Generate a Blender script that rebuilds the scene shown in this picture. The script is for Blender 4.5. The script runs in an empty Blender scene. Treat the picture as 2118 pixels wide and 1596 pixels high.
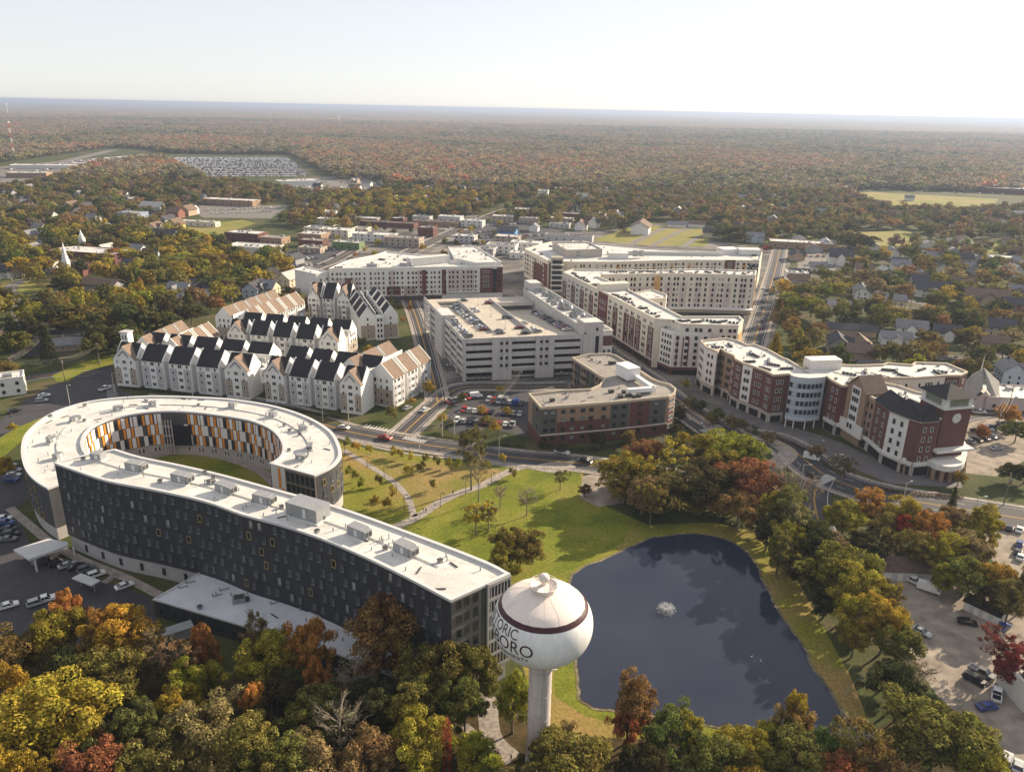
import bpy, math, random
import numpy as np
from mathutils import Vector, Matrix
from mathutils.geometry import tessellate_polygon
R=math.radians; PI=math.pi
scn=bpy.context.scene; COL=scn.collection
random.seed(7)
# ------------------------------------------------------------ camera
FPX=1612.0; CH=120.0; ROLL=R(1.14); PITCH=math.atan(574/FPX)
cf=Vector((0,math.cos(PITCH),-math.sin(PITCH)))
_r=Vector((1,0,0)); _u=Vector((0,math.sin(PITCH),math.cos(PITCH)))
cr=_r*math.cos(ROLL)+_u*math.sin(ROLL); cu=-_r*math.sin(ROLL)+_u*math.cos(ROLL)
CP=Vector((0,0,CH))
cam=bpy.data.cameras.new('camera'); co=bpy.data.objects.new('camera',cam); COL.objects.link(co)
cam.sensor_width=36; cam.lens=36*FPX/2118; cam.clip_start=1; cam.clip_end=90000
m=Matrix((cr,cu,-cf)).transposed().to_4x4(); m.translation=CP; co.matrix_world=m
scn.camera=co
# ------------------------------------------------------------ world, sun
SUN_EL=R(22.5); SUN_AZ=math.atan2(0.81,0.585)
w=bpy.data.worlds.new('World'); scn.world=w; w.use_nodes=True
nt=w.node_tree; bg=nt.nodes['Background']
sky=nt.nodes.new('ShaderNodeTexSky'); sky.sky_type='NISHITA'; sky.sun_disc=False
sky.sun_elevation=SUN_EL; sky.sun_rotation=SUN_AZ; sky.altitude=100; sky.air_density=.75; sky.dust_density=.5; sky.ozone_density=.9
hz=nt.nodes.new('ShaderNodeHueSaturation'); hz.inputs['Saturation'].default_value=.65; nt.links.new(sky.outputs[0],hz.inputs['Color'])
veil=nt.nodes.new('ShaderNodeMixRGB'); veil.inputs[0].default_value=.66; veil.inputs[2].default_value=(4.3,4.22,4.25,1); nt.links.new(hz.outputs[0],veil.inputs[1])   # thin high cloud
nt.links.new(veil.outputs[0],bg.inputs[0]); bg.inputs[1].default_value=0.09
sl=bpy.data.lights.new('sun','SUN'); sl.energy=5.0; sl.angle=R(0.5); sl.color=(1,0.83,0.61)
so=bpy.data.objects.new('sun',sl); COL.objects.link(so)
sd=Vector((math.sin(SUN_AZ)*math.cos(SUN_EL),math.cos(SUN_AZ)*math.cos(SUN_EL),math.sin(SUN_EL)))
so.rotation_euler=sd.to_track_quat('Z','Y').to_euler(); so.location=(300,200,300)
vs=scn.view_settings; vs.view_transform='Standard'; vs.look='None'; vs.gamma=1; vs.exposure=1.13
scn.cycles.use_denoising=True; scn.cycles.max_bounces=5; scn.cycles.diffuse_bounces=2; scn.cycles.glossy_bounces=2
scn.cycles.transmission_bounces=3; scn.cycles.volume_bounces=0; scn.cycles.transparent_max_bounces=6
scn.cycles.caustics_reflective=False; scn.cycles.caustics_refractive=False
# ------------------------------------------------------------ helpers
def ray(x,y): return cf+cr*((x-1059)/FPX)+cu*((798-y)/FPX)
def P(x,y,z=0.0):
    d=ray(x,y); return CP+d*((z-CH)/d.z)
def P2(x,y,z=0.0):
    p=P(x,y,z); return Vector((p.x,p.y))
def proj(p):
    v=Vector(p)-CP; k=v.dot(cf)
    return (1059+FPX*v.dot(cr)/k, 798-FPX*v.dot(cu)/k, k)
def ang(a,b):
    v=P(*b)-P(*a); return math.atan2(v.y,v.x)
MATS={}
def mat(name,col,rough=.8,var=.12,scale=.4,spec=.3,metal=0,stretch=None,objcol=False,bump=0,streak=0,emit=None):
    if name in MATS: return MATS[name]
    m=bpy.data.materials.new(name); m.use_nodes=True; nt=m.node_tree; N=nt.nodes; L=nt.links
    b=N['Principled BSDF']; b.inputs['Roughness'].default_value=rough; b.inputs['Metallic'].default_value=metal
    b.inputs['Specular IOR Level'].default_value=spec
    if objcol:
        src=N.new('ShaderNodeObjectInfo').outputs['Color']
    else:
        rgb=N.new('ShaderNodeRGB'); rgb.outputs[0].default_value=(*col,1); src=rgb.outputs[0]
    if var>0:
        g=N.new('ShaderNodeNewGeometry'); mp=N.new('ShaderNodeMapping'); L.new(g.outputs['Position'],mp.inputs[0])
        if stretch: mp.inputs['Scale'].default_value=stretch
        n=N.new('ShaderNodeTexNoise'); n.inputs['Scale'].default_value=scale; n.inputs['Detail'].default_value=6; n.inputs['Roughness'].default_value=.65
        L.new(mp.outputs[0],n.inputs['Vector'])
        mr=N.new('ShaderNodeMapRange'); mr.inputs[1].default_value=.3; mr.inputs[2].default_value=.7
        mr.inputs[3].default_value=1-var; mr.inputs[4].default_value=1+var; L.new(n.outputs[0],mr.inputs[0])
        mx=N.new('ShaderNodeVectorMath'); mx.operation='SCALE'; L.new(src,mx.inputs[0]); L.new(mr.outputs[0],mx.inputs['Scale']); src=mx.outputs[0]
        if streak:
            mp2=N.new('ShaderNodeMapping'); mp2.inputs['Scale'].default_value=(1,1,.06); L.new(g.outputs['Position'],mp2.inputs[0])
            n2=N.new('ShaderNodeTexNoise'); n2.inputs['Scale'].default_value=1.3; n2.inputs['Detail'].default_value=4; L.new(mp2.outputs[0],n2.inputs['Vector'])
            m2=N.new('ShaderNodeMapRange'); m2.inputs[1].default_value=.35; m2.inputs[2].default_value=.65; m2.inputs[3].default_value=1-streak; m2.inputs[4].default_value=1+streak*.5
            L.new(n2.outputs[0],m2.inputs[0]); x2=N.new('ShaderNodeVectorMath'); x2.operation='SCALE'; L.new(src,x2.inputs[0]); L.new(m2.outputs[0],x2.inputs['Scale']); src=x2.outputs[0]
        if bump:
            bp=N.new('ShaderNodeBump'); bp.inputs['Strength'].default_value=bump; bp.inputs['Distance'].default_value=.5; L.new(n.outputs[0],bp.inputs['Height']); L.new(bp.outputs[0],b.inputs['Normal'])
    L.new(src,b.inputs['Base Color'])
    MATS[name]=m; return m
class MB:
    def __init__(s): s.v=[]; s.f=[]; s.m=[]
    def face(s,pts,mi=0):
        i=len(s.v); s.v+= [tuple(p) for p in pts]; s.f.append(tuple(range(i,i+len(pts)))); s.m.append(mi)
    def poly(s,pts,z,mi=0,flip=False):
        pts=[Vector((p[0],p[1],0)) for p in pts]; i=len(s.v)
        s.v+=[(p.x,p.y,z) for p in pts]
        for t in tessellate_polygon([pts]):
            a,b,c=[pts[k] for k in t]
            if ((b-a).cross(c-a).z<0)!=flip: t=t[::-1]
            s.f.append(tuple(i+k for k in t)); s.m.append(mi)
    def walls(s,pts,z0,z1,mi=0,closed=True):
        n=len(pts)
        for k in range(n if closed else n-1):
            a=pts[k]; b=pts[(k+1)%n]
            s.face([(a[0],a[1],z0),(b[0],b[1],z0),(b[0],b[1],z1),(a[0],a[1],z1)],mi)
    def prism(s,pts,z0,z1,mi=0,top=None):
        pts=ccw(pts); s.walls(pts,z0,z1,mi); s.poly(pts,z1,mi if top is None else top); s.poly(pts,z0,mi,True)
    def box(s,c,sz,rz=0,mi=0,tilt=None):
        M_=Matrix.Rotation(rz,3,'Z')
        if tilt is not None: M_=M_@tilt
        hx,hy,hz=sz[0]/2,sz[1]/2,sz[2]/2; c=Vector(c); i=len(s.v)
        for x,y,z in ((-1,-1,-1),(1,-1,-1),(1,1,-1),(-1,1,-1),(-1,-1,1),(1,-1,1),(1,1,1),(-1,1,1)):
            s.v.append(tuple(c+M_@Vector((x*hx,y*hy,z*hz))))
        for q in ((0,3,2,1),(4,5,6,7),(0,1,5,4),(1,2,6,5),(2,3,7,6),(3,0,4,7)): s.f.append(tuple(i+k for k in q)); s.m.append(mi)
    def tube(s,pts,rs,n=7,mi=0,cap=True):
        pts=[Vector(p) for p in pts]; rings=[]
        for k,p in enumerate(pts):
            d=(pts[min(k+1,len(pts)-1)]-pts[max(k-1,0)])
            d=d.normalized() if d.length>1e-6 else Vector((0,0,1))
            a=d.orthogonal().normalized(); b=d.cross(a)
            if k and rings:
                a=(pa-d*pa.dot(d)).normalized(); b=d.cross(a)
            pa=a; i=len(s.v); rings.append(i); r=rs[k] if hasattr(rs,'__len__') else rs
            for j in range(n):
                t=2*PI*j/n; s.v.append(tuple(p+a*(math.cos(t)*r)+b*(math.sin(t)*r)))
        for k in range(len(rings)-1):
            for j in range(n):
                s.f.append((rings[k]+j,rings[k]+(j+1)%n,rings[k+1]+(j+1)%n,rings[k+1]+j)); s.m.append(mi)
        if cap: s.f.append(tuple(rings[-1]+j for j in range(n))); s.m.append(mi)
    def lathe(s,c,prof,n=48,mi=0,a0=0,a1=2*PI):
        full=abs(a1-a0-2*PI)<1e-6; cols=n if full else n+1; base=len(s.v)
        for j in range(cols):
            t=a0+(a1-a0)*j/n
            for r,z in prof: s.v.append((c[0]+math.cos(t)*r,c[1]+math.sin(t)*r,c[2]+z))
        m_=len(prof)
        for j in range(n):
            j2=(j+1)%cols
            for k in range(m_-1): s.f.append((base+j*m_+k,base+j2*m_+k,base+j2*m_+k+1,base+j*m_+k+1)); s.m.append(mi)
    def data(s,name,mats,smooth=False):
        me=bpy.data.meshes.new(name); me.from_pydata(s.v,[],s.f)
        for q in (mats if isinstance(mats,(list,tuple)) else [mats]): me.materials.append(q)
        if max(s.m,default=0): me.polygons.foreach_set('material_index',s.m)
        if smooth: me.polygons.foreach_set('use_smooth',[True]*len(me.polygons))
        me.update(); return me
    def build(s,name,mats,parent=None,smooth=False,org=None):
        if org is not None:
            ox,oy,oz=org; s.v=[(a-ox,b-oy,c-oz) for a,b,c in s.v]
        o=bpy.data.objects.new(name,s.data(name,mats,smooth)); COL.objects.link(o)
        if org is not None: o.location=org
        if parent is not None:
            o.parent=parent
            if org is None: o.matrix_parent_inverse=Matrix.Translation(-Vector(parent.location))
            else: o.location=Vector(org)-Vector(parent.location)
        return o
def area(p): return sum(p[i][0]*p[(i+1)%len(p)][1]-p[(i+1)%len(p)][0]*p[i][1] for i in range(len(p)))/2
def ccw(p): return list(p) if area(p)>0 else list(p)[::-1]
def inset(p,d):
    p=[Vector((q[0],q[1])) for q in p]; n=len(p); out=[]
    for i in range(n):
        a=(p[i]-p[i-1]).normalized(); b=(p[(i+1)%n]-p[i]).normalized()
        na=Vector((-a.y,a.x)); nb=Vector((-b.y,b.x)); k=na+nb
        if k.length<.2: k=na*1
        k=k/max(.35,k.dot(na)) ; out.append(p[i]+k*d)
    return out
REG=[]
def reg(o,label,cat,group=None,px=None):
    o['category']=cat; REG.append((o,label,px)); 
    if group: o['group']=group
    return o
def empty(name,loc,rz=0):
    e=bpy.data.objects.new(name,None); COL.objects.link(e); e.location=loc; e.rotation_euler=(0,0,rz); e.empty_display_size=.5; return e
def thing(name,label,cat,loc,rz=0,group=None):
    return reg(empty(name,loc,rz),label,cat,group)
def struct(mb,name,mats,kind='structure',smooth=False):
    o=mb.build(name,mats,smooth=smooth); o['kind']=kind; return o
def px2(pts,z=0): return [P2(x,y,z) for x,y in pts]
def resample(pts,step):
    pts=[Vector(p) for p in pts]; out=[pts[0]]; rem=step
    for a,b in zip(pts,pts[1:]):
        L=(b-a).length; d=rem
        while d<=L: out.append(a+(b-a)*(d/L)); d+=step
        rem=d-L
    return out
def smooth_line(pts,n=6):
    pts=[Vector(p) for p in pts]; out=[]; Q=[pts[0]*2-pts[1]]+pts+[pts[-1]*2-pts[-2]]
    for i in range(1,len(Q)-2):
        a,b,c,d=Q[i-1:i+3]
        for k in range(n):
            t=k/n; out.append(.5*((2*b)+(c-a)*t+(2*a-5*b+4*c-d)*t*t+(3*b-a-3*c+d)*t**3))
    out.append(pts[-1]); return out
FOOT=[]   # footprints no tree may stand on
# ------------------------------------------------------------ materials
white_roof=mat('white roof membrane',(.60,.585,.555),.75,.16,.10,.15)
def seams(m_,sx,sy,rot,dark):
    N=m_.node_tree.nodes; L=m_.node_tree.links; b=N['Principled BSDF']; src=b.inputs['Base Color'].links[0].from_socket
    g=N.new('ShaderNodeNewGeometry'); mp=N.new('ShaderNodeMapping'); mp.inputs['Rotation'].default_value=(0,0,rot); L.new(g.outputs['Position'],mp.inputs[0])
    br=N.new('ShaderNodeTexBrick'); br.inputs['Scale'].default_value=1; br.inputs['Brick Width'].default_value=sx; br.inputs['Row Height'].default_value=sy; br.inputs['Mortar Size'].default_value=.07; br.inputs['Color1'].default_value=(1,1,1,1); br.inputs['Color2'].default_value=(.93,.93,.92,1); br.inputs['Mortar'].default_value=(dark,dark,dark,1); L.new(mp.outputs[0],br.inputs['Vector'])
    n=N.new('ShaderNodeTexNoise'); n.inputs['Scale'].default_value=.35; n.inputs['Detail'].default_value=9; n.inputs['Roughness'].default_value=.7; L.new(g.outputs['Position'],n.inputs['Vector'])
    mr=N.new('ShaderNodeMapRange'); mr.inputs[1].default_value=.56; mr.inputs[2].default_value=.70; mr.inputs[3].default_value=1; mr.inputs[4].default_value=.72; L.new(n.outputs[0],mr.inputs[0])
    m1=N.new('ShaderNodeVectorMath'); m1.operation='MULTIPLY'; L.new(src,m1.inputs[0]); L.new(br.outputs['Color'],m1.inputs[1]); m2=N.new('ShaderNodeVectorMath'); m2.operation='SCALE'; L.new(m1.outputs[0],m2.inputs[0]); L.new(mr.outputs[0],m2.inputs['Scale']); L.new(m2.outputs[0],b.inputs['Base Color'])
seams(white_roof,22,3.2,.3,.72)
grey_roof=mat('grey gravel roof',(.27,.245,.22),.9,.15,.2); seams(grey_roof,18,5,.3,.85)
asphalt=mat('asphalt',(.052,.050,.055),.85,.22,.12)
asphalt_old=mat('worn asphalt',(.16,.145,.13),.9,.22,.15)
concrete=mat('concrete',(.42,.39,.36),.85,.15,.2)
deckc=mat('parking deck concrete',(.46,.41,.34),.85,.12,.12); seams(deckc,18,6,1.36,.75)
garagec=mat('precast concrete',(.48,.46,.44),.8,.08,.3,streak=.08)
cream=mat('cream stucco',(.60,.555,.475),.85,.06,.3,streak=.06)
ivory=mat('ivory stucco',(.66,.64,.60),.85,.06,.3,streak=.06)
lilac=mat('pale mauve stucco',(.50,.42,.40),.85,.06,.3,streak=.06)
taupe=mat('taupe siding',(.36,.30,.25),.85,.08,.3)
ochre=mat('ochre panel',(.50,.30,.12),.8,.08,.3)
brick=mat('red brick',(.125,.056,.046),.9,.22,1.5)
brickd=mat('dark red brick',(.13,.045,.042),.9,.2,1.5)
brown_stucco=mat('tan stucco',(.28,.19,.13),.85,.08,.3)
stone=mat('pale stone base',(.42,.38,.34),.85,.12,.6)
darkpanel=mat('charcoal metal cladding',(.036,.037,.041),.55,.18,.5,.4,streak=.25)
sageg=mat('grey green panel',(.095,.093,.082),.8,.08,.4)
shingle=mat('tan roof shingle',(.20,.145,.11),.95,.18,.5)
slate_shade=mat('dark slate roof',(.022,.021,.026),.85,.2,.4)  # on apartment rows: shaded shingle slopes, their shade put into this colour
siding_w=mat('white vinyl siding',(.74,.73,.70),.7,.05,.4)
siding_t=mat('tan vinyl siding',(.34,.285,.23),.7,.06,.4)
siding_g=mat('grey vinyl siding',(.44,.43,.44),.7,.06,.4)
glass=mat('window glass',(.018,.022,.03),.12,.3,.5,.6)
glassb=mat('window with blind',(.25,.26,.25),.4,.3,.7,.4)
frame_w=mat('white window frame',(.72,.72,.70),.5,0)
frame_d=mat('dark metal frame',(.045,.045,.05),.5,0)
metal_g=mat('grey sheet metal',(.30,.31,.32),.5,.15,1.0,.5,.3)
metal_d=mat('dark equipment',(.06,.06,.06),.6,.2,1)
white_p=mat('white paint',(.75,.74,.72),.5,.05,.5)
wood=mat('weathered pole wood',(.16,.12,.09),.9,.2,1)
steel=mat('galvanised steel',(.35,.36,.37),.45,.1,1,.5,.5)
orange_p=mat('orange panel',(.70,.26,.02),.6,.06,.5)
pw=mat('white panel',(.66,.65,.64),.6,.05,.5)
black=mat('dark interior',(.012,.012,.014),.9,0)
paint_w=mat('white road paint',(.55,.55,.53),.8,.25,1.5)
paint_y=mat('yellow road paint',(.50,.30,.05),.8,.25,1.5)
bark=mat('tree bark',(.14,.115,.09),.95,.25,1)
barkp=mat('pale bare branches',(.20,.165,.125),.95,.2,1)
def groundmat(name,cols,scale,rough=.95,scale2=1.2):
    m=bpy.data.materials.new(name); m.use_nodes=True; N=m.node_tree.nodes; L=m.node_tree.links; b=N['Principled BSDF']
    b.inputs['Roughness'].default_value=rough; b.inputs['Specular IOR Level'].default_value=.1
    g=N.new('ShaderNodeNewGeometry'); n=N.new('ShaderNodeTexNoise'); n.inputs['Scale'].default_value=scale; n.inputs['Detail'].default_value=8; n.inputs['Roughness'].default_value=.62
    L.new(g.outputs['Position'],n.inputs['Vector']); r=N.new('ShaderNodeValToRGB'); L.new(n.outputs[0],r.inputs[0])
    e=r.color_ramp.elements
    while len(e)<len(cols): e.new(.5)
    for i,(p_,c) in enumerate(cols): e[i].position=p_; e[i].color=(*c,1)
    n2=N.new('ShaderNodeTexNoise'); n2.inputs['Scale'].default_value=scale2; n2.inputs['Detail'].default_value=4; L.new(g.outputs['Position'],n2.inputs['Vector'])
    mr=N.new('ShaderNodeMapRange'); mr.inputs[1].default_value=.3; mr.inputs[2].default_value=.7; mr.inputs[3].default_value=.72; mr.inputs[4].default_value=1.28; L.new(n2.outputs[0],mr.inputs[0])
    s=N.new('ShaderNodeVectorMath'); s.operation='SCALE'; L.new(r.outputs[0],s.inputs[0]); L.new(mr.outputs[0],s.inputs['Scale']); L.new(s.outputs[0],b.inputs['Base Color'])
    return m
g_base=groundmat('rough ground',[(.35,(.035,.045,.015)),(.5,(.06,.07,.022)),(.62,(.10,.085,.045))],.03)
g_lawn=groundmat('park lawn',[(.38,(.10,.12,.018)),(.5,(.17,.17,.025)),(.6,(.25,.18,.06)),(.7,(.30,.19,.075))],.022)
g_green=groundmat('green lawn',[(.35,(.085,.11,.013)),(.5,(.15,.165,.02)),(.68,(.22,.19,.045))],.05)
g_field=groundmat('dry field grass',[(.35,(.16,.17,.04)),(.5,(.22,.20,.06)),(.66,(.27,.20,.09))],.02)
g_dirt=groundmat('gravel lot',[(.35,(.22,.19,.15)),(.5,(.27,.23,.19)),(.66,(.31,.27,.22))],.05,.95,.25)
g_path=groundmat('concrete path',[(.35,(.24,.21,.19)),(.5,(.29,.255,.225)),(.66,(.34,.30,.265))],.3)
g_mud=groundmat('muddy bank',[(.35,(.10,.085,.05)),(.5,(.16,.13,.08)),(.66,(.24,.20,.13))],.3)
def leafmat(name,mode):
    m=bpy.data.materials.new(name); m.use_nodes=True; N=m.node_tree.nodes; L=m.node_tree.links; N.remove(N['Principled BSDF'])
    out=N['Material Output']; d=N.new('ShaderNodeBsdfDiffuse'); t=N.new('ShaderNodeBsdfTranslucent'); mx=N.new('ShaderNodeMixShader'); mx.inputs[0].default_value=.38
    if mode=='obj': src=N.new('ShaderNodeObjectInfo').outputs['Color']
    else:
        a=N.new('ShaderNodeAttribute'); a.attribute_type='INSTANCER'; a.attribute_name='tcol'; src=a.outputs['Color']
    g=N.new('ShaderNodeNewGeometry'); n=N.new('ShaderNodeTexNoise'); n.inputs['Scale'].default_value=.22 if mode=='obj' else .12; n.inputs['Detail'].default_value=3
    L.new(g.outputs['Position'],n.inputs['Vector'])
    hs=N.new('ShaderNodeHueSaturation'); n9=N.new('ShaderNodeTexNoise'); n9.inputs['Scale'].default_value=.55 if mode=='obj' else .3; n9.inputs['Detail'].default_value=2; L.new(g.outputs['Position'],n9.inputs['Vector'])
    m9=N.new('ShaderNodeMapRange'); m9.inputs[1].default_value=.32; m9.inputs[2].default_value=.68; m9.inputs[3].default_value=.62; m9.inputs[4].default_value=1.5; L.new(n9.outputs[0],m9.inputs[0]); s9=N.new('ShaderNodeVectorMath'); s9.operation='SCALE'; L.new(src,s9.inputs[0]); L.new(m9.outputs[0],s9.inputs['Scale']); L.new(s9.outputs[0],hs.inputs['Color'])
    a1=N.new('ShaderNodeMapRange'); a1.inputs[1].default_value=.3; a1.inputs[2].default_value=.7; a1.inputs[3].default_value=.486; a1.inputs[4].default_value=.520; L.new(n.outputs[0],a1.inputs[0]); L.new(a1.outputs[0],hs.inputs['Hue'])
    a2=N.new('ShaderNodeMapRange'); a2.inputs[3].default_value=.55; a2.inputs[4].default_value=1.5; L.new(g.outputs['Random Per Island'],a2.inputs[0]); L.new(a2.outputs[0],hs.inputs['Value'])
    L.new(hs.outputs[0],d.inputs[0]); L.new(hs.outputs[0],t.inputs[0]); L.new(d.outputs[0],mx.inputs[1]); L.new(t.outputs[0],mx.inputs[2]); L.new(mx.outputs[0],out.inputs[0])
    return m
leaf_o=leafmat('leaves','obj'); leaf_i=leafmat('distant leaves','inst')
carpaint=mat('car paint',(.5,.5,.5),.3,0,spec=.5,objcol=True)
housewall=mat('house siding',(.5,.5,.5),.75,.08,.4,objcol=True)
houseroof=mat('house roof',(.5,.5,.5),.9,.2,.6,objcol=True)
rubber=mat('tyre rubber',(.02,.02,.02),.9,0)
# ------------------------------------------------------------ building kit
WCACHE={}
def winmesh(kind,w,h):
    k=(kind,round(w,2),round(h,2))
    if k in WCACHE: return WCACHE[k]
    mb=MB(); fr=.10 if w<2.2 else .14
    if kind in('dsill','dbsill'): mats=[frame_d,mat('sky lit glass',(.075,.085,.105),.2,.3,.7,.6) if kind=='dsill' else glassb,mat('pale sill',(.20,.20,.20),.6,0)]; mb.box((0,.03,0),(w,.06,h)); mb.box((0,.05,0),(w*.72,.08,h*.86),mi=1); mb.box((0,.12,-h/2-.05),(w*.9,.24,.12),mi=2); mb.box((-w*.42,.08,0),(.06,.12,h),mi=2)
    elif kind=='slot': mats=[black,black]; mb.box((0,.03,0),(w,.06,h),mi=0)
    else:
        fm,gm={'white':(frame_w,glass),'dark':(frame_d,glass),'blind':(frame_w,glassb),'dblind':(frame_d,glassb),'lit':(mat('ochre window trim',(.42,.30,.10),.7,0),glass),'stone':(mat('stone window trim',(.45,.41,.36),.8,0),glass)}[kind]; mats=[fm,gm]
        mb.box((0,.05,h/2-fr/2),(w,.10,fr)); mb.box((0,.07,-h/2+fr/2),(w+.1,.14,fr))
        for s in (-1,1): mb.box((s*(w/2-fr/2),.05,0),(fr,.10,h-2*fr))
        if w>1.3: mb.box((0,.05,0),(fr*.8,.09,h-2*fr))
        mb.box((0,.02,0),(w-2*fr,.04,h-2*fr),mi=1)
    me=mb.data('window',mats); WCACHE[k]=me; return me
class Bld:
    def __init__(s,name,label,cat,c,group=None):
        s.root=thing(name,label,cat,(c[0],c[1],0),0,group); s.W={}; s.n=0
    def part(s,mb,name,mats,label=None,smooth=False):
        o=mb.build(name,mats,s.root,smooth=smooth)
        if label: o['label']=label
        return o
    def item(s,name,me,pos,n,extra=None):
        n=Vector((n[0],n[1],0)).normalized(); t=n.cross(Vector((0,0,1)))
        M_=Matrix((t,n,Vector((0,0,1)))).transposed().to_4x4(); M_.translation=pos
        s.W.setdefault(name,[]).append((me,M_))
    def finish(s):
        inv=Matrix.Translation(-Vector(s.root.location))
        for name,L in s.W.items():
            def key(q):
                me,M_=q; p=M_.translation; x,y,k=proj(p)
                n=M_.col[1].xyz; f=n.dot((CP-p).normalized())
                return -(max(f,0)/(k*k) if k>0 and -50<x<2170 and -50<y<1650 else 0)
            L.sort(key=key)
            for me,M_ in L[:100]:
                o=bpy.data.objects.new(name,me); COL.objects.link(o); o.parent=s.root; o.matrix_local=inv@M_
            rest=L[100:]
            if rest:
                V=[];F=[];MI=[];mats=[]
                for me,M_ in rest:
                    i=len(V); V+=[tuple((inv@M_)@v.co) for v in me.vertices]
                    mm=[]
                    for q in me.materials:
                        if q not in mats: mats.append(q)
                        mm.append(mats.index(q))
                    for p in me.polygons: F.append(tuple(i+k for k in p.vertices)); MI.append(mm[p.material_index])
                me=bpy.data.meshes.new(name); me.from_pydata(V,[],F)
                for q in mats: me.materials.append(q)
                me.polygons.foreach_set('material_index',MI)
                o=bpy.data.objects.new(name,me); COL.objects.link(o); o.parent=s.root; o['kind']='stuff'
def cface(a,b):
    a=Vector((a[0],a[1]));b=Vector((b[0],b[1])); t=b-a; n=Vector((-t.y,t.x)).normalized(); mid=(a+b)/2
    if n.dot(-mid)<0: n=-n
    return a,b,t.normalized(),n,t.length
def windows(bl,a,b,us,zs,w,h,kind='white',off=0,alt=None,name='window'):
    a,b,t,n,L=cface(a,b)
    for u in us:
        for z in zs:
            k=kind
            if alt and random.random()<.22: k=alt
            p=a+t*(u*L)+n*off; bl.item(name,winmesh(k,w,h),Vector((p.x,p.y,z)),n)
def bay(bl,a,b,u0,u1,z0,z1,m_,d=.15,name='facade_panel',label=None):
    a,b,t,n,L=cface(a,b); mb=MB()
    p=a+t*(u0*L); q=a+t*(u1*L)
    mb.prism([p-n*.02,q-n*.02,q+n*d,p+n*d],z0,z1); return bl.part(mb,name,m_,label)
def shell(bl,poly,h,wall,roof=white_roof,par=.9,z0=0,pm=None,rw=.4,rname='roof',parname='parapet',wname='wall'):
    poly=ccw(poly); FOOT.append(poly)
    mb=MB(); mb.walls(poly,z0,h-par-.01)
    if z0>1: mb.poly(poly,z0,0,True)
    bl.part(mb,wname,wall)
    ins=inset(poly,rw); out=inset(poly,-.12); mb=MB(); mb.poly(ins,h-par+.02); bl.roof=bl.part(mb,rname,roof)
    mb=MB(); n=len(poly); mb.walls(out,h-par-.05,h); 
    for i in range(n):
        j=(i+1)%n
        mb.face([(out[i].x,out[i].y,h),(out[j].x,out[j].y,h),(ins[j].x,ins[j].y,h),(ins[i].x,ins[i].y,h)])
        mb.face([(ins[j].x,ins[j].y,h-par),(ins[i].x,ins[i].y,h-par),(ins[i].x,ins[i].y,h),(ins[j].x,ins[j].y,h)])
        mb.face([(out[j].x,out[j].y,h-par-.05),(out[i].x,out[i].y,h-par-.05),(poly[i][0],poly[i][1],h-par-.05),(poly[j][0],poly[j][1],h-par-.05)])
    bl.part(mb,parname,pm or wall)
    rg=random.Random(int(abs(poly[0][0]*7+poly[0][1]))); xs=[q[0] for q in poly]; ys=[q[1] for q in poly]; A_=abs(area(poly)); L_=[(q[0],q[1]) for q in ins]
    if 'vp' not in WCACHE:
        m1=MB(); m1.tube([(0,0,0),(0,0,.9)],.16,7); m2=MB(); m2.box((0,0,.35),(.9,.9,.7)); m2.box((0,0,.75),(1.1,1.1,.1),0,1); m3=MB(); m3.box((0,0,.12),(2.6,.25,.22)); WCACHE['vp']=[m1.data('roof_vent',metal_g),m2.data('roof_vent',[metal_g,metal_d]),m3.data('roof_vent',metal_d)]
    k=0
    for _ in range(4000):
        if k>=min(60,A_/45): break
        x,y=rg.uniform(min(xs),max(xs)),rg.uniform(min(ys),max(ys))
        if pinp(x,y,L_): k+=1; bl.item('roof_vent',WCACHE['vp'][rg.choice((0,0,1,2))],Vector((x,y,h-par+.02)),(math.cos(x),math.sin(x)))
    return poly
def pinp(x,y,poly):
    c=False; j=len(poly)-1
    for i in range(len(poly)):
        xi,yi=poly[i]; xj,yj=poly[j]
        if (yi>y)!=(yj>y) and x<(xj-xi)*(y-yi)/(yj-yi)+xi: c=not c
        j=i
    return c
def units_on(bl,pts,z,size=(1.2,1.2,.9),name='roof_unit',spread=1.2,n=3):
    "small condenser clusters standing on a roof"
    mb=MB(); mb.box((0,0,size[2]/2),size); mb.box((0,0,size[2]+.06),(size[0]*.7,size[1]*.7,.1),mi=1); mb.box((0,0,.05),(size[0]+.3,size[1]+.3,.1),mi=1)
    me=mb.data(name,[metal_d,metal_g])
    for p in pts:
        a=random.uniform(0,3)
        for k in range(n):
            o=bpy.data.objects.new(name,me); COL.objects.link(o); o.parent=getattr(bl,'roof',None) or bl.root
            o.location=Vector((p.x+math.cos(a)*(k-(n-1)/2)*spread*1.5,p.y+math.sin(a)*(k-(n-1)/2)*spread*1.5,z))-(Vector((0,0,0)) if getattr(bl,'roof',None) else Vector(bl.root.location)); o.rotation_euler=(0,0,a)
def lin(n,a=0,b=1):
    return [a+(b-a)*(i+.5)/n for i in range(n)]

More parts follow.
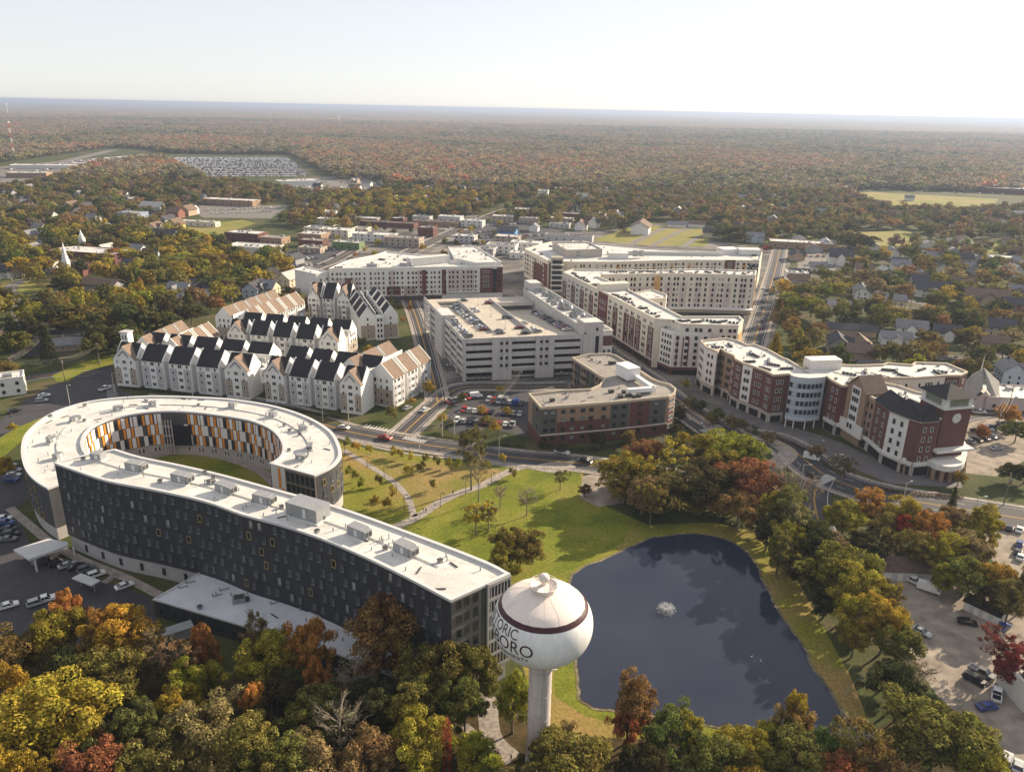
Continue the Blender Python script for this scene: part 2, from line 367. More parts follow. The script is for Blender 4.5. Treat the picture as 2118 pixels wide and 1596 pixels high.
# ============================================================ curved dormitory
def dormitory():
    ZW,ZR=27.0,17.0
    WF=px2([(112,956),(148,969),(222,993),(317,1011),(423,1035),(500,1062),(585,1085),(670,1114),(755,1150),(840,1191),(933,1240)],ZW)
    WB=px2([(112,956),(150,946),(185,938),(238,928),(291,944),(370,960),(465,982),(585,1015),(670,1038),(755,1066),(840,1097),(925,1128.5),(1010,1162),(1054,1185)],ZW)
    RO=px2([(651,982.5),(681,968),(698,954),(706,939),(702,919),(687,893),(656,871),(613,852),(560,837),(500,827),(449,822),(344,818),(264,820),(185,829),(127,845),(87,865),(53,896),(44,928),(49,960),(61,981),(79,997),(99,1009)],ZR)
    RI=px2([(558,957),(571,950),(582,939),(585,922),(576,902),(557,885),(528,872),(500,865),(449,857),(397,851),(344,849),(291,853),(238,863),(198,878),(180,894),(173,912),(176,928),(182,936)],ZR)
    b=Bld('dormitory','dark curved dormitory sweeping from an oval ring into a long straight wing','building',(-70,195))
    WF=smooth_line(WF,4); WBs=smooth_line(WB[3:],4); wing=WF+[WB[-1]]+WBs[::-1][1:]+WB[1:3][::-1]
    RO=smooth_line(RO,4); RI=smooth_line(RI,4)
    # ring runs into the wing wall
    e=P2(150,990,ZR); ring=RO+[e,P2(190,955,ZR)]+RI[::-1]
    wing=ccw(wing); ring=ccw(ring)
    stone_b=mat('pale block base',(.36,.34,.33),.85,.12,.5)
    mb=MB(); mb.walls(inset(wing,.35),0,4.6); b.part(mb,'base_wall',stone_b)
    mb=MB(); mb.walls(inset(ring,.35),0,4.2); b.part(mb,'base_wall',stone_b)
    shell(b,wing,ZW,darkpanel,z0=4.6,par=.55,pm=mat('pale roof edge metal',(.55,.55,.55),.5,.06,.5),rw=.7,wname='wing_wall',rname='wing_roof')
    shell(b,ring,ZR,mat('grey ring cladding',(.06,.06,.065),.6,.15,.5,.4,streak=.2),z0=4.2,par=.55,pm=MATS['pale roof edge metal'],rw=1.0,wname='ring_wall',rname='ring_roof')
    FOOT.append(ring)
    # windows on the wing front
    pts=resample(WF,3.55)
    for i in range(1,len(pts)-1):
        t=(pts[i+1]-pts[i-1]).normalized(); n=Vector((-t.y,t.x)); 
        if n.dot(-pts[i])<0: n=-n
        for r in range(6):
            z=7.4+r*3.5; k=random.choice(['dsill','dsill','dsill','dsill','dsill','dsill','dsill','dsill','dsill','dsill','dbsill','lit'])
            o=(-.5 if (i+r)%2 else .5); q=pts[i]+t*o
            b.item('window',winmesh(k,1.25,2.0),Vector((q.x+n.x*.02,q.y+n.y*.02,z)),n)
        if i%2==0:
            b.item('window',winmesh('dark',1.1,2.1),Vector((pts[i].x-n.x*.33,pts[i].y-n.y*.33,2.3)),n)
    for LL,sgn,z0,nr in ((RO,1,6.2,3),):
        pts=resample(LL,3.4)
        for i in range(1,len(pts)-1):
            t=(pts[i+1]-pts[i-1]).normalized(); n=Vector((-t.y,t.x)); c=Vector((-98,232))
            if n.dot(pts[i]-c)<0: n=-n
            for r in range(nr):
                k=random.choice(['dsill','dsill','dsill','dbsill','lit'])
                b.item('window',winmesh(k,1.25,2.0),Vector((pts[i].x+n.x*.02,pts[i].y+n.y*.02,z0+r*3.6)),n)
    # courtyard panels: three rows of vertical white / orange / dark panels
    pan={}
    for nm,mm in (('w',pw),('o',orange_p)):
        for wd in (1.25,.7):
            mb=MB(); mb.box((0,.09,0),(wd,.14,3.75)); pan[nm,wd]=mb.data('panel',mm)
    pts=resample(RI,1.3); cc=Vector((-98,232))
    for i in range(1,len(pts)-1):
        t=(pts[i+1]-pts[i-1]).normalized(); n=Vector((-t.y,t.x))
        if n.dot(cc-pts[i])<0: n=-n
        gate = P(*proj((pts[i].x,pts[i].y,10))[:2],0)
        x=proj((pts[i].x,pts[i].y,10))[0]
        if 340<x<385: continue
        for r in range(3):
            q=(i*7+r*5)%6
            if r==1 and q==4: q=0
            z=6.15+r*3.95
            if q in (0,3): b.item('panel',pan['w',1.25],Vector((*pts[i],z)),n)
            elif q==1: b.item('panel',pan['o',.7],Vector((*pts[i],z)),n)
            elif q==4 and r==2: b.item('panel',pan['w',.7],Vector((*pts[i],z)),n)
            elif q==2 and i%3: b.item('courtyard_window',winmesh('dark',.9,2.6),Vector((*pts[i],z)),n)
            elif q==5: b.item('panel',pan['o',.7],Vector((*pts[i],z)),n)
        if i%4<2: b.item('courtyard_window',winmesh('white',.8,2.0),Vector((pts[i].x-n.x*.35,pts[i].y-n.y*.35,2.3)),n)
    # gateway opening in the back of the courtyard
    a,c=P2(330,851,ZR),P2(392,851,ZR); A,B,t,n,L=cface(a,c); mb=MB()
    mb.prism([A+t*.5-n*.02+n*0,B-t*.5-n*.02,B-t*.5+n*.14,A+t*.5+n*.14],4,11.5); b.part(mb,'gateway',black)
    mb=MB(); 
    for k in range(4): 
        p=A+t*(L*(.04+.30*k/3.))+n*.3; mb.box((p.x,p.y,7.5),(.35,.35,13),math.atan2(t.y,t.x))
    for z in (4.3,7.9,11.5): 
        p=A+t*(L*.19)+n*.3; mb.box((p.x,p.y,z),(L*.34,.32,.4),math.atan2(t.y,t.x))
    b.part(mb,'stair_frame',stone_b)
    # glazed wing end
    a,c=P2(933,1240,ZW),P2(1054,1185,ZW); A,B,t,n,L=cface(a,c)
    gl=mat('curtain wall glass',(.03,.04,.05),.1,.35,.35,.6)
    bay(b,a,c,.50,.60,4.6,ZW-.6,gl,.12,'glazing'); bay(b,a,c,.60,1,4.6,ZW-.6,gl,.25,'glazing')
    bay(b,a,c,.0,.50,4.6,ZW-.6,mat('grey brown end cladding',(.13,.12,.11),.7,.1,.5),.10,'end_cladding')
    mb=MB(); rz=math.atan2(t.y,t.x)
    for k in range(8):
        p=A+t*(L*(.6+.4*k/7.))+n*.32; mb.box((p.x,p.y,ZW/2+2),(.22,.2,ZW-4.6),rz)
    for k in range(7):
        p=A+t*(L*.8)+n*.33; mb.box((p.x,p.y,5.2+k*3.52),(L*.4,.3,.75),rz)
    p=A+t*(L*.605)+n*.3; mb.box((p.x,p.y,ZW/2+2),(.5,.5,ZW-4),rz)
    b.part(mb,'mullions',mat('pale grey mullion',(.36,.35,.34),.6,.05))
    windows(b,a,c,[.12,.25,.4],[7.6+3.5*k for k in range(6)],1.3,2.1,'dark',.11)
    # ring end face
    a,c=P2(558,957,ZR),P2(651.5,982.5,ZR); A,B,t,n,L=cface(a,c); rz=math.atan2(t.y,t.x)
    bay(b,a,c,.02,.34,0,ZR-.6,pw,.12,'end_panel')
    for u,z0,z1 in ((.18,9.5,16.2),(.25,4,9.5),(.06,2,6)): bay(b,a,c,u,u+.055,z0,z1,orange_p,.2,'orange_strip')
    bay(b,a,c,.36,1,4.2,ZR-.6,gl,.12,'glazing')
    mb=MB()
    for k in range(7):
        p=A+t*(L*(.36+.64*k/6.))+n*.25; mb.box((p.x,p.y,ZR/2+1.5),(.25,.3,ZR-4),rz)
    for k in range(4):
        p=A+t*(L*.68)+n*.26; mb.box((p.x,p.y,4.4+k*3.95),(L*.66,.35,.6),rz)
    b.part(mb,'mullions',mat('bronze frame',(.17,.14,.11),.6,.05))
    # glass stair tower where ring meets wing
    q=px2([(102,987),(128,984),(133,1004),(106,1008)],15); mb=MB(); mb.prism(q,0,15.6); b.part(mb,'stair_tower',gl)
    mb=MB(); qq=inset(ccw(q),-.15); mb.prism(qq,15.6,16.3)
    for k in range(4): mb.prism(qq,.2+3.9*k,.7+3.9*k)
    for p in qq: mb.box((p.x,p.y,7.8),(.35,.35,15.8))
    b.part(mb,'stair_tower_frame',MATS['pale grey mullion'])
    # entrance canopy
    q=px2([(28,1138),(100,1115),(140,1122),(142,1128),(112,1140),(60,1158)],3.6); mb=MB(); mb.prism(q,3.3,3.9)
    for p in ccw(q)[::2]:
        p=Vector(p)*.97+Vector((-80,185))*.03; mb.box((p.x,p.y,1.65),(.4,.4,3.3))
    b.part(mb,'entrance_canopy',mat('pale concrete canopy',(.50,.50,.50),.8,.08))
    # air handlers: parts of the roof
    def ahu(x,y,z,sz,rz,hood=True):
        c=P(x,y,z); mb=MB(); mb.box((0,0,.15),(sz[0]+1,sz[1]+.7,.3),mi=1); mb.box((0,0,.3+sz[2]/2),sz)
        for k in range(5): mb.box((-sz[0]/2+sz[0]*(k+.5)/5,0,.3+sz[2]+.03),(sz[0]/5-.12,sz[1]+.1,.06),mi=0)
        if hood:
            mb.box((sz[0]*.62,0,.5+sz[2]*.45),(sz[0]*.24,sz[1]*.85,sz[2]*.8),mi=0)
            for s in (-1,1): mb.box((sz[0]*.62,s*sz[1]*.22,.5+sz[2]*.45),(sz[0]*.28,sz[1]*.28,sz[2]*.5),mi=2)
        mb.box((sz[0]*.1,-sz[1]/2-.03,.3+sz[2]*.5),(.9,.08,sz[2]*.7),mi=1)
        me=mb.data('air_handler',[metal_g,mat('unit curb',(.6,.6,.58),.7,.05),metal_d])
        o=bpy.data.objects.new('air_handler',me); COL.objects.link(o); o.parent=b.root; o.location=c-Vector(b.root.location); o.rotation_euler=(0,0,rz)
    zr=ZW-.5
    for i,(x,y) in enumerate([(281,972),(376,996),(466,1017),(545,1039),(741,1107),(837,1143)]):
        j=min(range(len(WF)),key=lambda k:abs(proj((*WF[k],ZW))[0]-x)); t=WF[min(j+1,len(WF)-1)]-WF[max(j-1,0)]
        ahu(x,y,zr,(4.6,2.6,2.2),math.atan2(t.y,t.x))
    ahu(204,950,zr,(3.2,2.4,1.9),R(-10),False); ahu(638,1066,zr,(9.5,5.0,3.3),math.atan2(-.45,.89),False)
    zr=ZR-.5
    for x,y,a in [(108,915,1.2),(155,871,.9),(243,849,.4),(317,839,.1),(482,842,-.3),(565,862,-.5),(626,890,-.9),(641,928,-1.4),(622,950,-.3),(121,948,1.3)]:
        ahu(x,y,zr,(2.6,1.8,1.5),a,random.random()<.6)
    # seams, walk pads, pipes on the roof
    mb=MB()
    mid=[(WF[k]+Vector(min(WBs,key=lambda q:(q-WF[k]).length)))*.5 for k in range(4,len(WF)-3)]
    mb.tube([(p.x,p.y,26.62) for p in mid],.11,5)
    for k in range(26):
        p=random.choice(mid)+Vector((random.uniform(-4,4),random.uniform(-3,3))); mb.tube([(p.x,p.y,26.5),(p.x,p.y,26.5+random.uniform(.5,1.3))],.14,6)
    b.part(mb,'vent_pipes',metal_g)
    mb=MB(); midr=[]
    for k in range(0,len(RO)-4,1):
        q=min(RI,key=lambda q:(q-RO[k]).length); midr.append(RO[k]*.45+q*.55)
    mb.tube([(p.x,p.y,16.6) for p in midr],.12,5)
    for k in range(16):
        p=random.choice(midr)+Vector((random.uniform(-3,3),random.uniform(-3,3))); mb.tube([(p.x,p.y,16.4),(p.x,p.y,16.4+random.uniform(.5,1.4))],.13,6)
    b.part(mb,'vent_pipes',metal_g)
    b.finish()
    # low annex
    an=px2([(418,1180),(317,1238),(500,1292),(700,1352),(870,1420),(940,1425),(870,1378),(780,1322),(700,1287),(560,1230)],5)
    a=Bld('annex','low flat annex with bluish white roof in front of the long dark wing','building',(-60,160))
    shell(a,an,5,darkpanel,mat('pale annex roof',(.55,.57,.60),.7,.10,.2),par=.35,rw=.3,pm=MATS['pale roof edge metal'])
    c=P(495,1243,4.7); mb=MB(); mb.box((c.x,c.y,5.3),(3,2.2,1.3),.3); mb.box((c.x,c.y,6.1),(2.2,1.6,.3),.3,1); mb.box((c.x+1.9,c.y+.5,5.1),(.8,1.2,.9),.3,1)
    a.part(mb,'air_handler',[metal_g,metal_d])
    mb=MB()
    for x,y in ((370,1215),(455,1220),(440,1232),(560,1248),(385,1205)): 
        c=P(x,y,4.8); mb.tube([c,c+Vector((0,0,.8))],.15); mb.box(c+Vector((1,.3,.1)),(2.4,.2,.2),.5)
    a.part(mb,'vent_pipes',metal_g)
    windows(a,P2(317,1238,5),P2(500,1292,5),lin(6),[1.8],1.4,1.5,'dark')
    a.finish()
dormitory()

# ============================================================ water tower
def water_tower():
    T=P(1126,1183,42.5); X,Y=T.x,T.y; Rr,bz,zc=9.2,6.3,32.0
    r=thing('water_tower','white water tower with maroon bands and lettering standing beside the pond','water tower',(X,Y,0))
    wt=mat('tower white paint',(.70,.70,.69),.42,.06,.25,.35,streak=.07); ws=mat('tower roof paint',(.70,.62,.56),.5,.06,.4,.3); mr=mat('maroon band paint',(.05,.014,.018),.4,.05)
    conc=mat('tower column concrete',(.50,.45,.42),.85,.14,.5,streak=.12)
    def prof(v0,v1,n): 
        out=[]
        for i in range(n+1):
            v=v0+(v1-v0)*i/n; s=math.sin(v); ex=.92
            out.append((Rr*math.cos(v)**.62 if math.cos(v)>0 else 0,zc+bz*s))
        return out
    def seg(name,v0,v1,m_,n=8,off=0):
        mb=MB(); p=prof(v0,v1,n); p=[(a+off,z) for a,z in p]; mb.lathe((X,Y,0),p,96); return mb.build(name,m_,r,smooth=True)
    seg('tank',R(-48),R(34.5),wt,18); seg('upper_band',R(34.5),R(43.5),mr,4,.03); seg('lower_band',R(-53),R(-48),mr,2,.02)
    # roof: slightly faceted dome up to the collar
    p0=prof(R(43.5),R(43.5),1)[0]; zt=zc+bz*1.08
    pr=[(p0[0],p0[1])]+[(1.9+(p0[0]-1.9)*(1-u)**1.0,p0[1]+(zt-p0[1])*(u**.62)) for u in [i/8 for i in range(1,9)]]
    mb=MB(); mb.lathe((X,Y,0),pr,24); mb.build('tank_roof',ws,r,smooth=True)
    mb=MB(); pb=prof(R(-53),R(-53),1)[0]; mb.lathe((X,Y,0),[(2.25,zc-bz*1.02),(2.7,zc-bz*.96),(pb[0]*.6,zc-bz*.90),(pb[0],pb[1])],72); mb.build('tank_bottom',mat('pale grey underside',(.5,.48,.45),.6,.05),r,smooth=True)
    mb=MB(); mb.lathe((X,Y,0),[(2.1,zt-.6),(2.05,zt+.75),(2.55,zt+.85),(2.55,zt+1.15),(2.4,zt+1.15),(2.4,zt+.95),(0,zt+1.2)],40); mb.build('collar',ws,r,smooth=True)
    mb=MB(); mb.lathe((X,Y,0),[(.45,zt+1.0),(.45,zt+1.7),(.85,zt+2.0),(1.0,zt+2.6),(.8,zt+3.1),(.4,zt+3.35),(0,zt+3.4)],20); mb.build('vent_cap',ws,r,smooth=True)
    mb=MB()
    for k in range(12):
        t=2*PI*k/12; mb.tube([(X+math.cos(t)*2.45,Y+math.sin(t)*2.45,zt+1.1),(X+math.cos(t)*2.45,Y+math.sin(t)*2.45,zt+1.7)],.04,5)
    mb.tube([(X+math.cos(2*PI*k/24)*2.45,Y+math.sin(2*PI*k/24)*2.45,zt+1.7) for k in range(25)],.05,5)
    mb.build('railing',ws,r)
    mb=MB(); mb.lathe((X,Y,0),[(2.45,0),(2.3,1),(2.2,6),(2.15,14),(2.15,22),(2.2,zc-bz-.3),(2.5,zc-bz+.3)],40); mb.build('column',conc,r,smooth=True)
    mb=MB(); 
    for z in (5.5,11,16.5,22): mb.lathe((X,Y,0),[(2.17,z-.06),(2.24,z-.05),(2.24,z+.05),(2.17,z+.06)],40)
    mb.build('column_joint',mat('joint grey',(.40,.36,.33),.9,.1),r)
    mb=MB(); al=R(-75)
    for s in (-.22,.22): mb.tube([(X+math.cos(al)*2.45-math.sin(al)*s,Y+math.sin(al)*2.45+math.cos(al)*s,.5),(X+math.cos(al)*2.35-math.sin(al)*s,Y+math.sin(al)*2.35+math.cos(al)*s,zc-bz)],.04,5)
    for k in range(60): z=1+k*.4; mb.tube([(X+math.cos(al)*2.4+math.sin(al)*.22,Y+math.sin(al)*2.4-math.cos(al)*.22,z),(X+math.cos(al)*2.4-math.sin(al)*.22,Y+math.sin(al)*2.4+math.cos(al)*.22,z)],.025,4)
    mb.build('ladder',metal_g,r)
    mb=MB()
    for k in range(16):
        t=2*PI*k/16; mb.tube([(X+math.cos(t)*(a_-.02),Y+math.sin(t)*(a_-.02),z) for a_,z in prof(R(-46),R(33),14)],.022,4,cap=False)
        mb.tube([(X+math.cos(t)*a_,Y+math.sin(t)*a_,z+.0) for a_,z in pr],.018,4,cap=False)
    mb.build('weld_seam',mat('seam paint',(.56,.51,.48),.5,.1,1),r)
    mb=MB(); a=R(-20); 
    mb.tube([(X+math.cos(a)*2.5,Y+math.sin(a)*2.5,22),(X+math.cos(a)*2.5,Y+math.sin(a)*2.5,zc-bz)],.08,5)
    mb.box((X+math.cos(a)*2.6,Y+math.sin(a)*2.6,22.5),(1.0,1.0,.15)); mb.build('pipe',conc,r)
    # lettering wrapped round the tank
    def wrap(txt,size,zl,a_right,squash=1,name='lettering',m_=mr,wid=None):
        cu_=bpy.data.curves.new('t','FONT'); cu_.body=txt; cu_.size=size; cu_.align_x='RIGHT'; cu_.resolution_u=3; cu_.offset=-.002*size; cu_.space_character=.97
        o=bpy.data.objects.new('t',cu_); COL.objects.link(o); dg=bpy.context.evaluated_depsgraph_get(); dg.update()
        me=bpy.data.meshes.new_from_object(o.evaluated_get(dg)); COL.objects.unlink(o); bpy.data.objects.remove(o)
        import bmesh
        bm=bmesh.new(); bm.from_mesh(me); 
        for it in range(2): bmesh.ops.subdivide_edges(bm,edges=[e for e in bm.edges if e.calc_length()>.5],cuts=1)
        bmesh.ops.triangulate(bm,faces=bm.faces)
        for v in bm.verts:
            z=zl+v.co.y; s=max(-.99,min(.99,(z-zc)/bz)); vv=math.asin(s); rr=Rr*math.cos(vv)**.62+.05
            t=a_right+v.co.x/Rr; v.co=Vector((X+math.cos(t)*rr,Y+math.sin(t)*rr,z))
        bm.to_mesh(me); bm.free(); me.materials.clear(); me.materials.append(m_)
        o=bpy.data.objects.new(name,me); COL.objects.link(o); o.parent=r; o.matrix_parent_inverse=Matrix.Translation(-Vector((X,Y,0)))
    ac=math.atan2(-Y,-X)   # towards camera
    wrap('HISTORIC',2.5,33.65,ac-R(28)); wrap('GLASSBORO',3.35,31.05,ac-R(8)); 
    wrap('ROWAN UNIVERSITY',1.3,29.75,ac-R(14),m_=mat('dark ink',(.03,.02,.03),.5,0))
    FOOT.append([Vector((X+math.cos(k)*4,Y+math.sin(k)*4)) for k in range(6)])
water_tower()

# ============================================================ townhouses
def gable_unit(bl,o,t,n,w,d,he,hr,front_gable=False,sides=(siding_w,siding_t),kinds='white',panel=True,fw=None):
    "o = front left corner, t along the row, n towards the front; depth goes along -n"
    def G(u,v,z): q=o+t*u-n*v; return (q.x,q.y,z)
    mb=MB(); rf=MB()
    if front_gable:
        gable_unit(bl,o-n*1.6,t,n,w,d-1.6,he,hr,False,sides,kinds,False,'none'); d=d/2+1.6
        mb.face([G(0,0,0),G(w,0,0),G(w,0,he),G(w/2,0,hr),G(0,0,he)])
        mb.face([G(0,1.6,0),G(0,0,0),G(0,0,he),G(0,1.6,he)]); mb.face([G(w,0,0),G(w,1.6,0),G(w,1.6,he),G(w,0,he)])
        ov=.35; s=(hr-he)/(w/2)
        for sg in (0,1):
            u0=-ov if sg==0 else w+ov; z0=he-ov*s
            a=[G(u0,-ov,z0+.05),G(w/2,-ov,hr+.05),G(w/2,d,hr+.05),G(u0,1.9,z0+.05)]
            b_=[(x,y,z+.22) for x,y,z in a]
            rf.face(b_ if sg else b_[::-1]); rf.face(a[::-1] if sg else a)
            for i in range(4):
                j=(i+1)%4; rf.face([a[i],a[j],b_[j],b_[i]])
    else:
        mb.face([G(0,0,0),G(w,0,0),G(w,0,he),G(0,0,he)]); mb.face([G(w,d,0),G(0,d,0),G(0,d,he),G(w,d,he)])
        for u in (0,w):
            # parapeted side walls rise just above the roof
            q=[G(u,0,0),G(u,d,0),G(u,d,he+.5),G(u,d/2,hr+.5),G(u,0,he+.5)]; mb.face(q if u==0 else q[::-1])
        for (u0,u1) in ((-.02,.32),(w-.32,w+.02)):
            L=[(0,he-.1),(0,he+.55),(d/2,hr+.55),(d,he+.55),(d,he-.1)]
            A=[G(u0,v,z) for v,z in L]; B=[G(u1,v,z) for v,z in L]
            mb.face(A); mb.face(B[::-1])
            for i in range(4): mb.face([A[i],B[i],B[i+1],A[i+1]])
        s=(hr-he)/(d/2); ov=.4
        for sg in (0,1):
            v0=-ov if sg==0 else d+ov; z0=he-ov*s
            a=[G(.32,v0,z0+.05),G(w-.32,v0,z0+.05),G(w-.32,d/2,hr+.05),G(.32,d/2,hr+.05)]; b_=[(x,y,z+.2) for x,y,z in a]
            rf.face(b_); rf.face(a[::-1])
            for i in range(4):
                j=(i+1)%4; rf.face([a[i],a[j],b_[j],b_[i]])
    bl.part(mb,'wall',sides[0]); bl.part(rf,'roof',shingle if front_gable else ROOFM)  # sunlit cross gables stay tan; shaded main slopes carry their shade as colour
    A=o; B=o+t*w
    if fw=='none': return
    if panel:
        if front_gable:
            bay(bl,A,B,.02,.30,1.2,he*.66,siding_t,.10,'siding_panel'); bay(bl,A,B,.70,.98,1.2,he*.66,siding_t,.10,'siding_panel')
        else:
            bay(bl,A,B,.04,.34,.8,he*.80,siding_g,.10,'siding_panel'); bay(bl,A,B,.66,.96,.8,he*.80,siding_g,.10,'siding_panel')
    zs=[2.2,5.4,8.6,11.6]
    windows(bl,A,B,[.18,.82],zs,.95,1.6,'white',.10,'blind'); windows(bl,A,B,[.5],zs[:4],1.9,1.6,'white',.02,'blind')
    if front_gable:
        mb=MB()
        for s in (-1,1):
            p=[G(w/2,-.25,hr-2.0),G(w/2+s*w*.24,-.25,hr-2.0-(w*.24)*(hr-he)/(w/2))]; mb.tube(p,.16,4)
        bl.part(mb,'gable_trim',slate_shade)
def town_row(label,pa,pb,he,hr,n,gables=(),depth=12,back=True,frac=.80,zpx=13.0,cat='apartment block',well=4.5,flip=False,rm=slate_shade):
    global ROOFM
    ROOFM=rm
    a=P2(*pa,zpx); b_=P2(*pb,zpx); A,B,t,nn,L=cface(a,b_); hr=hr+.6
    if flip: nn=-nn
    if (B-A).dot(Vector((nn.y,-nn.x)))*0>1: pass
    bl=Bld('apartment_block',label,cat,(A+B)/2,'gabled student apartment blocks')
    W=L/n; w=W*frac
    tot=depth*2+well if back else depth
    FOOT.append([A,B,B-nn*tot,A-nn*tot])
    # recessed link body
    mb=MB()
    q=ccw([A+t*.3-nn*1.6,B-t*(W*(1-frac)+.3)-nn*1.6,B-t*(W*(1-frac)+.3)-nn*(tot-1.6),A+t*.3-nn*(tot-1.6)])
    mb.walls(q,0,he-.4); mb.poly(q,he-.4,1); bl.part(mb,'link_wall',[siding_g,white_roof])
    mb=MB(); 
    if back:
        for v in (depth+.1,depth+well-.1):
            p=A+t*.5-nn*v; q2=B-t*1-nn*v; mb.box(((p.x+q2.x)/2,(p.y+q2.y)/2,he+.9),((q2-p).length,.3,2.4),math.atan2(t.y,t.x))
        bl.part(mb,'roof_screen',siding_w)
        us=[A+t*(L*k/(n*2.+1))-nn*(depth+well/2) for k in range(1,n*2+1)]; units_on(bl,us,he-.4,(1.1,1.1,1.4),'condenser',1.2,1)
    for i in range(n):
        g=i in gables; o=A+t*(W*i+(.6 if g else 0)); ww=w
        if g: o=o+nn*1.2
        gable_unit(bl,o,t,nn,ww,depth if not g else depth-1,he,hr,g)
        if back:
            o2=A+t*(W*i+w)-nn*tot; gable_unit_back(bl,o2,-t,-nn,w,depth,he,hr)
    if not flip:
        for E,sg in ((A,-1),(A+t*(W*(n-1)+w),1)):
            if (t*sg).dot(-E)<0: continue
            for v0 in ((0,depth+well) if back else (0,)):
                p,q=E-nn*(v0+.2)+t*sg*.03,E-nn*(v0+depth-.2)+t*sg*.03
                bay(bl,p,q,.03,.97,.6,he*.6,siding_t,.06,'siding_panel'); windows(bl,p,q,[.25,.5,.75],[2.2,5.4,8.6,11.6],1.0,1.6,'white',.08,'dark')
    if flip:
        for v0 in (0,depth+well):
            p,q=A-nn*(v0+.1)-t*.02,A-nn*(v0+depth-.1)-t*.02
            bay(bl,p,q,.04,.96,.5,he*.62,siding_t,.06,'siding_panel'); windows(bl,p,q,[.5],[2.2,5.4,8.6,11.6],1.0,1.7,'white',.08)
    bl.finish(); return A,B,t,nn,L,bl
def gable_unit_back(bl,o,t,n,w,d,he,hr):
    def G(u,v,z): q=o+t*u-n*v; return (q.x,q.y,z)
    mb=MB(); rf=MB()
    mb.face([G(0,0,0),G(w,0,0),G(w,0,he),G(0,0,he)]); mb.face([G(w,d,0),G(0,d,0),G(0,d,he),G(w,d,he)])
    for u in (0,w):
        q=[G(u,0,0),G(u,d,0),G(u,d,he+.3),G(u,d/2,hr+.3),G(u,0,he+.3)]; mb.face(q if u==0 else q[::-1])
    s=(hr-he)/(d/2)
    for sg in (0,1):
        v0=-.4 if sg==0 else d+.4; z0=he-.4*s
        a=[G(.1,v0,z0+.05),G(w-.1,v0,z0+.05),G(w-.1,d/2,hr+.05),G(.1,d/2,hr+.05)]; b_=[(x,y,z+.2) for x,y,z in a]
        rf.face(b_); rf.face(a[::-1])
        for i in range(4):
            j=(i+1)%4; rf.face([a[i],a[j],b_[j],b_[i]])
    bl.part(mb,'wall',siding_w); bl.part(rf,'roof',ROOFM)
town_row('pale gabled apartment block nearest the left road junction, with cupola',(235,738),(524,767),13,18,5,(0,4))
town_row('pale gabled apartment block just behind the ring, right of the bridge link',(546,768),(757,796),13,18,4,(0,3),well=3)
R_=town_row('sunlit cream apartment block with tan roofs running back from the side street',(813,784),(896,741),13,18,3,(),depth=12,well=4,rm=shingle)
town_row('middle gabled apartment block facing the inner court of the complex',(470,686),(708,706),13,18,5,(0,4),well=3,depth=10)
town_row('short block with one tall dark roof between two small gables, by the tall pale hall',(636,614),(728,620),13,20,3,(0,2),depth=14,back=False)
FB_=town_row('block with two parallel gables end-on to the court, near the parking garage',(823,651),(787,606),13,17.5,4,(),depth=8.2,well=4.2,flip=True)
def F_ends():
    A,B,t,nn,L,_=FB_; e=A-nn*8.2; e2=A-nn*12.4; e3=A-nn*20.6; b=Bld('end_bay','white three-window stair bay between the two end gables by the garage','stair bay',(e+e2)/2)
    off=-t*1.5; q=[e+off,e+t*1,e2+t*1,e2+off]; mb=MB(); mb.prism(q,0,13.2); b.part(mb,'wall',siding_w)
    windows(b,e+off,e2+off,[.3,.7],[2.2,5.2,8.2,11.2],.9,1.7,'dark',.03); b.finish()
F_ends()
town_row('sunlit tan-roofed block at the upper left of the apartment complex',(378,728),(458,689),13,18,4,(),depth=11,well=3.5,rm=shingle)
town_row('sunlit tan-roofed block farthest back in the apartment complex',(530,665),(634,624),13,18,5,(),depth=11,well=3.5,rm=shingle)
F_=None
def extras():
    # cupola and bridge link between the two front rows
    b=Bld('link_bridge','short white bridge link joining the two front apartment blocks','walkway',P2(537,800,6))
    a,c=P2(520,775,12),P2(552,779,12); A,B,t,n,L=cface(a,c); mb=MB(); q=ccw([A-n*6,B-n*6,B-n*9,A-n*9]); mb.prism(q,6.5,12.5); b.part(mb,'wall',siding_w)
    windows(b,A-n*6,B-n*6,[.2,.4,.6,.8],[10],.7,1.6,'white'); b.finish()
    c=P(263,700,18); b=Bld('cupola','small white square cupola on the leftmost apartment roof','cupola',(c.x,c.y)); b.root.location.z=13
    mb=MB(); mb.box((c.x,c.y,18.3),(3.6,3.6,5.5),R(-11)); b.part(mb,'wall',siding_w)
    mb=MB(); mb.box((c.x,c.y,21.3),(4.4,4.4,.5),R(-11)); b.part(mb,'roof',siding_g); 
    t=Vector((math.cos(R(-11)),math.sin(R(-11)))); nn=Vector((t.y,-t.x)); f=Vector((c.x,c.y))+nn*1.8
    windows(b,f-t*1.8,f+t*1.8,[.3,.7],[19],.6,2,'dark'); b.finish()
extras()
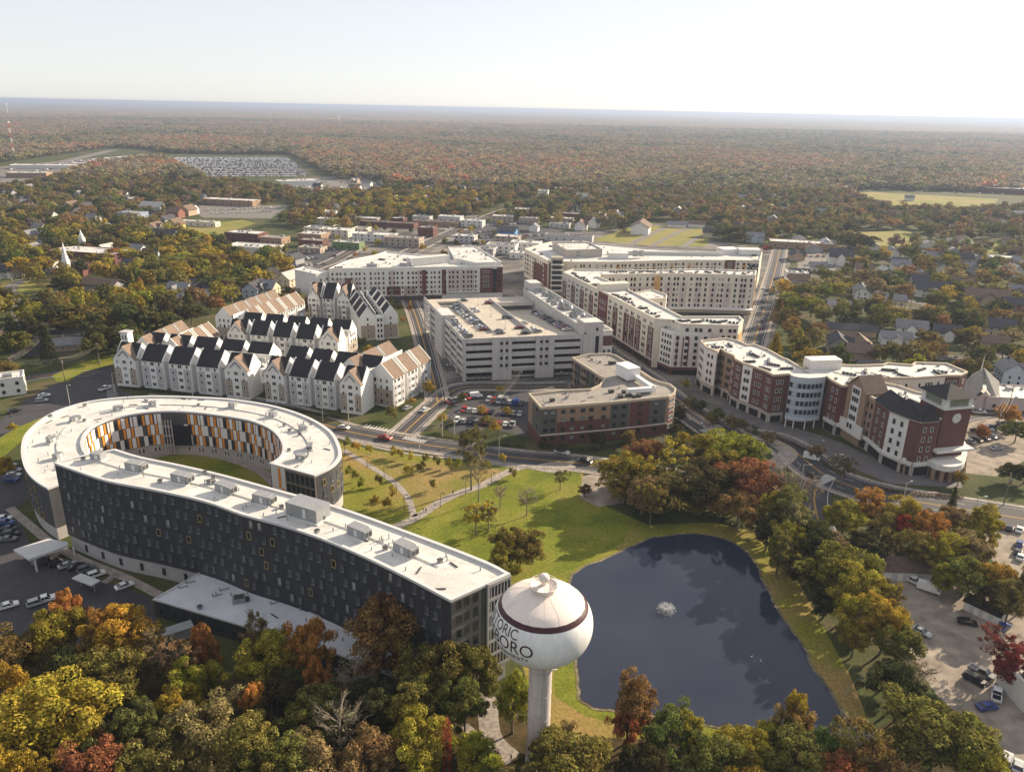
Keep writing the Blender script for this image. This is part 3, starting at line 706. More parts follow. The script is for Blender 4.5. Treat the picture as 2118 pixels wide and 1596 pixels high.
# ============================================================ parking garage
def garage():
    H=20.4; FL=P2(959,701,H); FR=P2(1205,691,H); BL=P2(878,615,H); BR=FR+(BL-FL)
    t=(FR-FL).normalized(); n=Vector((t.y,-t.x)); LX=(FR-FL).length; bk=(BL-FL); bd=bk.normalized(); LY=bk.length
    b=Bld('parking_garage','five storey grey parking garage with cars on its open top deck','parking garage',FL+t*25+bd*40)
    FOOT.append(ccw([FL,FR,BR,BL])); rz=math.atan2(t.y,t.x)
    def G(u,v): return FL+t*u+bd*v
    dk=H-1.1
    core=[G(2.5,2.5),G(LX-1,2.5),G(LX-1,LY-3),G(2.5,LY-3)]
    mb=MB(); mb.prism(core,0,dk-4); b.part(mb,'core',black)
    mb=MB()
    for k in range(1,6): mb.prism([G(.2,.2),G(LX-.2,.2),G(LX-.2,LY-.2),G(.2,LY-.2)],dk-.45-(k-1)*3.6-(3.6 if k>0 else 0),dk-.15-(k)*3.6)
    b.part(mb,'floor_slab',garagec)
    # deck: two sunlit lanes and a sunken ramp on the right
    uR=LX*.615; mb=MB()
    uA,uB=LX*.09,LX*.30; mb.prism([G(uB,.3),G(uR,.3),G(uR,LY-.3),G(uB,LY-.3)],dk-.4,dk); mb.prism([G(.3,.3),G(uA,.3),G(uA,LY-.3),G(.3,LY-.3)],dk-.4,dk); mb.prism([G(uA,.3),G(uB,.3),G(uB,LY*.22),G(uA,LY*.22)],dk-.4,dk); mb.prism([G(uA,LY*.92),G(uB,LY*.92),G(uB,LY-.3),G(uA,LY-.3)],dk-1,dk)
    a=[G(uA,LY*.22),G(uB,LY*.22),G(uB,LY*.93),G(uA,LY*.93)]; zz=[dk,dk,dk-2.6,dk-2.6]; mb.face([(a[i].x,a[i].y,zz[i]) for i in range(4)]); mb.walls([G(uA,LY*.22),G(uA,LY*.92)],dk-3.2,dk-.01,closed=False); mb.prism([G(uR,LY*.80),G(LX-.3,LY*.80),G(LX-.3,LY-.3),G(uR,LY-.3)],dk-1.0,dk); mb.prism([G(uR,.3),G(LX-.3,.3),G(LX-.3,7),G(uR,7)],dk-.4,dk)
    a=[G(uR,7),G(LX-.3,7),G(LX-.3,LY*.82),G(uR,LY*.82)]; zz=[dk,dk,dk-3.6,dk-3.6]
    mb.face([(a[i].x,a[i].y,zz[i]) for i in range(4)]); b.part(mb,'deck',deckc)
    mb=MB()
    for u,v0,v1,zb in ((LX*.30,LY*.14,LY*.93,dk-2.8),(uR,8,LY*.93,dk-3.7)):
        p,q=G(u,v0),G(u,v1); c=(p+q)/2; mb.box((c.x,c.y,(zb+dk+1.3)/2),((q-p).length,.35,dk+1.3-zb),math.atan2(bd.y,bd.x))
    p,q=G(uR,LY*.80),G(LX-.3,LY*.80); c=(p+q)/2; mb.box((c.x,c.y,dk+.05),((q-p).length,.35,2.2),rz)
    b.part(mb,'ramp_wall',garagec)
    # facades: spandrels and piers in front of the dark interior
    def facade(p,q,piers,nm):
        d=(q-p).normalized(); L=(q-p).length; m=Vector((d.y,-d.x)); mid=(p+q)/2
        if m.dot(-mid)<0: m=-m
        a=math.atan2(d.y,d.x); mb=MB()
        for k in range(6):
            z1=H-k*3.6; hh=2.15 if k else 2.2
            if k==5: break
            c=mid-m*.2; mb.box((c.x,c.y,z1-hh/2),(L,.4,hh),a)
        for u0,u1 in piers:
            c=p+d*((u0+u1)/2*L)+m*.12; mb.box((c.x,c.y,(H+.25)/2),((u1-u0)*L,.7,H+.25),a)
        b.part(mb,nm,garagec)
        return p,d,m,L,a
    p,d,m,L,a=facade(FL,FR,[(0,.018),(.235,.30),(.325,.345),(.37,.40),(.60,.635),(.66,.68),(.71,.76),(.985,1)],'front_spandrels')
    mb=MB()   # solid bays round the entrance
    for u0,u1 in ((.235,.40),(.60,.76)):
        c=p+d*((u0+u1)/2*L)+m*.15; mb.box((c.x,c.y,2.6),((u1-u0)*L-.1,.85,5.2),a)
    c=p+d*(.5*L)+m*.2; mb.box((c.x,c.y,5.35),(.2*L,.9,.5),a); b.part(mb,'entrance_surround',garagec)
    mb=MB()
    for u in (.02,.05,.10,.15,.2,.78,.84,.9,.95): 
        c=p+d*(u*L)-m*.3; mb.box((c.x,c.y,2.0),(.25,.3,4),a)
    for z in (1.2,2.4,3.4):
        for u0,u1 in ((.02,.23),(.77,.985)):
            c=p+d*((u0+u1)/2*L)-m*.3; mb.box((c.x,c.y,z),((u1-u0)*L,.1,.12),a)
    b.part(mb,'ground_grille',metal_d)
    q2=FL+bd*(LY*.44); facade(q2,FL,[(0,.02),(.33,.36),(.66,.69),(.98,1)],'side_spandrels')
    facade(BL,FL+bd*(LY*.62),[(0,.03),(.45,.5),(.97,1)],'side_spandrels')
    # stair towers
    mb=MB(); s=[G(-1.5,LY*.44),G(5.5,LY*.44),G(5.5,LY*.63),G(-1.5,LY*.63)]; mb.prism(s,0,H+1.6); b.part(mb,'stair_tower',garagec,'left stair tower')
    mb=MB(); mb.prism(inset(ccw(s),.5),H+1.6,H+1.7); b.part(mb,'stair_tower_roof',white_roof)
    windows(b,s[0],s[1],[.55],[3.5,7,10.5,14],1.8,1.7,'dark',.02)
    # liner block on the right with white roof
    W2=15; s=[G(LX+.2,-.5),G(LX+10,-.5),G(LX+10,8),G(LX+.2,8)]
    mb=MB(); mb.prism(s,0,H+5.6); b.part(mb,'stair_tower',garagec,'right stair tower')
    mb=MB(); mb.prism(inset(ccw(s),.5),H+5.6,H+5.75); b.part(mb,'stair_tower_roof',white_roof)
    A,B=s[0],s[1]
    bay(b,A,B,.62,.80,4,H-1,glass,.08,'stair_glazing'); windows(b,A,B,[.68],[H+2.3],1.1,1.6,'dark',.02); windows(b,A,B,[.1],[H+.6],.8,.9,'dark',.02)
    s=[G(LX+.2,8.05),G(LX+13,8.05),G(LX+13,LY+2),G(LX+.2,LY+2)]
    shell(b,s,H+3.4,garagec,par=.9,rname='liner_roof',wname='liner_wall')
    s2=[G(LX+10.1,1.2),G(LX+15.5,1.2),G(LX+15.5,LY),G(LX+13.1,LY),G(LX+13.1,8.0),G(LX+10.1,8.0)]
    shell(b,s2,H+1.2,ivory,par=.8,rname='liner_roof',wname='liner_wall')
    bay(b,G(LX+10.1,1.2),G(LX+15.5,1.2),.02,.98,H-6.5,H-1.6,brick,.12); windows(b,G(LX+10.1,1.2),G(LX+15.5,1.2),[.3,.72],[4,7.6,11.2],1.5,1.9,'white')
    mb=MB(); s=[G(LX+2,LY-3),G(LX+9,LY-3),G(LX+9,LY+6),G(LX+2,LY+6)]; mb.prism(s,H,H+7); mb.prism(inset(ccw(s),.4),H+7,H+7.12,1); b.part(mb,'rear_stair_tower',[garagec,white_roof])
    # mechanical plant on the liner roof
    random.seed(3)
    for v in np.linspace(12,LY-6,9):
        for k in range(3):
            c=G(LX+3+random.uniform(0,7),v+random.uniform(-3,3)); sz=(random.uniform(1.5,3.4),random.uniform(1.2,2.2),random.uniform(1,2.3)); mb=MB(); mb.box((c.x,c.y,H+2.6+sz[2]/2),sz,rz); mb.box((c.x,c.y,H+2.7+sz[2]),(sz[0]*.6,sz[1]*.6,.25),rz,1)
            if k==0: mb.tube([(c.x,c.y,H+2.6),(c.x+1.8,c.y+.7,H+3.6),(c.x+3,c.y+1.2,H+3.6)],.35,6)
            b.part(mb,'roof_plant',[metal_g,metal_d])
    mb=MB()
    for v in (20,36,50):
        c=G(LX+8,v); mb.tube([(c.x,c.y,H+2.6),(c.x,c.y,H+4.9)],1.1,14)
    b.part(mb,'cooling_fan',steel,smooth=True)
    # deck lamps
    for u,v in ((LX*.44,18),(LX*.44,42),(LX*.44,66),(LX*.80,24),(LX*.64,12),(LX*.80,64)):
        c=G(u,v); mb=MB(); mb.tube([(c.x,c.y,dk),(c.x,c.y,dk+5.5)],.09,6); mb.box((c.x,c.y,dk+5.5),(1.9,.35,.15),rz); mb.box((c.x,c.y,dk+.3),(.5,.5,.6),rz); b.part(mb,'deck_lamp',steel)
    mb=MB()   # stall lines
    for v in np.arange(6,LY-6,2.7):
        for u0 in (LX*.30+.4,uR-5.4):
            p=G(u0,v); q=G(u0+5,v); c=(p+q)/2; mb.box((c.x,c.y,dk+.012),(5,.1,.02),rz)
    b.part(mb,'stall_lines',paint_w)
    b.finish(); return G,LX,LY,dk,t,bd
GAR=garage()

# ============================================================ halls
def cols(L,s): n=max(1,int(L/s)); return [(i+.5)/n for i in range(n)]
def paired(L,s,gap=1.3):
    out=[]; n=max(1,int(L/s))
    for i in range(n):
        c=(i+.5)/n
        if i%3==1: out+=[c-gap/L/1.2,c+gap/L/1.2]
        else: out.append(c)
    return out
def along(A,B,f): return A+(B-A)*f
def hall_north_left():
    h=22; q=px2([(680,555),(1040,549.5),(985,515),(927,516),(930,531),(880,527),(800,519),(779,526),(716,539)],h)
    b=Bld('residence_hall','long six storey white residence hall with one straight front, beyond the parking garage','residence hall',P2(860,590,0),'white roofed residence halls')
    shell(b,q,h,ivory,par=.9)
    A,B=P2(680,555,h),P2(1040,549.5,h); L=(B-A).length
    zs=[5.6+3.15*k for k in range(5)]
    spec=[(.02,.10,6.8,15.5,lilac),(.085,.12,3.6,15.5,brickd),(.12,.17,3.6,15.5,lilac),(.335,.37,3,h-2,lilac),(.32,.40,3,9.5,brickd),(.42,.49,3,9.5,taupe),(.50,.525,3,h-2,lilac),(.525,.55,3,h-2,brickd),(.64,.665,3,h-2,brickd),(.675,.83,6,h-2,lilac),(.865,.94,4,h-1.5,brick),(.965,1.0,4,h-1,brickd)]
    for u0,u1,z0,z1,m_ in spec: bay(b,A,B,u0,u1,z0,z1,m_,.12)
    us=[u for u in paired(L,3.9) if u<.86]
    windows(b,A,B,us,zs,1.15,1.7,'dark',.14,'white'); windows(b,A,B,[.9],zs[1:],4.2,1.3,'white',.14); windows(b,A,B,[.98],zs[1:],1.6,2.0,'dark',.14)
    bay(b,A,B,.94,.965,4,h-2,glass,.1,'glazing')
    bay(b,A,B,.67,.86,5.0,5.6,ivory,1.6,'ledge'); 
    for u in (.26,.34,.42,.5,.58): bay(b,A,B,u,u+.012,0,3.6,brickd,.6,'pier')
    bay(b,A,B,.2,.64,0,3.1,metal_d,.05,'shopfront'); bay(b,A,B,.2,.66,3.2,3.8,lilac,.5,'band')
    # left end lower wing
    A2,B2=P2(654,565,20),P2(682,560,20); A2,B2,t,n,L2=cface(A2,B2); mb=MB(); qq=ccw([A2,B2,B2-n*26,A2-n*22]); shell(b,[Vector(p) for p in qq],19.5,ivory,par=.6)
    windows(b,A2,B2,[.3,.75],zs[:4],1.1,1.7,'dark')
    # right rear wing rises a little; its wall towards us
    q=px2([(927,510),(984,509),(1037,541),(985,543),(940,533)],24); shell(b,q,24,ivory,par=.7)
    windows(b,P2(927,510,24),P2(940,533,24),[.2,.5,.8],[21],1.1,1.6,'dark')
    # penthouse and parapet screens
    a,c=P2(850,548,h),P2(930,541,h); A3,B3,t,n,L3=cface(a,c); mb=MB(); mb.prism(ccw([A3,B3,B3-n*7,A3-n*7]),h-1,h+4); b.part(mb,'penthouse',ivory)
    mb=MB(); mb.prism(ccw([A3,B3,B3-n*7,A3-n*7]),h+4,h+4.1); b.part(mb,'penthouse_roof',white_roof)
    units_on(b,[P2(x,y,h) for x,y in ((790,535),(840,536),(770,543),(900,538),(985,530),(700,551),(830,545))],h-.85,(1.4,1.2,.9),n=3)
    for (x,y) in ((770,551),(838,550)):
        c=P(x,y,h-.8); mb=MB(); mb.box(c+Vector((0,0,.9)),(7,2.4,1.8),R(-5)); b.part(mb,'roof_vent',metal_g)
    b.finish()
hall_north_left()
def hall_north_right():
    h=21; q=px2([(1085,514),(1133,538),(1183,541),(1272,541),(1420,537),(1571,538),(1577,521),(1548,518),(1492,521),(1340,513),(1246,504),(1178,499),(1141,499)],h)
    b=Bld('residence_hall','sprawling cream residence hall at the back, with tall angled corner tower and long low front','residence hall',P2(1300,560,0),'white roofed residence halls')
    shell(b,q,h,cream,par=.9)
    A,B=P2(1085,514,h),P2(1133,538,h); L=(B-A).length; zs=[3.2+3.2*k for k in range(5)]
    bay(b,A,B,.42,.82,0,15.5,brick,.12); windows(b,A,B,paired(L,5),[z+1 for z in zs],1.2,1.8,'dark',.14); bay(b,A,B,.86,1,0,18,brickd,.2)
    A,B=P2(1136,539,h),P2(1165,540,h); bay(b,A,B,0,1,0,h-1.5,brickd,.15); 
    c=P2(1152,541,h); mb=MB(); mb.box((c.x,c.y-1,12),(8,7,25)); b.part(mb,'corner_tower',mat('balcony tower trim',(.34,.32,.25),.8,.08))
    for k in range(6):
        mb=MB(); mb.box((c.x,c.y-5.2,1.8+3.6*k),(8.6,2.6,.5)); b.part(mb,'balcony',ivory)
        b.item('window',winmesh('dark',6.4,2.3),Vector((c.x,c.y-4.55,3.6+3.6*k)),Vector((0,-1)))
    for a,c,m_ in (((1183,541),(1272,541),lilac),((1272,541),(1420,537),ivory),((1420,537),(1571,538),lilac)):
        A,B=P2(*a,h),P2(*c,h); L=(B-A).length; us=paired(L,4.4); windows(b,A,B,us,[z+2 for z in zs],1.3,1.9,'dark',.12,'blind')
        for i,u in enumerate(us[::4]): bay(b,A,B,max(0,u-.02),min(1,u+.03),12,h-2,[ochre,lilac,taupe][i%3],.1)
    A,B=P2(1420,537,h),P2(1571,538,h); bay(b,A,B,.53,.67,4,h,brick,.4); windows(b,A,B,[.6],[18,14],2.2,3,'white',.42)
    windows(b,A,B,[.90,.96],[17,13.5],3.6,2.6,'dark',.1)
    # grey inner wing wall rising behind the well
    a,c=P2(1171,531,h),P2(1245,529,h); A,B,t,n,L=cface(a,c); gw=mat('warm grey render',(.40,.36,.32),.85,.06,.3)
    q=ccw([A,B,B-n*30,A-n*34]); shell(b,[Vector(p) for p in q],h+5,gw,par=.8)
    windows(b,A,B,[.3,.36],[h+1,h+3],1.5,1.5,'white',.02)
    # well beyond the front roof: pale courtyard wall
    a,c=P2(1255,524,h),P2(1495,527,h); A,B,t,n,L=cface(a,c); mb=MB(); mb.prism(ccw([A,B,B-n*1.2,A-n*1.2]),h-1,h+1.8); b.part(mb,'roof_screen',mat('pale grey screen',(.52,.51,.48),.8,.05))
    c=P(1278,531,h); mb=MB(); mb.box(c+Vector((0,0,1)),(14,7,4.5)); b.part(mb,'penthouse',ivory)
    c=P(1548,524,h); mb=MB(); mb.box(c+Vector((0,0,1.5)),(16,9,4)); mb.box(c+Vector((-14,4,1)),(14,12,4),.3); b.part(mb,'penthouse',ivory)
    for x in (1313,1326):
        c=P(x,531,h); mb=MB()
        for k in range(3): mb.box(c+Vector((0,0,1+k*1.6)),(3.6,3.0,1.1))
        b.part(mb,'cooling_unit',steel)
    units_on(b,[P2(x,y,h) for x,y in ((1106,515),(1140,508),(1160,508),(1175,505),(1120,524),(1560,527))],h-.85,(1.6,1.4,1.0),n=2)
    b.finish()
hall_north_right()
def hall_u():
    h=25
    q=px2([(1165,562),(1239,598),(1258,607),(1355,658),(1388,660),(1411,669),(1528,672),(1538,661),(1529,653),(1411,654),(1322,609),(1297,596),(1237,571),(1243,567),(1377,565),(1470,566),(1563,569),(1565,559),(1440,555),(1340,558),(1211,557),(1186,556)],h)
    b=Bld('residence_hall','large U-shaped cream and red brick residence hall curving round a parking court','residence hall',P2(1300,720,0),'white roofed residence halls')
    shell(b,q,h,cream,par=.9,rw=.7)
    zs=[5.6+3.15*k for k in range(6)]
    # street side, upper stretch and lower stretch
    for a,c,kk in (((1165,562),(1239,598),0),((1258,607),(1355,658),1)):
        A,B=P2(*a,h),P2(*c,h); L=(B-A).length; n_=int(L/6.2); us=[]
        for i in range(n_):
            u0=i/n_; u1=(i+1)/n_
            if i%2==(1 if kk else 0) or i%5==4: bay(b,A,B,u0+.01,u1-.01,4.2,h-5.2,brick,.14)
            us+=[(u0+u1)/2-.9/L,(u0+u1)/2+.9/L]
        windows(b,A,B,us,zs,1.05,1.9,'white',.17,'dark')
        bay(b,A,B,0,1,0,3.4,brickd,.5,'shopfront_wall'); bay(b,A,B,.02,.98,.3,2.9,black,.55,'shopfront_glazing'); bay(b,A,B,0,1,3.5,4.1,lilac,.7,'band')
        for i in range(n_+1): bay(b,A,B,min(.985,i/n_),min(1,i/n_+.015),0,3.4,brick,.9,'pier')
    A,B=P2(1239,598,h),P2(1258,607,h); bay(b,A,B,0,1,3,h-1,brickd,.25); windows(b,A,B,[.25,.5,.75],[19,15.5,9],1.5,2,'white',.27)
    # lower front corner bay (one floor lower) and end wing
    q=px2([(1366,676),(1375,674),(1392,684),(1402,682),(1452,690),(1452,700),(1392,694)],h-4)
    A,B=P2(1361,663,h),P2(1388,661,h)
    c0=P2(1367,678,h-4); c1=P2(1393,688,h-4); c2=P2(1470,690,h-4); c3=P2(1480,675,h-4); c4=P2(1388,668,h-4)
    bq=ccw([c0,c1,c2,c3+Vector((0,6)),c4+Vector((0,6))]); shell(b,bq,h-4,ivory,par=.6,rw=.5)
    windows(b,c0,c1,[.2,.42,.62,.82],[5.8+3.2*k for k in range(5)],1.1,1.8,'dark')
    for a,c in ((c1,c2),):
        windows(b,a,c,cols((c-a).length,4.2),[5.8+3.2*k for k in range(5)],1.5,1.8,'dark',.1)
        for u in (.12,.27,.42): bay(b,a,c,u,u+.03,4.3,h-6,brickd,.2)
    for a,c in ((c0,c1),(c1,c2)): bay(b,a,c,0,1,0,3.9,brickd,.35,'shopfront_wall'); bay(b,a,c,.06,.94,.4,2.8,black,.42,'shopfront_glazing')
    A,B=P2(1411,669,h),P2(1528,672,h); windows(b,A,B,paired((B-A).length,5),[h-3.0],1.5,1.7,'dark',.02); windows(b,A,B,[.75,.85,.95],[h-6.2,h-9.4],1.3,1.7,'dark')
    A,B=P2(1528,672,h),P2(1538,661,h); bay(b,A,B,.1,.9,5,h-5,ochre,.3)
    # inner court facades
    A,B=P2(1243,567,h),P2(1377,565,h); L=(B-A).length
    windows(b,A,B,paired(L,4.6),[4+3.5*k for k in range(6)],1.2,2.0,'dark',.12,'blind'); bay(b,A,B,0,.8,13,16.8,lilac,.1); bay(b,A,B,.83,.93,3,h-1.6,ochre,.2)
    for a,c in (((1377,565),(1470,566)),((1470,566),(1563,569))):
        A,B=P2(*a,h),P2(*c,h); L=(B-A).length; windows(b,A,B,paired(L,4.4),[4.6+3.4*k for k in range(6)],1.25,2.0,'dark',.1,'blind')
        n_=int(L/4.4)
        for i in range(0,n_,2): bay(b,A,B,i/n_+.005,(i+1)/n_-.005,3,h-5.6,lilac,.07)
        A,B,t,n,L=cface(A,B); mb=MB(); mb.prism(ccw([A,B,B+n*5,A+n*5]),3.2,3.9); b.part(mb,'arcade_roof',ivory)
    A,B=P2(1563,569,h),P2(1565,559,h); bay(b,A,B,.1,.9,4,h-4,ochre,.3)
    q=px2([(1310,603),(1350,596),(1380,607),(1378,614),(1330,616)],h-1); shell(b,q,h-1.5,cream,par=.8)
    windows(b,P2(1330,616,h-1),P2(1378,614,h-1),[.3,.5,.8],[h-5,h-8.4],1.2,1.9,'dark'); 
    c=P2(1275,602,h); mb=MB(); a=math.atan2(-1,.35)
    a,c=P2(1243,600,h),P2(1302,597,h); A,B,t,n,L=cface(a,c); mb.prism(ccw([A,B,B-n*6,A-n*6]),h-1,h+3.2); b.part(mb,'penthouse',cream)
    pts=[]
    for (x0,y0),(x1,y1),k in (((1178,562),(1236,592),7),((1268,606),(1360,654),10),((1395,661),(1520,664),8),((1260,561),(1550,563),15)):
        for i in range(k): pts.append(P2(x0+(x1-x0)*(i+.5)/k+random.uniform(-3,6),y0+(y1-y0)*(i+.5)/k+random.uniform(-2,1.5),h))
    units_on(b,pts,h-.85,(1.3,1.1,.9),n=3)
    b.finish()
hall_u()
def hotel():
    h=16.2; q=px2([(1094,813),(1118.5,841),(1264,830),(1384,818),(1396,811),(1398,803),(1387,794),(1362,787),(1349,781),(1303,751),(1273,733),(1260,730),(1219,731),(1184,739),(1251,782),(1240,795),(1222,803),(1160,806)],h)
    b=Bld('hotel','L-shaped four storey brick and tan hotel with grey roof and rounded nose','hotel',P2(1240,850,0))
    shell(b,q,h,brown_stucco,grey_roof,par=.9,pm=mat('cream cornice',(.50,.43,.33),.8,.06))
    A,B=P2(1118.5,841,h),P2(1264,830,h); A2,B2=B,P2(1384,818,h); zs=[3.0,6.6,10.2,13.6]
    bay(b,A,B,.0,.23,5.0,h-1.4,sageg,.15); bay(b,A,B,0,1,0,4.6,brick,.2); bay(b,A,B,.24,.99,4.6,9.4,brick,.16); bay(b,A,B,0,1,4.5,5.0,cream,.3,'band')
    windows(b,A,B,[.07,.17,.32,.45,.60,.72,.9],zs,1.7,1.5,'dark',.22,'dblind')
    bay(b,A2,B2,.0,.32,5,h-1.4,sageg,.15); bay(b,A2,B2,0,1,0,5,brick,.2); bay(b,A2,B2,.34,.66,5,h-1.2,brick,.3); bay(b,A2,B2,.67,.95,5,h-1.4,sageg,.15); bay(b,A2,B2,0,1,4.5,5.0,cream,.38,'band')
    windows(b,A2,B2,[.07,.22,.5,.78],zs,1.7,1.5,'dark',.33,'dblind')
    A,B=P2(1094,813,h),P2(1118.5,841,h); bay(b,A,B,.35,1,5,h-1.4,sageg,.12); bay(b,A,B,0,1,0,4.6,brick,.2); windows(b,A,B,[.75],zs[1:],1.5,1.5,'dark',.14)
    A,B=P2(1184,739,h),P2(1222,762,h); C=P2(1251,782,h); L=(C-A).length
    bay(b,A,C,.10,.28,2,h-1.4,sageg,.12); bay(b,A,C,.45,.72,2,h-1.4,sageg,.12); windows(b,A,C,[.03,.14,.24,.34,.41,.52,.66,.78,.88],zs,1.2,1.7,'dark',.14)
    A,B=P2(1384,818,h),P2(1396,811,h); windows(b,A,B,[.3,.7],zs,1.6,1.8,'white',.1); bay(b,A,B,0,1,0,9,brickd,.05)
    A,B=P2(1396,811,h),P2(1398,803,h); windows(b,A,B,[.5],zs,2,1.8,'white',.1)
    # white rooftop plant
    hx=P(1255,800,h); mb=MB(); a=math.radians(-60)
    p0=P(1293,776,h-.8); p1=P(1312,786,h-.8); mb.box(((p0.x+p1.x)/2-1,(p0.y+p1.y)/2,h+2.2),(9,6,5.0),R(-62)); 
    p=[P(1315,783,h),P(1352,808,h),P(1300,812,h)]
    for u,v in ((p[0],p[1]),(p[1],p[2])): mb.box(((u.x+v.x)/2,(u.y+v.y)/2,h+.9),((v-u).length+1,1.8,1.6),math.atan2(v.y-u.y,v.x-u.x))
    b.part(mb,'rooftop_plant',white_p)
    mb=MB(); 
    for x,y in ((1270,752),(1290,763),(1262,752),(1142,829),(1290,812),(1300,819),(1312,822),(1283,822),(1322,820),(1264,811)):
        c=P(x,y,h-.7); mb=MB(); mb.box(c+Vector((0,0,.5)),(random.uniform(1,2.2),1.3,1.1),.4); b.part(mb,'roof_unit',metal_d)
    b.finish()
hotel()
def hall_clock():
    h=21
    F1=px2([(1449,703),(1460,716),(1484,726),(1490,720),(1504,728),(1518,734),(1521,741),(1538,749.5),(1558,756),(1585,766),(1600,774),(1630,772)],h)
    bayc=px2([(1636,773),(1650,777),(1674,779),(1695,778),(1709,776)],h)
    F2=px2([(1719,784),(1742,796),(1760,797),(1768,800),(1813,825),(1842,847),(1882,863),(1905,870),(1942,868)],h)
    T=px2([(1953,872),(1996,868),(1998,845),(1955,838)],h)
    back=px2([(1934,816),(1896,809),(1860,796),(1813,787),(1760,780),(1845,780),(1891,780),(1956,775),(1987,775),(2002,768),(1958,750),(1925,749),(1893,748),(1886,753),(1835,749),(1827,752),(1778,754),(1742,753),(1676,753),(1660,760),(1630,742),(1621,739),(1590,722),(1561,711),(1546,712),(1526,703),(1503,698)],h)
    poly=F1+bayc+F2+[P2(1950,862,h),P2(1950,840,h)]+back
    b=Bld('apartment_hall','red brick and cream hall with stepped front, curved window bay and clock tower','residence hall',P2(1720,900,0),'white roofed residence halls')
    shell(b,poly,h,brick,par=.8,rw=.6,pm=mat('cream cornice',(.5,.43,.33)))
    zs=[6.4+3.7*k for k in range(4)]
    st=[(cream,1),(lilac,0),(brickd,0),(brown_stucco,1),(brick,0),(brick,1),(brick,0),(ivory,1),(brick,1),(brick,0),(brick,1)]
    for i in range(len(F1)-1):
        A,B=F1[i],F1[i+1]; L=(B-A).length; m_=[ivory,ivory,taupe,brown_stucco,brown_stucco,brickd,brick,ivory,brick,brick,brick][i]
        bay(b,A,B,0,1,4.4,h-.95,m_,.12); 
        if L>4: windows(b,A,B,[.28,.5,.72] if L>9 else [.35,.65],zs,1.1,1.8,'white' if m_ in(brick,brickd) else 'dark',.14)
        bay(b,A,B,0,1,0,4.2,stone,.35,'base'); bay(b,A,B,.15,.85,.2,3,black,.42,'shop_arch')
    # curved glazed bay
    cur=smooth_line(bayc,4); gb=mat('pale blue grey panel',(.42,.46,.50),.6,.05)
    Wm=winmesh('dark',1.35,2.0)
    mb=MB(); 
    off=[p+Vector((-p.x,-p.y)).normalized()*2.2 for p in cur]
    mb.walls(off+[cur[-1],cur[0]],4.6,h+.2); mb.poly(ccw(off+[cur[-1],cur[0]]),h+.2,1); mb.poly(ccw(off+[cur[-1],cur[0]]),4.6,0,True); b.part(mb,'curved_bay',[gb,white_roof])
    pts=resample(off,1.75)
    for i in range(len(pts)-1):
        A=pts[i];B=pts[i+1]; _,_,t,n,L=cface(A,B); c=(A+B)/2
        for z in zs: b.item('window',Wm,Vector((c.x+n.x*.03,c.y+n.y*.03,z)),n)
    off2=[p+Vector((-p.x,-p.y)).normalized()*5.2 for p in cur]; off3=[p+Vector((-p.x,-p.y)).normalized()*.3 for p in cur]
    mb=MB(); mb.prism(off2+off3[::-1],3.6,4.4); b.part(mb,'canopy',gb)
    mb=MB()
    for p in off2[1::4]: mb.tube([(p.x*1.002,p.y*1.002,0),(p.x*1.002,p.y*1.002,3.6)],.25,8)
    b.part(mb,'canopy_column',white_p)
    mats=[brickd,brickd,None,brown_stucco,brick,ivory,brick,brick]
    for i in range(len(F2)-1):
        A,B=F2[i],F2[i+1]; L=(B-A).length
        if mats[i]: bay(b,A,B,0,1,4.4,h-.95,mats[i],.12)
        if L>4: windows(b,A,B,[.3,.7] if L<12 else [.12,.3,.5,.7,.88],zs,1.1,1.9,'white' if mats[i] in(brick,brickd) else 'dark',.14)
        bay(b,A,B,0,1,0,4.6,stone,.4,'base'); bay(b,A,B,.1,.9,.2,3.4,black,.47,'shop_arch')
        bay(b,A,B,0,1,4.0,5.2,ivory,.9,'cornice_band')
    # gabled centre piece
    A,B=F2[2],F2[4]; A,B,t,n,L=cface(A,B); A=A+n*1.2; B=A+t*11
    mb=MB(); 
    G=lambda u,v,z:(A.x+t.x*u-n.x*v,A.y+t.y*u-n.y*v,z)
    mb.face([G(0,0,0),G(11,0,0),G(11,0,h+.5),G(5.5,0,h+5.5),G(0,0,h+.5)]); mb.face([G(11,0,0),G(11,9,0),G(11,9,h+.5),G(11,0,h+.5)]); mb.face([G(0,9,0),G(0,0,0),G(0,0,h+.5),G(0,9,h+.5)]); mb.face([G(11,9,h-1),G(0,9,h-1),G(0,9,h+.5),G(5.5,9,h+5.5),G(11,9,h+.5)])
    b.part(mb,'gable_wall',brown_stucco)
    mb=MB()
    for s in (0,1):
        u=-.5 if s==0 else 11.5; a=[G(u,-.7,h+.1),G(5.5,-.7,h+5.7),G(5.5,9.5,h+5.7),G(u,9.5,h+.1)]; mb.face(a[::-1] if not s else a); mb.face([(x,y,z+.3) for x,y,z in (a if not s else a[::-1])])
        mb.face([a[0],a[1],(a[1][0],a[1][1],a[1][2]+.3),(a[0][0],a[0][1],a[0][2]+.3)])
    b.part(mb,'gable_roof',shingle)
    bay(b,A,B,.28,.72,7,h+1.5,ivory,.2); bay(b,A,B,-.15,1.15,3.5,8.2,ivory,.8); windows(b,A,B,[.38,.5,.62],[10,13.7,17.4,20.6],1.0,1.9,'dark',.22); windows(b,A,B,[.42,.58],[6.6],1.2,1.8,'dark',.82)
    # dark mansard on the front wing
    mb=MB()
    fr=F2[4:]; fr=[fr[0]]+fr[1:]
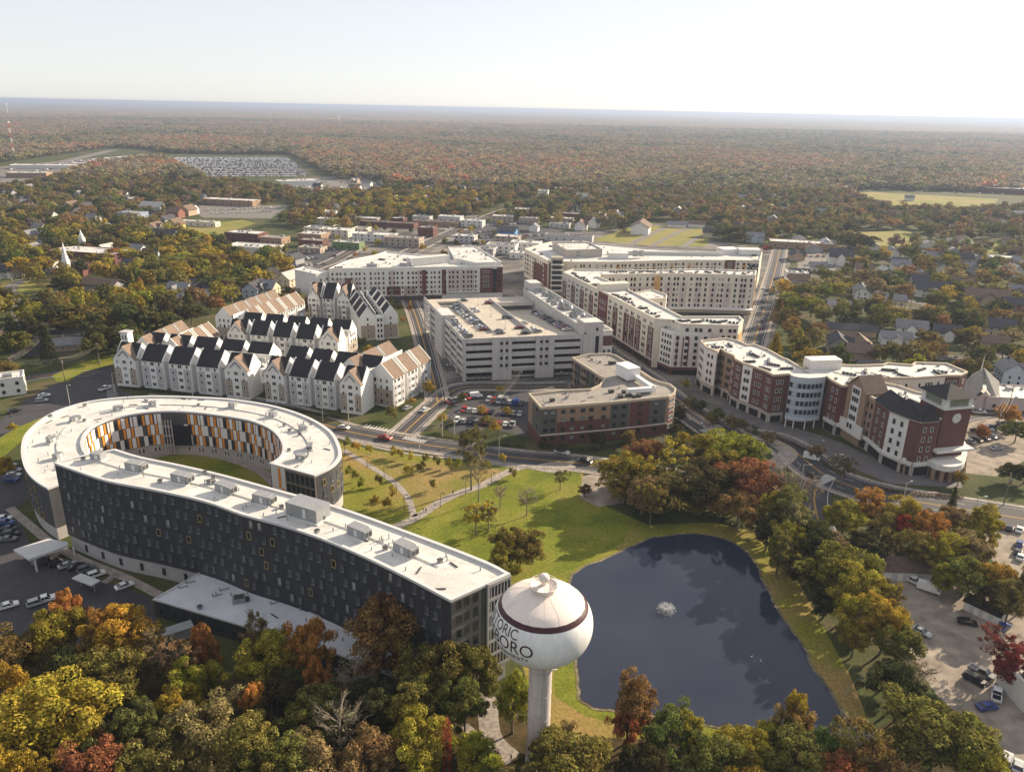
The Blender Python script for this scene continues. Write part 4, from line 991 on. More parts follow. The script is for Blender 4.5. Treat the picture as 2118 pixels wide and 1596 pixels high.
    for i in range(len(fr)-1):
        A,B,t,n,L=cface(fr[i],fr[i+1]); o=n*.9; r_=-n*4.5
        q=[(A.x+o.x,A.y+o.y,h-.2),(B.x+o.x,B.y+o.y,h-.2),(B.x+r_.x,B.y+r_.y,h+4),(A.x+r_.x,A.y+r_.y,h+4)]
        mb.face(q); mb.face([q[1],(B.x-n.x*8,B.y-n.y*8,h-.6),q[2]]); mb.face([q[0],q[3],(A.x-n.x*8,A.y-n.y*8,h-.6)]); mb.face([q[3],q[2],(B.x-n.x*8,B.y-n.y*8,h-.6),(A.x-n.x*8,A.y-n.y*8,h-.6)])
    b.part(mb,'mansard_roof',slate_shade)
    # clock tower
    c=P2(1975,858,h); A=P2(1950,862,h); B=P2(1998,858,h); A,B,t,n,L=cface(A,B); rz=math.atan2(t.y,t.x); S=11.5
    c=(A+B)/2-n*S/2+n*1.0; mb=MB(); mb.box((c.x,c.y,12),(S,S,24),rz); b.part(mb,'clock_tower',brick)
    mb=MB(); mb.box((c.x,c.y,24.4),(S+.8,S+.8,.8),rz); 
    for sx in (-1,1):
        for sy in (-1,1):
            v=t*(sx*(S/2-.9))+n*(sy*(S/2-.9)); mb.box((c.x+v.x,c.y+v.y,26.2),(1.8,1.8,3.4),rz)
    mb.box((c.x,c.y,28.0),(S+.4,S+.4,.5),rz); b.part(mb,'lantern_frame',ivory)
    mb=MB(); mb.box((c.x,c.y,26.2),(S-1.2,S-1.2,3.2),rz); b.part(mb,'lantern_glazing',mat('lantern glass',(.20,.22,.17),.2,.2,.5,.6))
    mb=MB(); K=S/2+1.3; cn=[c+t*(sx*K)+n*(sy*K) for sx,sy in ((-1,-1),(1,-1),(1,1),(-1,1))]
    for i in range(4):
        a_,d_=cn[i],cn[(i+1)%4]; mb.face([(a_.x,a_.y,28.2),(d_.x,d_.y,28.2),(c.x,c.y,31.6)])
    mb.face([(p.x,p.y,28.2) for p in cn]); b.part(mb,'tower_roof',slate_shade)
    f=c+n*(S/2+.1); mb=MB(); ang_=[2*PI*k/32 for k in range(32)]
    for z0,rr,mi,d in ((0,1.9,0,.12),(0,1.6,1,.18)):
        ctr=f+n*d; mb.face([(ctr.x+t.x*math.cos(q)*rr,ctr.y+t.y*math.cos(q)*rr,20.6+math.sin(q)*rr) for q in ang_],mi)
    for q,l in ((R(90),1.1),(R(20),.8)):
        g=f+n*.22; mb.tube([(g.x,g.y,20.6),(g.x+t.x*math.cos(q)*l,g.y+t.y*math.cos(q)*l,20.6+math.sin(q)*l)],.05,4,2)
    b.part(mb,'clock_face',[stone,mat('clock dial',(.62,.60,.56),.5,0),metal_d])
    mb=MB(); mb.box((c.x+n.x*1.5,c.y+n.y*1.5,9.2),(S+4,S+3,.8),rz); b.part(mb,'ledge',ivory)
    # rounded podium under the tower
    q=smooth_line([P2(x,y,5.4) for x,y in ((1842,925),(1870,950),(1905,948),(1935,962),(1965,968),(1990,963),(1999,945),(2000,925))],5)
    mb=MB(); qq=q+[P2(1990,905,5.4),P2(1850,905,5.4)]; mb.prism(qq,3.9,6.0); b.part(mb,'podium_fascia',ivory)
    mb=MB(); q3=inset(ccw(qq),1.6); mb.prism(q3,0,3.9); b.part(mb,'podium_wall',brickd)
    mb=MB()
    for p in q[::3]: mb.box((p.x*.998,p.y*.998+.6,2),(1.1,1.1,4))
    b.part(mb,'podium_pier',brown_stucco)
    # rear wing front wall (sunlit), windows on the south side
    A,B=P2(1891,780,h),P2(1956,775,h); bay(b,A,B,0,1,0,h-1,cream,.15); windows(b,A,B,[.2,.42,.5,.58,.8],zs,1.2,1.9,'white',.17)
    A,B=P2(1845,780,h),P2(1891,780,h); bay(b,A,B,0,1,0,h-1,cream,.12); windows(b,A,B,[.3,.7],zs,1.2,1.9,'white',.14)
    A,B=P2(1760,780,h),P2(1845,780,h); bay(b,A,B,0,1,0,h-1,cream,.1)
    A,B=P2(1956,775,h),P2(1987,775,h); windows(b,A,B,[.3,.7],zs,1.6,2.2,'white',.05)
    A,B=P2(1987,775,h),P2(2002,768,h); windows(b,A,B,[.5],zs,1.2,1.9,'white',.05)
    a,c=P2(1676,762,h),P2(1740,760,h); A,B,t,n,L=cface(a,c); mb=MB(); mb.prism(ccw([A,B,B-n*6,A-n*6]),h-1,h+3.4); b.part(mb,'penthouse',ivory)
    pts=[P2(x,y,h) for x,y in ((1484,716),(1510,712),(1553,728),(1562,733),(1550,746),(1590,744),(1600,752),(1582,760),(1627,760),(1757,771),(1790,766),(1838,763),(1855,765),(1907,762),(1940,769),(1945,766),(1800,779),(1825,777),(1870,775),(1757,788),(1790,789),(1805,789),(1862,816),(1875,822),(1890,828),(1912,840))]
    units_on(b,pts,h-.75,(1.2,1.0,.9),n=4,spread=.95)
    b.finish()
hall_clock()
# ============================================================ ground, roads, pond
mb=MB(); S=46000; mb.face([(-S,-3000,0),(S,-3000,0),(S,S,0),(-S,S,0)]); struct(mb,'ground',g_base)
ROADS=[]
def sheet(name,pts,z,m_,smooth=0):
    q=px2(pts); 
    if smooth: q=smooth_line(q+[q[0]],smooth)[:-1]
    mb=MB(); mb.poly(ccw(q),z); struct(mb,name,m_); return q
def ribbon(mb,line,w0,w1,z,mi=0,z1=None):
    "strip between offsets w0..w1 along line"
    n=len(line); L=[];Rr=[]
    for i,p in enumerate(line):
        d=(line[min(i+1,n-1)]-line[max(i-1,0)]).normalized(); nn=Vector((-d.y,d.x)); L.append(p+nn*w0); Rr.append(p+nn*w1)
    for i in range(n-1):
        mb.face([(*Rr[i+1],z),(*L[i+1],z),(*L[i],z),(*Rr[i],z)] if w1>w0 else [(*L[i],z),(*L[i+1],z),(*Rr[i+1],z),(*Rr[i],z)],mi)
        if z1 is not None:
            mb.face([(*L[i],z1),(*L[i+1],z1),(*L[i+1],z),(*L[i],z)],mi); mb.face([(*Rr[i],z1),(*Rr[i+1],z1),(*Rr[i+1],z),(*Rr[i],z)],mi)
rz_=[.02]
def road(pts,w,walk=True,m_=asphalt,line=True,clip=True):
    q=smooth_line(px2(pts),6); ROADS.append((q,w/2+(2.2 if walk else .5)))
    rz_[0]+=.006; z=rz_[0]
    mb=MB(); ribbon(mb,q,-w/2,w/2,z); struct(mb,'road',m_)
    if line:
        mb=MB()
        for o in (-.18,.18): ribbon(mb,q,o-.09,o+.09,z+.02)
        struct(mb,'road_marking',paint_y); mb=MB()
        for o in (-w/2+.9,w/2-.9): ribbon(mb,q,o-.08,o+.08,z+.02)
        rs=resample(q,9)
        if w>12:
            for i in range(0,len(rs)-1):
                a,c=rs[i],rs[i]+(rs[i+1]-rs[i])*.35
                for o in (-w/4,w/4): ribbon(mb,[a,c],o-.08,o+.08,z+.02)
        struct(mb,'road_marking',paint_w)
    if walk:
        mb=MB()
        for s in (-1,1): ribbon(mb,q,s*(w/2),s*(w/2+.25),.14+z,z1=0); ribbon(mb,q,s*(w/2+.25),s*(w/2+2.0),.135+z,z1=0)
        struct(mb,'pavement',g_path)
    return q
sheet('road',[(-60,925),(0,868),(60,825),(100,800),(170,770),(228,755),(240,790),(330,812),(420,835),(190,838),(125,845),(60,882),(0,912),(-60,945)],.016,asphalt)
sheet('lawn',[(0,905),(40,882),(125,848),(200,835),(150,850),(60,900),(0,950),(-30,960),(-30,930)],.05,g_green)
sheet('lawn',[(108,778),(150,755),(235,730),(236,752),(170,770),(140,790),(118,790)],.05,g_green)
sheet('lawn',[(240,800),(520,828),(780,872),(700,880),(600,865),(500,850),(300,830)],.05,g_base)
R1=road([(330,806),(470,826),(600,852),(700,887),(800,907),(870,918),(940,928),(1060,945),(1170,955),(1250,965),(1380,985),(1520,1010),(1640,1005)],11)
road([(-60,815),(60,783),(130,773),(200,772)],9,False)
R3=road([(828,902),(865,868),(903,834),(940,806),(985,799),(1080,800),(1175,798)],8.5)
road([(905,830),(898,790),(880,720),(862,660),(848,625),(835,600)],7,True)
R4=road([(1215,690),(1270,735),(1330,772),(1400,825),(1470,872),(1545,912),(1600,930)],9)
road([(1385,838),(1430,868),(1480,905),(1540,945),(1600,975)],8,True,line=False)
R5=road([(1560,905),(1610,915),(1652,940),(1700,978),(1760,1005),(1850,1029),(1950,1046),(2150,1078)],16)
road([(1700,985),(1685,1020),(1688,1060),(1705,1110)],10,False)
R7=road([(1520,790),(1545,745),(1562,700),(1580,640),(1592,600),(1603,560),(1612,520),(1618,495)],10.5)
road([(600,600),(640,560),(690,540),(760,505),(850,500)],10)
road([(760,570),(850,520),(920,487),(1000,452),(1060,430),(1140,404),(1200,385)],13)
road([(1230,545),(1300,508),(1360,478),(1400,462)],7,False,asphalt_old,False); road([(1345,510),(1400,482),(1440,468)],6,False,asphalt_old,False); road([(1410,512),(1450,487)],6,False,asphalt_old,False)
road([(1080,497),(1200,505),(1340,511),(1500,518),(1610,520)],9,False)
road([(-20,362),(60,350),(150,330),(232,311)],26,False,asphalt_old,False)
road([(1760,700),(1850,725),(1960,740),(2118,730)],8,False); road([(1620,560),(1700,575),(1800,600),(1960,640),(2118,650)],8,False)
road([(1930,900),(1990,865),(2050,855),(2118,850)],9,False)
road([(0,700),(40,650),(20,600),(60,575),(140,560)],8,False,asphalt_old,False)
road([(420,505),(520,520),(640,545)],9,False,asphalt_old,False)
# parking surfaces
g_town=groundmat('town paving',[(.38,(.07,.068,.07)),(.5,(.13,.12,.11)),(.62,(.22,.20,.18))],.035)
sheet('town_ground',[(560,600),(640,575),(660,640),(730,640),(845,600),(862,700),(905,812),(940,808),(1180,815),(1400,850),(1560,905),(1540,800),(1600,700),(1640,520),(1480,500),(1360,462),(1200,480),(1100,470),(960,440),(860,462),(700,478),(620,520),(540,560)],.010,g_town)
LOTS=[]
def lot(pts,m_=asphalt,name='parking_lot',z=.012):
    LOTS.append(pts); return sheet(name,pts,z,m_)
lot([(-90,955),(44,965),(62,1030),(30,1055),(75,1150),(130,1170),(310,1235),(330,1300),(250,1400),(-120,1350)])
lot([(905,880),(950,822),(1000,812),(1110,812),(1190,815),(1110,835),(1098,905),(1010,885),(940,897)])
lot([(1785,1170),(1900,1125),(1960,1190),(2060,1225),(2200,1290),(2200,1640),(2080,1600),(2010,1500),(1940,1440),(1890,1370),(1860,1300),(1820,1240)],g_dirt)
lot([(2036,1100),(2060,1082),(2200,1095),(2200,1215),(2075,1190),(2040,1140)],g_dirt)
lot([(1996,850),(2118,842),(2160,930),(2060,985),(1998,978)],g_dirt)
lot([(580,520),(690,512),(735,530),(660,565),(600,590),(560,560)]); lot([(960,468),(1080,458),(1170,480),(1110,508),(1000,500)])
lot([(322,323),(592,326),(645,362),(440,364)],asphalt); lot([(380,425),(600,425),(560,452),(420,450)],asphalt_old)
lot([(1390,625),(1540,630),(1530,655),(1430,655)],asphalt); lot([(1650,520),(1760,525),(1740,560),(1650,555)],asphalt_old)
lot([(60,620),(120,600),(170,690),(130,730),(20,740)],asphalt); lot([(0,345),(300,318),(330,332),(60,372),(0,380)],asphalt_old)
lot([(1600,560),(1660,560),(1680,610),(1620,640)],asphalt); lot([(590,370),(760,362),(800,400),(640,395)],asphalt_old)
# lawns and fields
sheet('lawn',[(690,912),(780,932),(900,948),(1040,965),(1205,975),(1215,1030),(1340,1085),(1480,1080),(1600,1110),(1760,1400),(1800,1500),(1740,1560),(1130,1560),(1060,1300),(1040,1190),(860,1110),(760,1080),(700,1040)],.03,g_lawn)
sheet('lawn',[(1060,972),(1200,978),(1205,1030),(1300,1075),(1290,1120),(1180,1180),(1060,1200),(870,1110),(880,1080),(990,1020)],.045,g_green)
g_tan=groundmat('dormant tan grass',[(.36,(.15,.15,.03)),(.5,(.21,.17,.05)),(.64,(.26,.185,.075))],.05)
sheet('lawn',[(760,945),(850,955),(940,955),(1040,972),(1000,998),(960,1010),(900,1035),(860,1052),(830,1010),(800,978)],.05,g_tan)
sheet('lawn',[(1180,1180),(1140,1300),(1150,1440),(1210,1480),(1300,1500),(1330,1475),(1290,1475),(1222,1465),(1200,1448),(1193,1400),(1190,1300),(1176,1200)],.05,g_green)
sheet('dirt_patch',[(1205,985),(1280,968),(1300,1000),(1290,1040),(1235,1048),(1200,1030)],.055,g_dirt)
sheet('field',[(1740,402),(1800,397),(2065,412),(2045,434),(1860,432),(1800,415)],.05,g_field); sheet('field',[(1225,497),(1310,466),(1480,470),(1460,510),(1340,508)],.015,g_field)
sheet('field',[(360,470),(500,455),(530,462),(440,490),(380,482)],.05,g_field); sheet('field',[(1760,480),(1880,478),(1920,505),(1800,512)],.05,g_field)
sheet('field',[(0,575),(110,565),(100,600),(0,612)],.05,g_field); sheet('field',[(1640,470),(1720,480),(1700,500),(1640,490)],.05,g_field); sheet('field',[(1880,500),(2118,500),(2118,520),(1990,525)],.05,g_green)
sheet('forest_floor',[(-150,1290),(260,1370),(560,1400),(900,1440),(1010,1440),(1120,1520),(1740,1545),(1900,1460),(2100,1600),(2250,1700),(-200,1700)],.06,groundmat('leaf litter',[(.35,(.03,.03,.012)),(.5,(.06,.045,.02)),(.66,(.10,.07,.03))],.1))
# courtyard of the ring
sheet('courtyard',[(182,936),(173,912),(198,878),(291,856),(397,856),(500,870),(576,905),(590,925),(590,1010),(480,985),(350,960),(240,945)],.012,g_path)
sheet('lawn',[(300,958),(330,945),(385,940),(450,949),(505,966),(545,990),(550,1010),(440,985)],.05,g_green,3)
sheet('lawn',[(396,925),(470,935),(540,962),(575,990),(575,960),(560,935),(480,912),(400,905)],.05,g_green)
# park paths
def path(pts,w,m_=g_path,z=.075):
    q=smooth_line(px2(pts),6); ROADS.append((q,w/2+.8)); mb=MB(); ribbon(mb,q,-w/2,w/2,z); struct(mb,'path',m_)
path([(710,930),(755,958),(797,984),(826,1007),(846,1035),(856,1068)],2.2); path([(790,1100),(834,1083),(868,1066),(911,1038),(953,1018),(996,1004),(1052,975),(1090,963)],3.4)
path([(1188,962),(1150,975),(1090,965)],2.4,z=.081); path([(700,905),(780,925),(870,942),(970,950),(1060,965),(1190,966)],1.6,z=.085)
path([(20,1050),(60,1085),(110,1125),(175,1160),(250,1190),(330,1230)],2.6); path([(240,1188),(215,1205)],2,z=.08); path([(1580,905),(1630,935),(1600,965)],7,z=.07)
path([(1015,1440),(1010,1480),(1020,1530),(1060,1570)],4.2); path([(960,1500),(1050,1580)],2.0,z=.09)
sheet('plaza',[(985,1400),(1020,1400),(1015,1470),(985,1480),(965,1440)],.095,g_path)
sheet('plaza',[(1480,850),(1560,880),(1700,940),(1840,1000),(1990,1010),(1990,985),(1850,970),(1740,915),(1600,870),(1500,830)],.11,mat('paved walk',(.13,.118,.12),.85,.22,.25))
sheet('plaza',[(60,1140),(105,1118),(140,1125),(120,1150),(65,1170)],.1,g_path)
# long planted strip beside the boulevard
# crosswalks
def crosswalk(a,c,w,n=9):
    A,B=P2(*a),P2(*c); t=(B-A).normalized(); nn=Vector((-t.y,t.x)); mb=MB()
    for i in range(n):
        p=A+(B-A)*((i+.5)/n); mb.box((p.x,p.y,.17),(.55,w,.02),math.atan2(t.y,t.x))
    struct(mb,'road_marking',paint_w)
crosswalk((752,880),(815,893),3); crosswalk((1450,893),(1490,880),3); crosswalk((1683,1002),(1720,985),4,12); crosswalk((235,830),(228,795),4); crosswalk((835,905),(880,915),3)
# pond
pond=[(1185,1190),(1217,1170),(1253,1156),(1302,1134),(1336,1117),(1387,1109),(1443,1106),(1514,1121),(1557,1157),(1572,1195),(1593,1237),(1605,1255),(1629,1296),(1659,1335),(1682,1385),(1712,1425),(1738,1474),(1715,1515),(1580,1508),(1447,1496),(1348,1478),(1282,1469),(1229,1461),(1206,1448),(1199,1420),(1196,1380),(1192,1300),(1181,1220)]
q=smooth_line(px2(pond)+[px2(pond)[0]],3)[:-1]; rng=random.Random(5)
q=[p+Vector((rng.uniform(-.35,.35),rng.uniform(-.35,.35))) for p in q]; POND=ccw(q); FOOT.append(POND)
mb=MB(); mb.poly(inset(POND,-.8),.10); struct(mb,'pond_bank',g_mud)
wm=bpy.data.materials.new('pond water'); wm.use_nodes=True; N=wm.node_tree.nodes; L_=wm.node_tree.links; b_=N['Principled BSDF']
b_.inputs['Base Color'].default_value=(.012,.018,.028,1); b_.inputs['Roughness'].default_value=.04; b_.inputs['IOR'].default_value=1.33; b_.inputs['Specular IOR Level'].default_value=.5
g=N.new('ShaderNodeNewGeometry'); n1=N.new('ShaderNodeTexNoise'); n1.inputs['Scale'].default_value=.9; n1.inputs['Detail'].default_value=5; L_.new(g.outputs['Position'],n1.inputs['Vector'])
bp=N.new('ShaderNodeBump'); bp.inputs['Strength'].default_value=.05; bp.inputs['Distance'].default_value=.15; L_.new(n1.outputs[0],bp.inputs['Height']); L_.new(bp.outputs[0],b_.inputs['Normal'])
n3=N.new('ShaderNodeTexNoise'); n3.inputs['Scale'].default_value=.035; n3.inputs['Detail'].default_value=4; L_.new(g.outputs['Position'],n3.inputs['Vector']); cr_=N.new('ShaderNodeValToRGB'); L_.new(n3.outputs[0],cr_.inputs[0]); cr_.color_ramp.elements[0].color=(.010,.015,.036,1); cr_.color_ramp.elements[1].color=(.042,.05,.072,1); L_.new(cr_.outputs[0],b_.inputs['Base Color'])
n4=N.new('ShaderNodeTexNoise'); n4.inputs['Scale'].default_value=.05; n4.inputs['Detail'].default_value=3; L_.new(g.outputs['Position'],n4.inputs['Vector']); m4=N.new('ShaderNodeMapRange'); m4.inputs[1].default_value=.42; m4.inputs[2].default_value=.62; m4.inputs[3].default_value=.02; m4.inputs[4].default_value=.16; L_.new(n4.outputs[0],m4.inputs[0]); L_.new(m4.outputs[0],b_.inputs['Roughness'])
mb=MB(); mb.poly(POND,.16); struct(mb,'pond_water',wm)
# fountain
c=P(1378,1262,.2); r_=thing('fountain','white spray fountain jet in the middle of the pond','fountain',c)
spray=bpy.data.materials.new('water spray'); spray.use_nodes=True; N=spray.node_tree.nodes; L_=spray.node_tree.links; b_=N['Principled BSDF']; b_.inputs['Base Color'].default_value=(.7,.7,.68,1); b_.inputs['Roughness'].default_value=.6
mb=MB(); rg=random.Random(2)
for k in range(1700):
    a=rg.uniform(0,2*PI); v=rg.uniform(.55,1)*rg.choice([1,1,.9]); t=rg.random()**.8; rr=2.9*v*t; z=3.4*v*t*1.9-3.8*v*t*t*1.7; s=rg.uniform(.04,.10)
    if z<0: z=rg.uniform(0,.1)
    p=Vector((c.x+math.cos(a)*rr,c.y+math.sin(a)*rr,c.z+z)); d1=Vector((rg.gauss(0,1),rg.gauss(0,1),rg.gauss(0,1))).normalized(); d2=d1.orthogonal().normalized()
    mb.face([p+d1*s,p+d2*s,p-d1*s,p-d2*s])
mb.build('spray',spray,r_)
mb=MB(); mb.lathe((c.x,c.y,c.z),[(0,.25),(.5,.25),(.7,0),(.7,-.2)],16); mb.build('nozzle_float',metal_d,r_)
mb=MB()
for rr in (3.9,): mb.lathe((c.x,c.y,c.z-.02),[(rr-.10,0),(rr,.05),(rr+.10,0)],48)
pass
# pond birds
def bird():
    mb=MB(); mb.lathe((0,0,0),[(0,-.12),(.2,-.06),(.26,.05),(.18,.18),(0,.22)],12); mb.v=[(x*2.0,y,z) for x,y,z in mb.v]; mb.tube([(.35,0,.1),(.5,0,.35),(.48,0,.6),(.6,0,.62)],[.09,.06,.055,.06],7); mb.tube([(.58,0,.62),(.78,0,.58)],[.05,.02],6); return mb.data('swan',white_p,True)
bm_=bird()
for x,y,a,l in ((1555,1357,.4,'white swan floating on the open water right of the fountain, larger of two'),(1574,1366,2.2,'white swan trailing nearest the right bank of the pond')):
    o=bpy.data.objects.new('swan',bm_); COL.objects.link(o); o.location=P(x,y,.2); o.rotation_euler=(0,0,a); o.scale=(.6,.6,.6) if a<1 else (.45,.45,.45); reg(o,l,'swan','white swans on the pond')
# ============================================================ street furniture
def copy_thing(src,loc,rz=0,label=None,scale=None,col=None):
    r=src.copy(); COL.objects.link(r); r.location=loc; r.rotation_euler=(0,0,rz)
    if scale: r.scale=scale
    for ch in src.children:
        c=ch.copy(); COL.objects.link(c); c.parent=r
        if col is not None and ch.get('paint'): c.color=(*col,1)
        for g in ch.children:
            d=g.copy(); COL.objects.link(d); d.parent=c
    if col is not None: r.color=(*col,1)
    reg(r,label,r['category'])
    return r
def lamp_proto():
    r=empty('street_lamp',(0,0,0)); mb=MB(); mb.tube([(0,0,0),(0,0,.5),(0,0,5)],[.14,.09,.07],8); mb.tube([(0,0,5),(.25,0,5.25),(.9,0,5.3)],.06,6); mb.build('post',metal_d,r)
    mb=MB(); mb.box((1.1,0,5.28),(.8,.35,.14)); mb.build('lamp_head',metal_d,r); return r
def tall_lamp():
    r=empty('street_light',(0,0,0)); mb=MB(); mb.tube([(0,0,0),(0,0,9)],[.17,.10],8); mb.tube([(0,0,8.9),(1.8,0,9.3)],.06,6); mb.build('post',mat('pale lamp post',(.5,.48,.40),.6,.05),r)
    mb=MB(); mb.box((2.0,0,9.3),(1.0,.4,.18)); mb.build('lamp_head',metal_g,r); return r
def pole_proto():
    r=empty('utility_pole',(0,0,0)); mb=MB(); mb.tube([(0,0,0),(0,0,12)],[.19,.13],8); mb.build('pole',wood,r)
    mb=MB(); mb.box((0,0,11.3),(.15,2.6,.15)); mb.box((0,0,10.3),(.12,2.2,.12)); mb.build('crossarm',wood,r)
    mb=MB(); mb.tube([(.3,0,9),(.3,0,9.9)],.25,8); mb.build('transformer',metal_g,r); return r
def globe_lamp():
    r=empty('globe_lamp',(0,0,0)); mb=MB(); mb.tube([(0,0,0),(0,0,3.6)],[.12,.06],7); mb.build('post',metal_d,r); mb=MB(); mb.lathe((0,0,3.9),[(0,-.3),(.26,-.15),(.3,0),(.26,.15),(0,.3)],12); mb.build('globe',mat('opal globe',(.8,.8,.74),.3,0),r,smooth=True); return r
def place(proto,cat,group,L,label,h=0):
    proto['category']=cat; proto['group']=group
    for i,(x,y) in enumerate(L):
        a=random.uniform(-.5,.5)
        if i==0:
            proto.location=P(x,y); proto.rotation_euler=(0,0,a); reg(proto,label,cat,group); first=proto
        else: copy_thing(proto,P(x,y),a,label)
place(lamp_proto(),'street lamp','black lamps along the park paths',[(714,944),(760,967),(795,991),(820,1021),(836,1054),(911,1049),(963,1022),(1016,1006),(1067,981)],'slim black lamp post beside the park path')
place(tall_lamp(),'street light','tall pale street lights',[(145,838),(237,812),(399,822),(572,842),(668,872),(722,885),(868,935),(940,900),(915,905),(1032,950),(1655,1010),(1865,1050),(2012,1080)],'tall pale street light at the roadside')
place(pole_proto(),'utility pole','wooden utility poles',[(30,790),(93,740),(135,790),(207,758),(205,720),(1560,705),(1545,770),(1602,640),(1606,615),(2057,905),(2084,850),(2075,1045),(10,640),(30,610),(1032,898),(2000,700),(1880,650),(2055,560)],'wooden utility pole with crossarms')
place(globe_lamp(),'lamp','white globe lamps',[(925,770),(945,785),(1078,785),(1160,785),(1450,893),(1425,885),(1595,918),(1425,800),(1700,930),(1305,800),(1340,860),(1740,960)],'small white globe lamp by the pavement')
def wires(pairs,label):
    r=thing('power_line',label,'power line',P(*pairs[0][0],0),0,'sagging power lines'); mb=MB()
    for (a,za),(b,zb) in [((p[0],p[2]),(p[1],p[3])) for p in pairs]:
        A=P(*a,0)+Vector((0,0,za)); B=P(*b,0)+Vector((0,0,zb))
        t=(B-A); nn=Vector((-t.y,t.x,0)).normalized()
        for o in (-1.6,-.5,.6,1.7): mb.tube([A+t*(k/10)+nn*o-Vector((0,0,1.6*4*(k/10)*(1-k/10))) for k in range(11)],.035,4,cap=False)
        for o in (0,): mb.tube([A+t*(k/10)+nn*o-Vector((0,0,1.3+1.6*4*(k/10)*(1-k/10))) for k in range(11)],.035,4,cap=False)
    mb.build('cable',mat('pale cable',(.22,.21,.18),.6,0),r)
wires([((30,790),(93,740),11.3,11.3),((93,740),(205,720),11.3,11.3),((30,790),(135,790),11.3,11.3),((135,790),(207,758),11.3,11.3)],'bundle of sagging cables over the left road junction')
wires([((1602,640),(1560,705),11.3,11.3),((1560,705),(1545,770),11.3,11.3),((1606,615),(1602,640),11.3,11.3)],'cables strung along the street right of the big cream hall')
wires([((2084,850),(2057,905),11.3,11.3)],'short cable run beside the clock tower car park')
wires([((868,935),(1032,870),8.8,11.3),((1032,870),(1080,800),11.3,11)],'sagging cables crossing the side street by the garage')
# pole carrying the side street cables, radio mast, far towers, boxes
def mast():
    c=P(30,325); r=thing('radio_mast','tall red and white radio mast above the far left woods','mast',c)
    hT=70
    for k in range(7):
        mb=MB(); z0=k*hT/7; z1=(k+1)*hT/7
        for a in (0,2.1,4.2): mb.tube([(c.x+1.6*math.cos(a),c.y+1.6*math.sin(a),z0),(c.x+1.6*math.cos(a),c.y+1.6*math.sin(a),z1)],.30,5)
        for q in range(4):
            zz=z0+(z1-z0)*q/4; 
            for a,b2 in ((0,2.1),(2.1,4.2),(4.2,0)): mb.tube([(c.x+1.6*math.cos(a),c.y+1.6*math.sin(a),zz),(c.x+1.6*math.cos(b2),c.y+1.6*math.sin(b2),zz+(z1-z0)/4)],.16,4)
        mb.build('lattice_section',[mat('mast red',(.45,.08,.05),.6,0),white_p][k%2],r)
    mb=MB(); mb.lathe((c.x,c.y,hT),[(0,0),(2.4,.3),(2.4,3.2),(0,3.6)],12); mb.build('antenna_drum',white_p,r)
mast()
def far_tower(x,y,yt,label,rad):
    c=P(x,y); d=(c-CP).length; h=abs(y-yt)*d/FPX; r=thing('water_tower',label,'water tower',c); 
    mb=MB(); mb.lathe((c.x,c.y,h*.72),[(0,-rad*.9),(rad*.8,-rad*.55),(rad,0),(rad*.8,rad*.55),(0,rad*.8)],16); mb.build('tank',white_p,r,smooth=True)
    mb=MB(); mb.tube([(c.x,c.y,0),(c.x,c.y,h*.72-rad*.8)],[rad*.35,rad*.22],10); mb.build('column',white_p,r)
far_tower(16,236,215,'tiny white water tower near the far left horizon',9); far_tower(701,256,240,'tiny white water tower in the woods just below the middle horizon',8)
# ============================================================ people
def person_mesh():
    V=[(0,0,.95),(0,0,1.25),(0,0,1.47),(0,.01,1.6),(0,.02,1.74),(.11,0,.9),(.12,.05,.5),(.12,0,.06),(.12,.14,.03),(-.11,0,.9),(-.12,-.08,.5),(-.12,-.2,.07),(-.12,-.07,.03),(.2,0,1.42),(.26,-.04,1.13),(.27,.08,.88),(-.2,0,1.42),(-.26,.04,1.13),(-.27,-.02,.88)]
    E=[(0,1),(1,2),(2,3),(3,4),(0,5),(5,6),(6,7),(7,8),(0,9),(9,10),(10,11),(11,12),(2,13),(13,14),(14,15),(2,16),(16,17),(17,18)]
    rad=[.15,.16,.12,.06,.11,.1,.065,.045,.035,.1,.065,.045,.035,.07,.05,.035,.07,.05,.035]
    me=bpy.data.meshes.new('p'); me.from_pydata(V,E,[]); o=bpy.data.objects.new('p',me); COL.objects.link(o)
    m_=o.modifiers.new('s','SKIN'); 
    for i,v in enumerate(me.skin_vertices[0].data): v.radius=(rad[i],rad[i]); 
    me.skin_vertices[0].data[0].use_root=True
    o.modifiers.new('b','SUBSURF').levels=1
    dg=bpy.context.evaluated_depsgraph_get(); out=bpy.data.meshes.new_from_object(o.evaluated_get(dg)); bpy.data.objects.remove(o)
    cl=mat('dark clothing',(.03,.03,.05),.9,0); cl2=mat('grey trousers',(.07,.07,.09),.9,0); sk=mat('skin',(.45,.28,.2),.7,0)
    out.materials.clear()
    for q in (cl,cl2,sk): out.materials.append(q)
    for p in out.polygons: z=p.center.z; p.material_index=2 if z>1.5 or (abs(p.center.x)>.24 and z<.95) else (0 if z>.93 else 1)
    return out
pm=person_mesh()
for i,(x,y,l) in enumerate([(360,924,'person in dark clothes walking through the ring courtyard'),(876,1058,'person in dark clothes walking on the path junction, left of a pair'),(881,1060,'person in dark clothes walking on the path junction, right of a pair'),(937,1022,'person in dark clothes on the long path toward the tall thin tree'),(1057,1572,'person in dark clothes on the path left of the water tower base')]):
    o=bpy.data.objects.new('person',pm); COL.objects.link(o); o.location=P(x,y,.09); o.rotation_euler=(0,0,i*1.3); reg(o,l,'person')
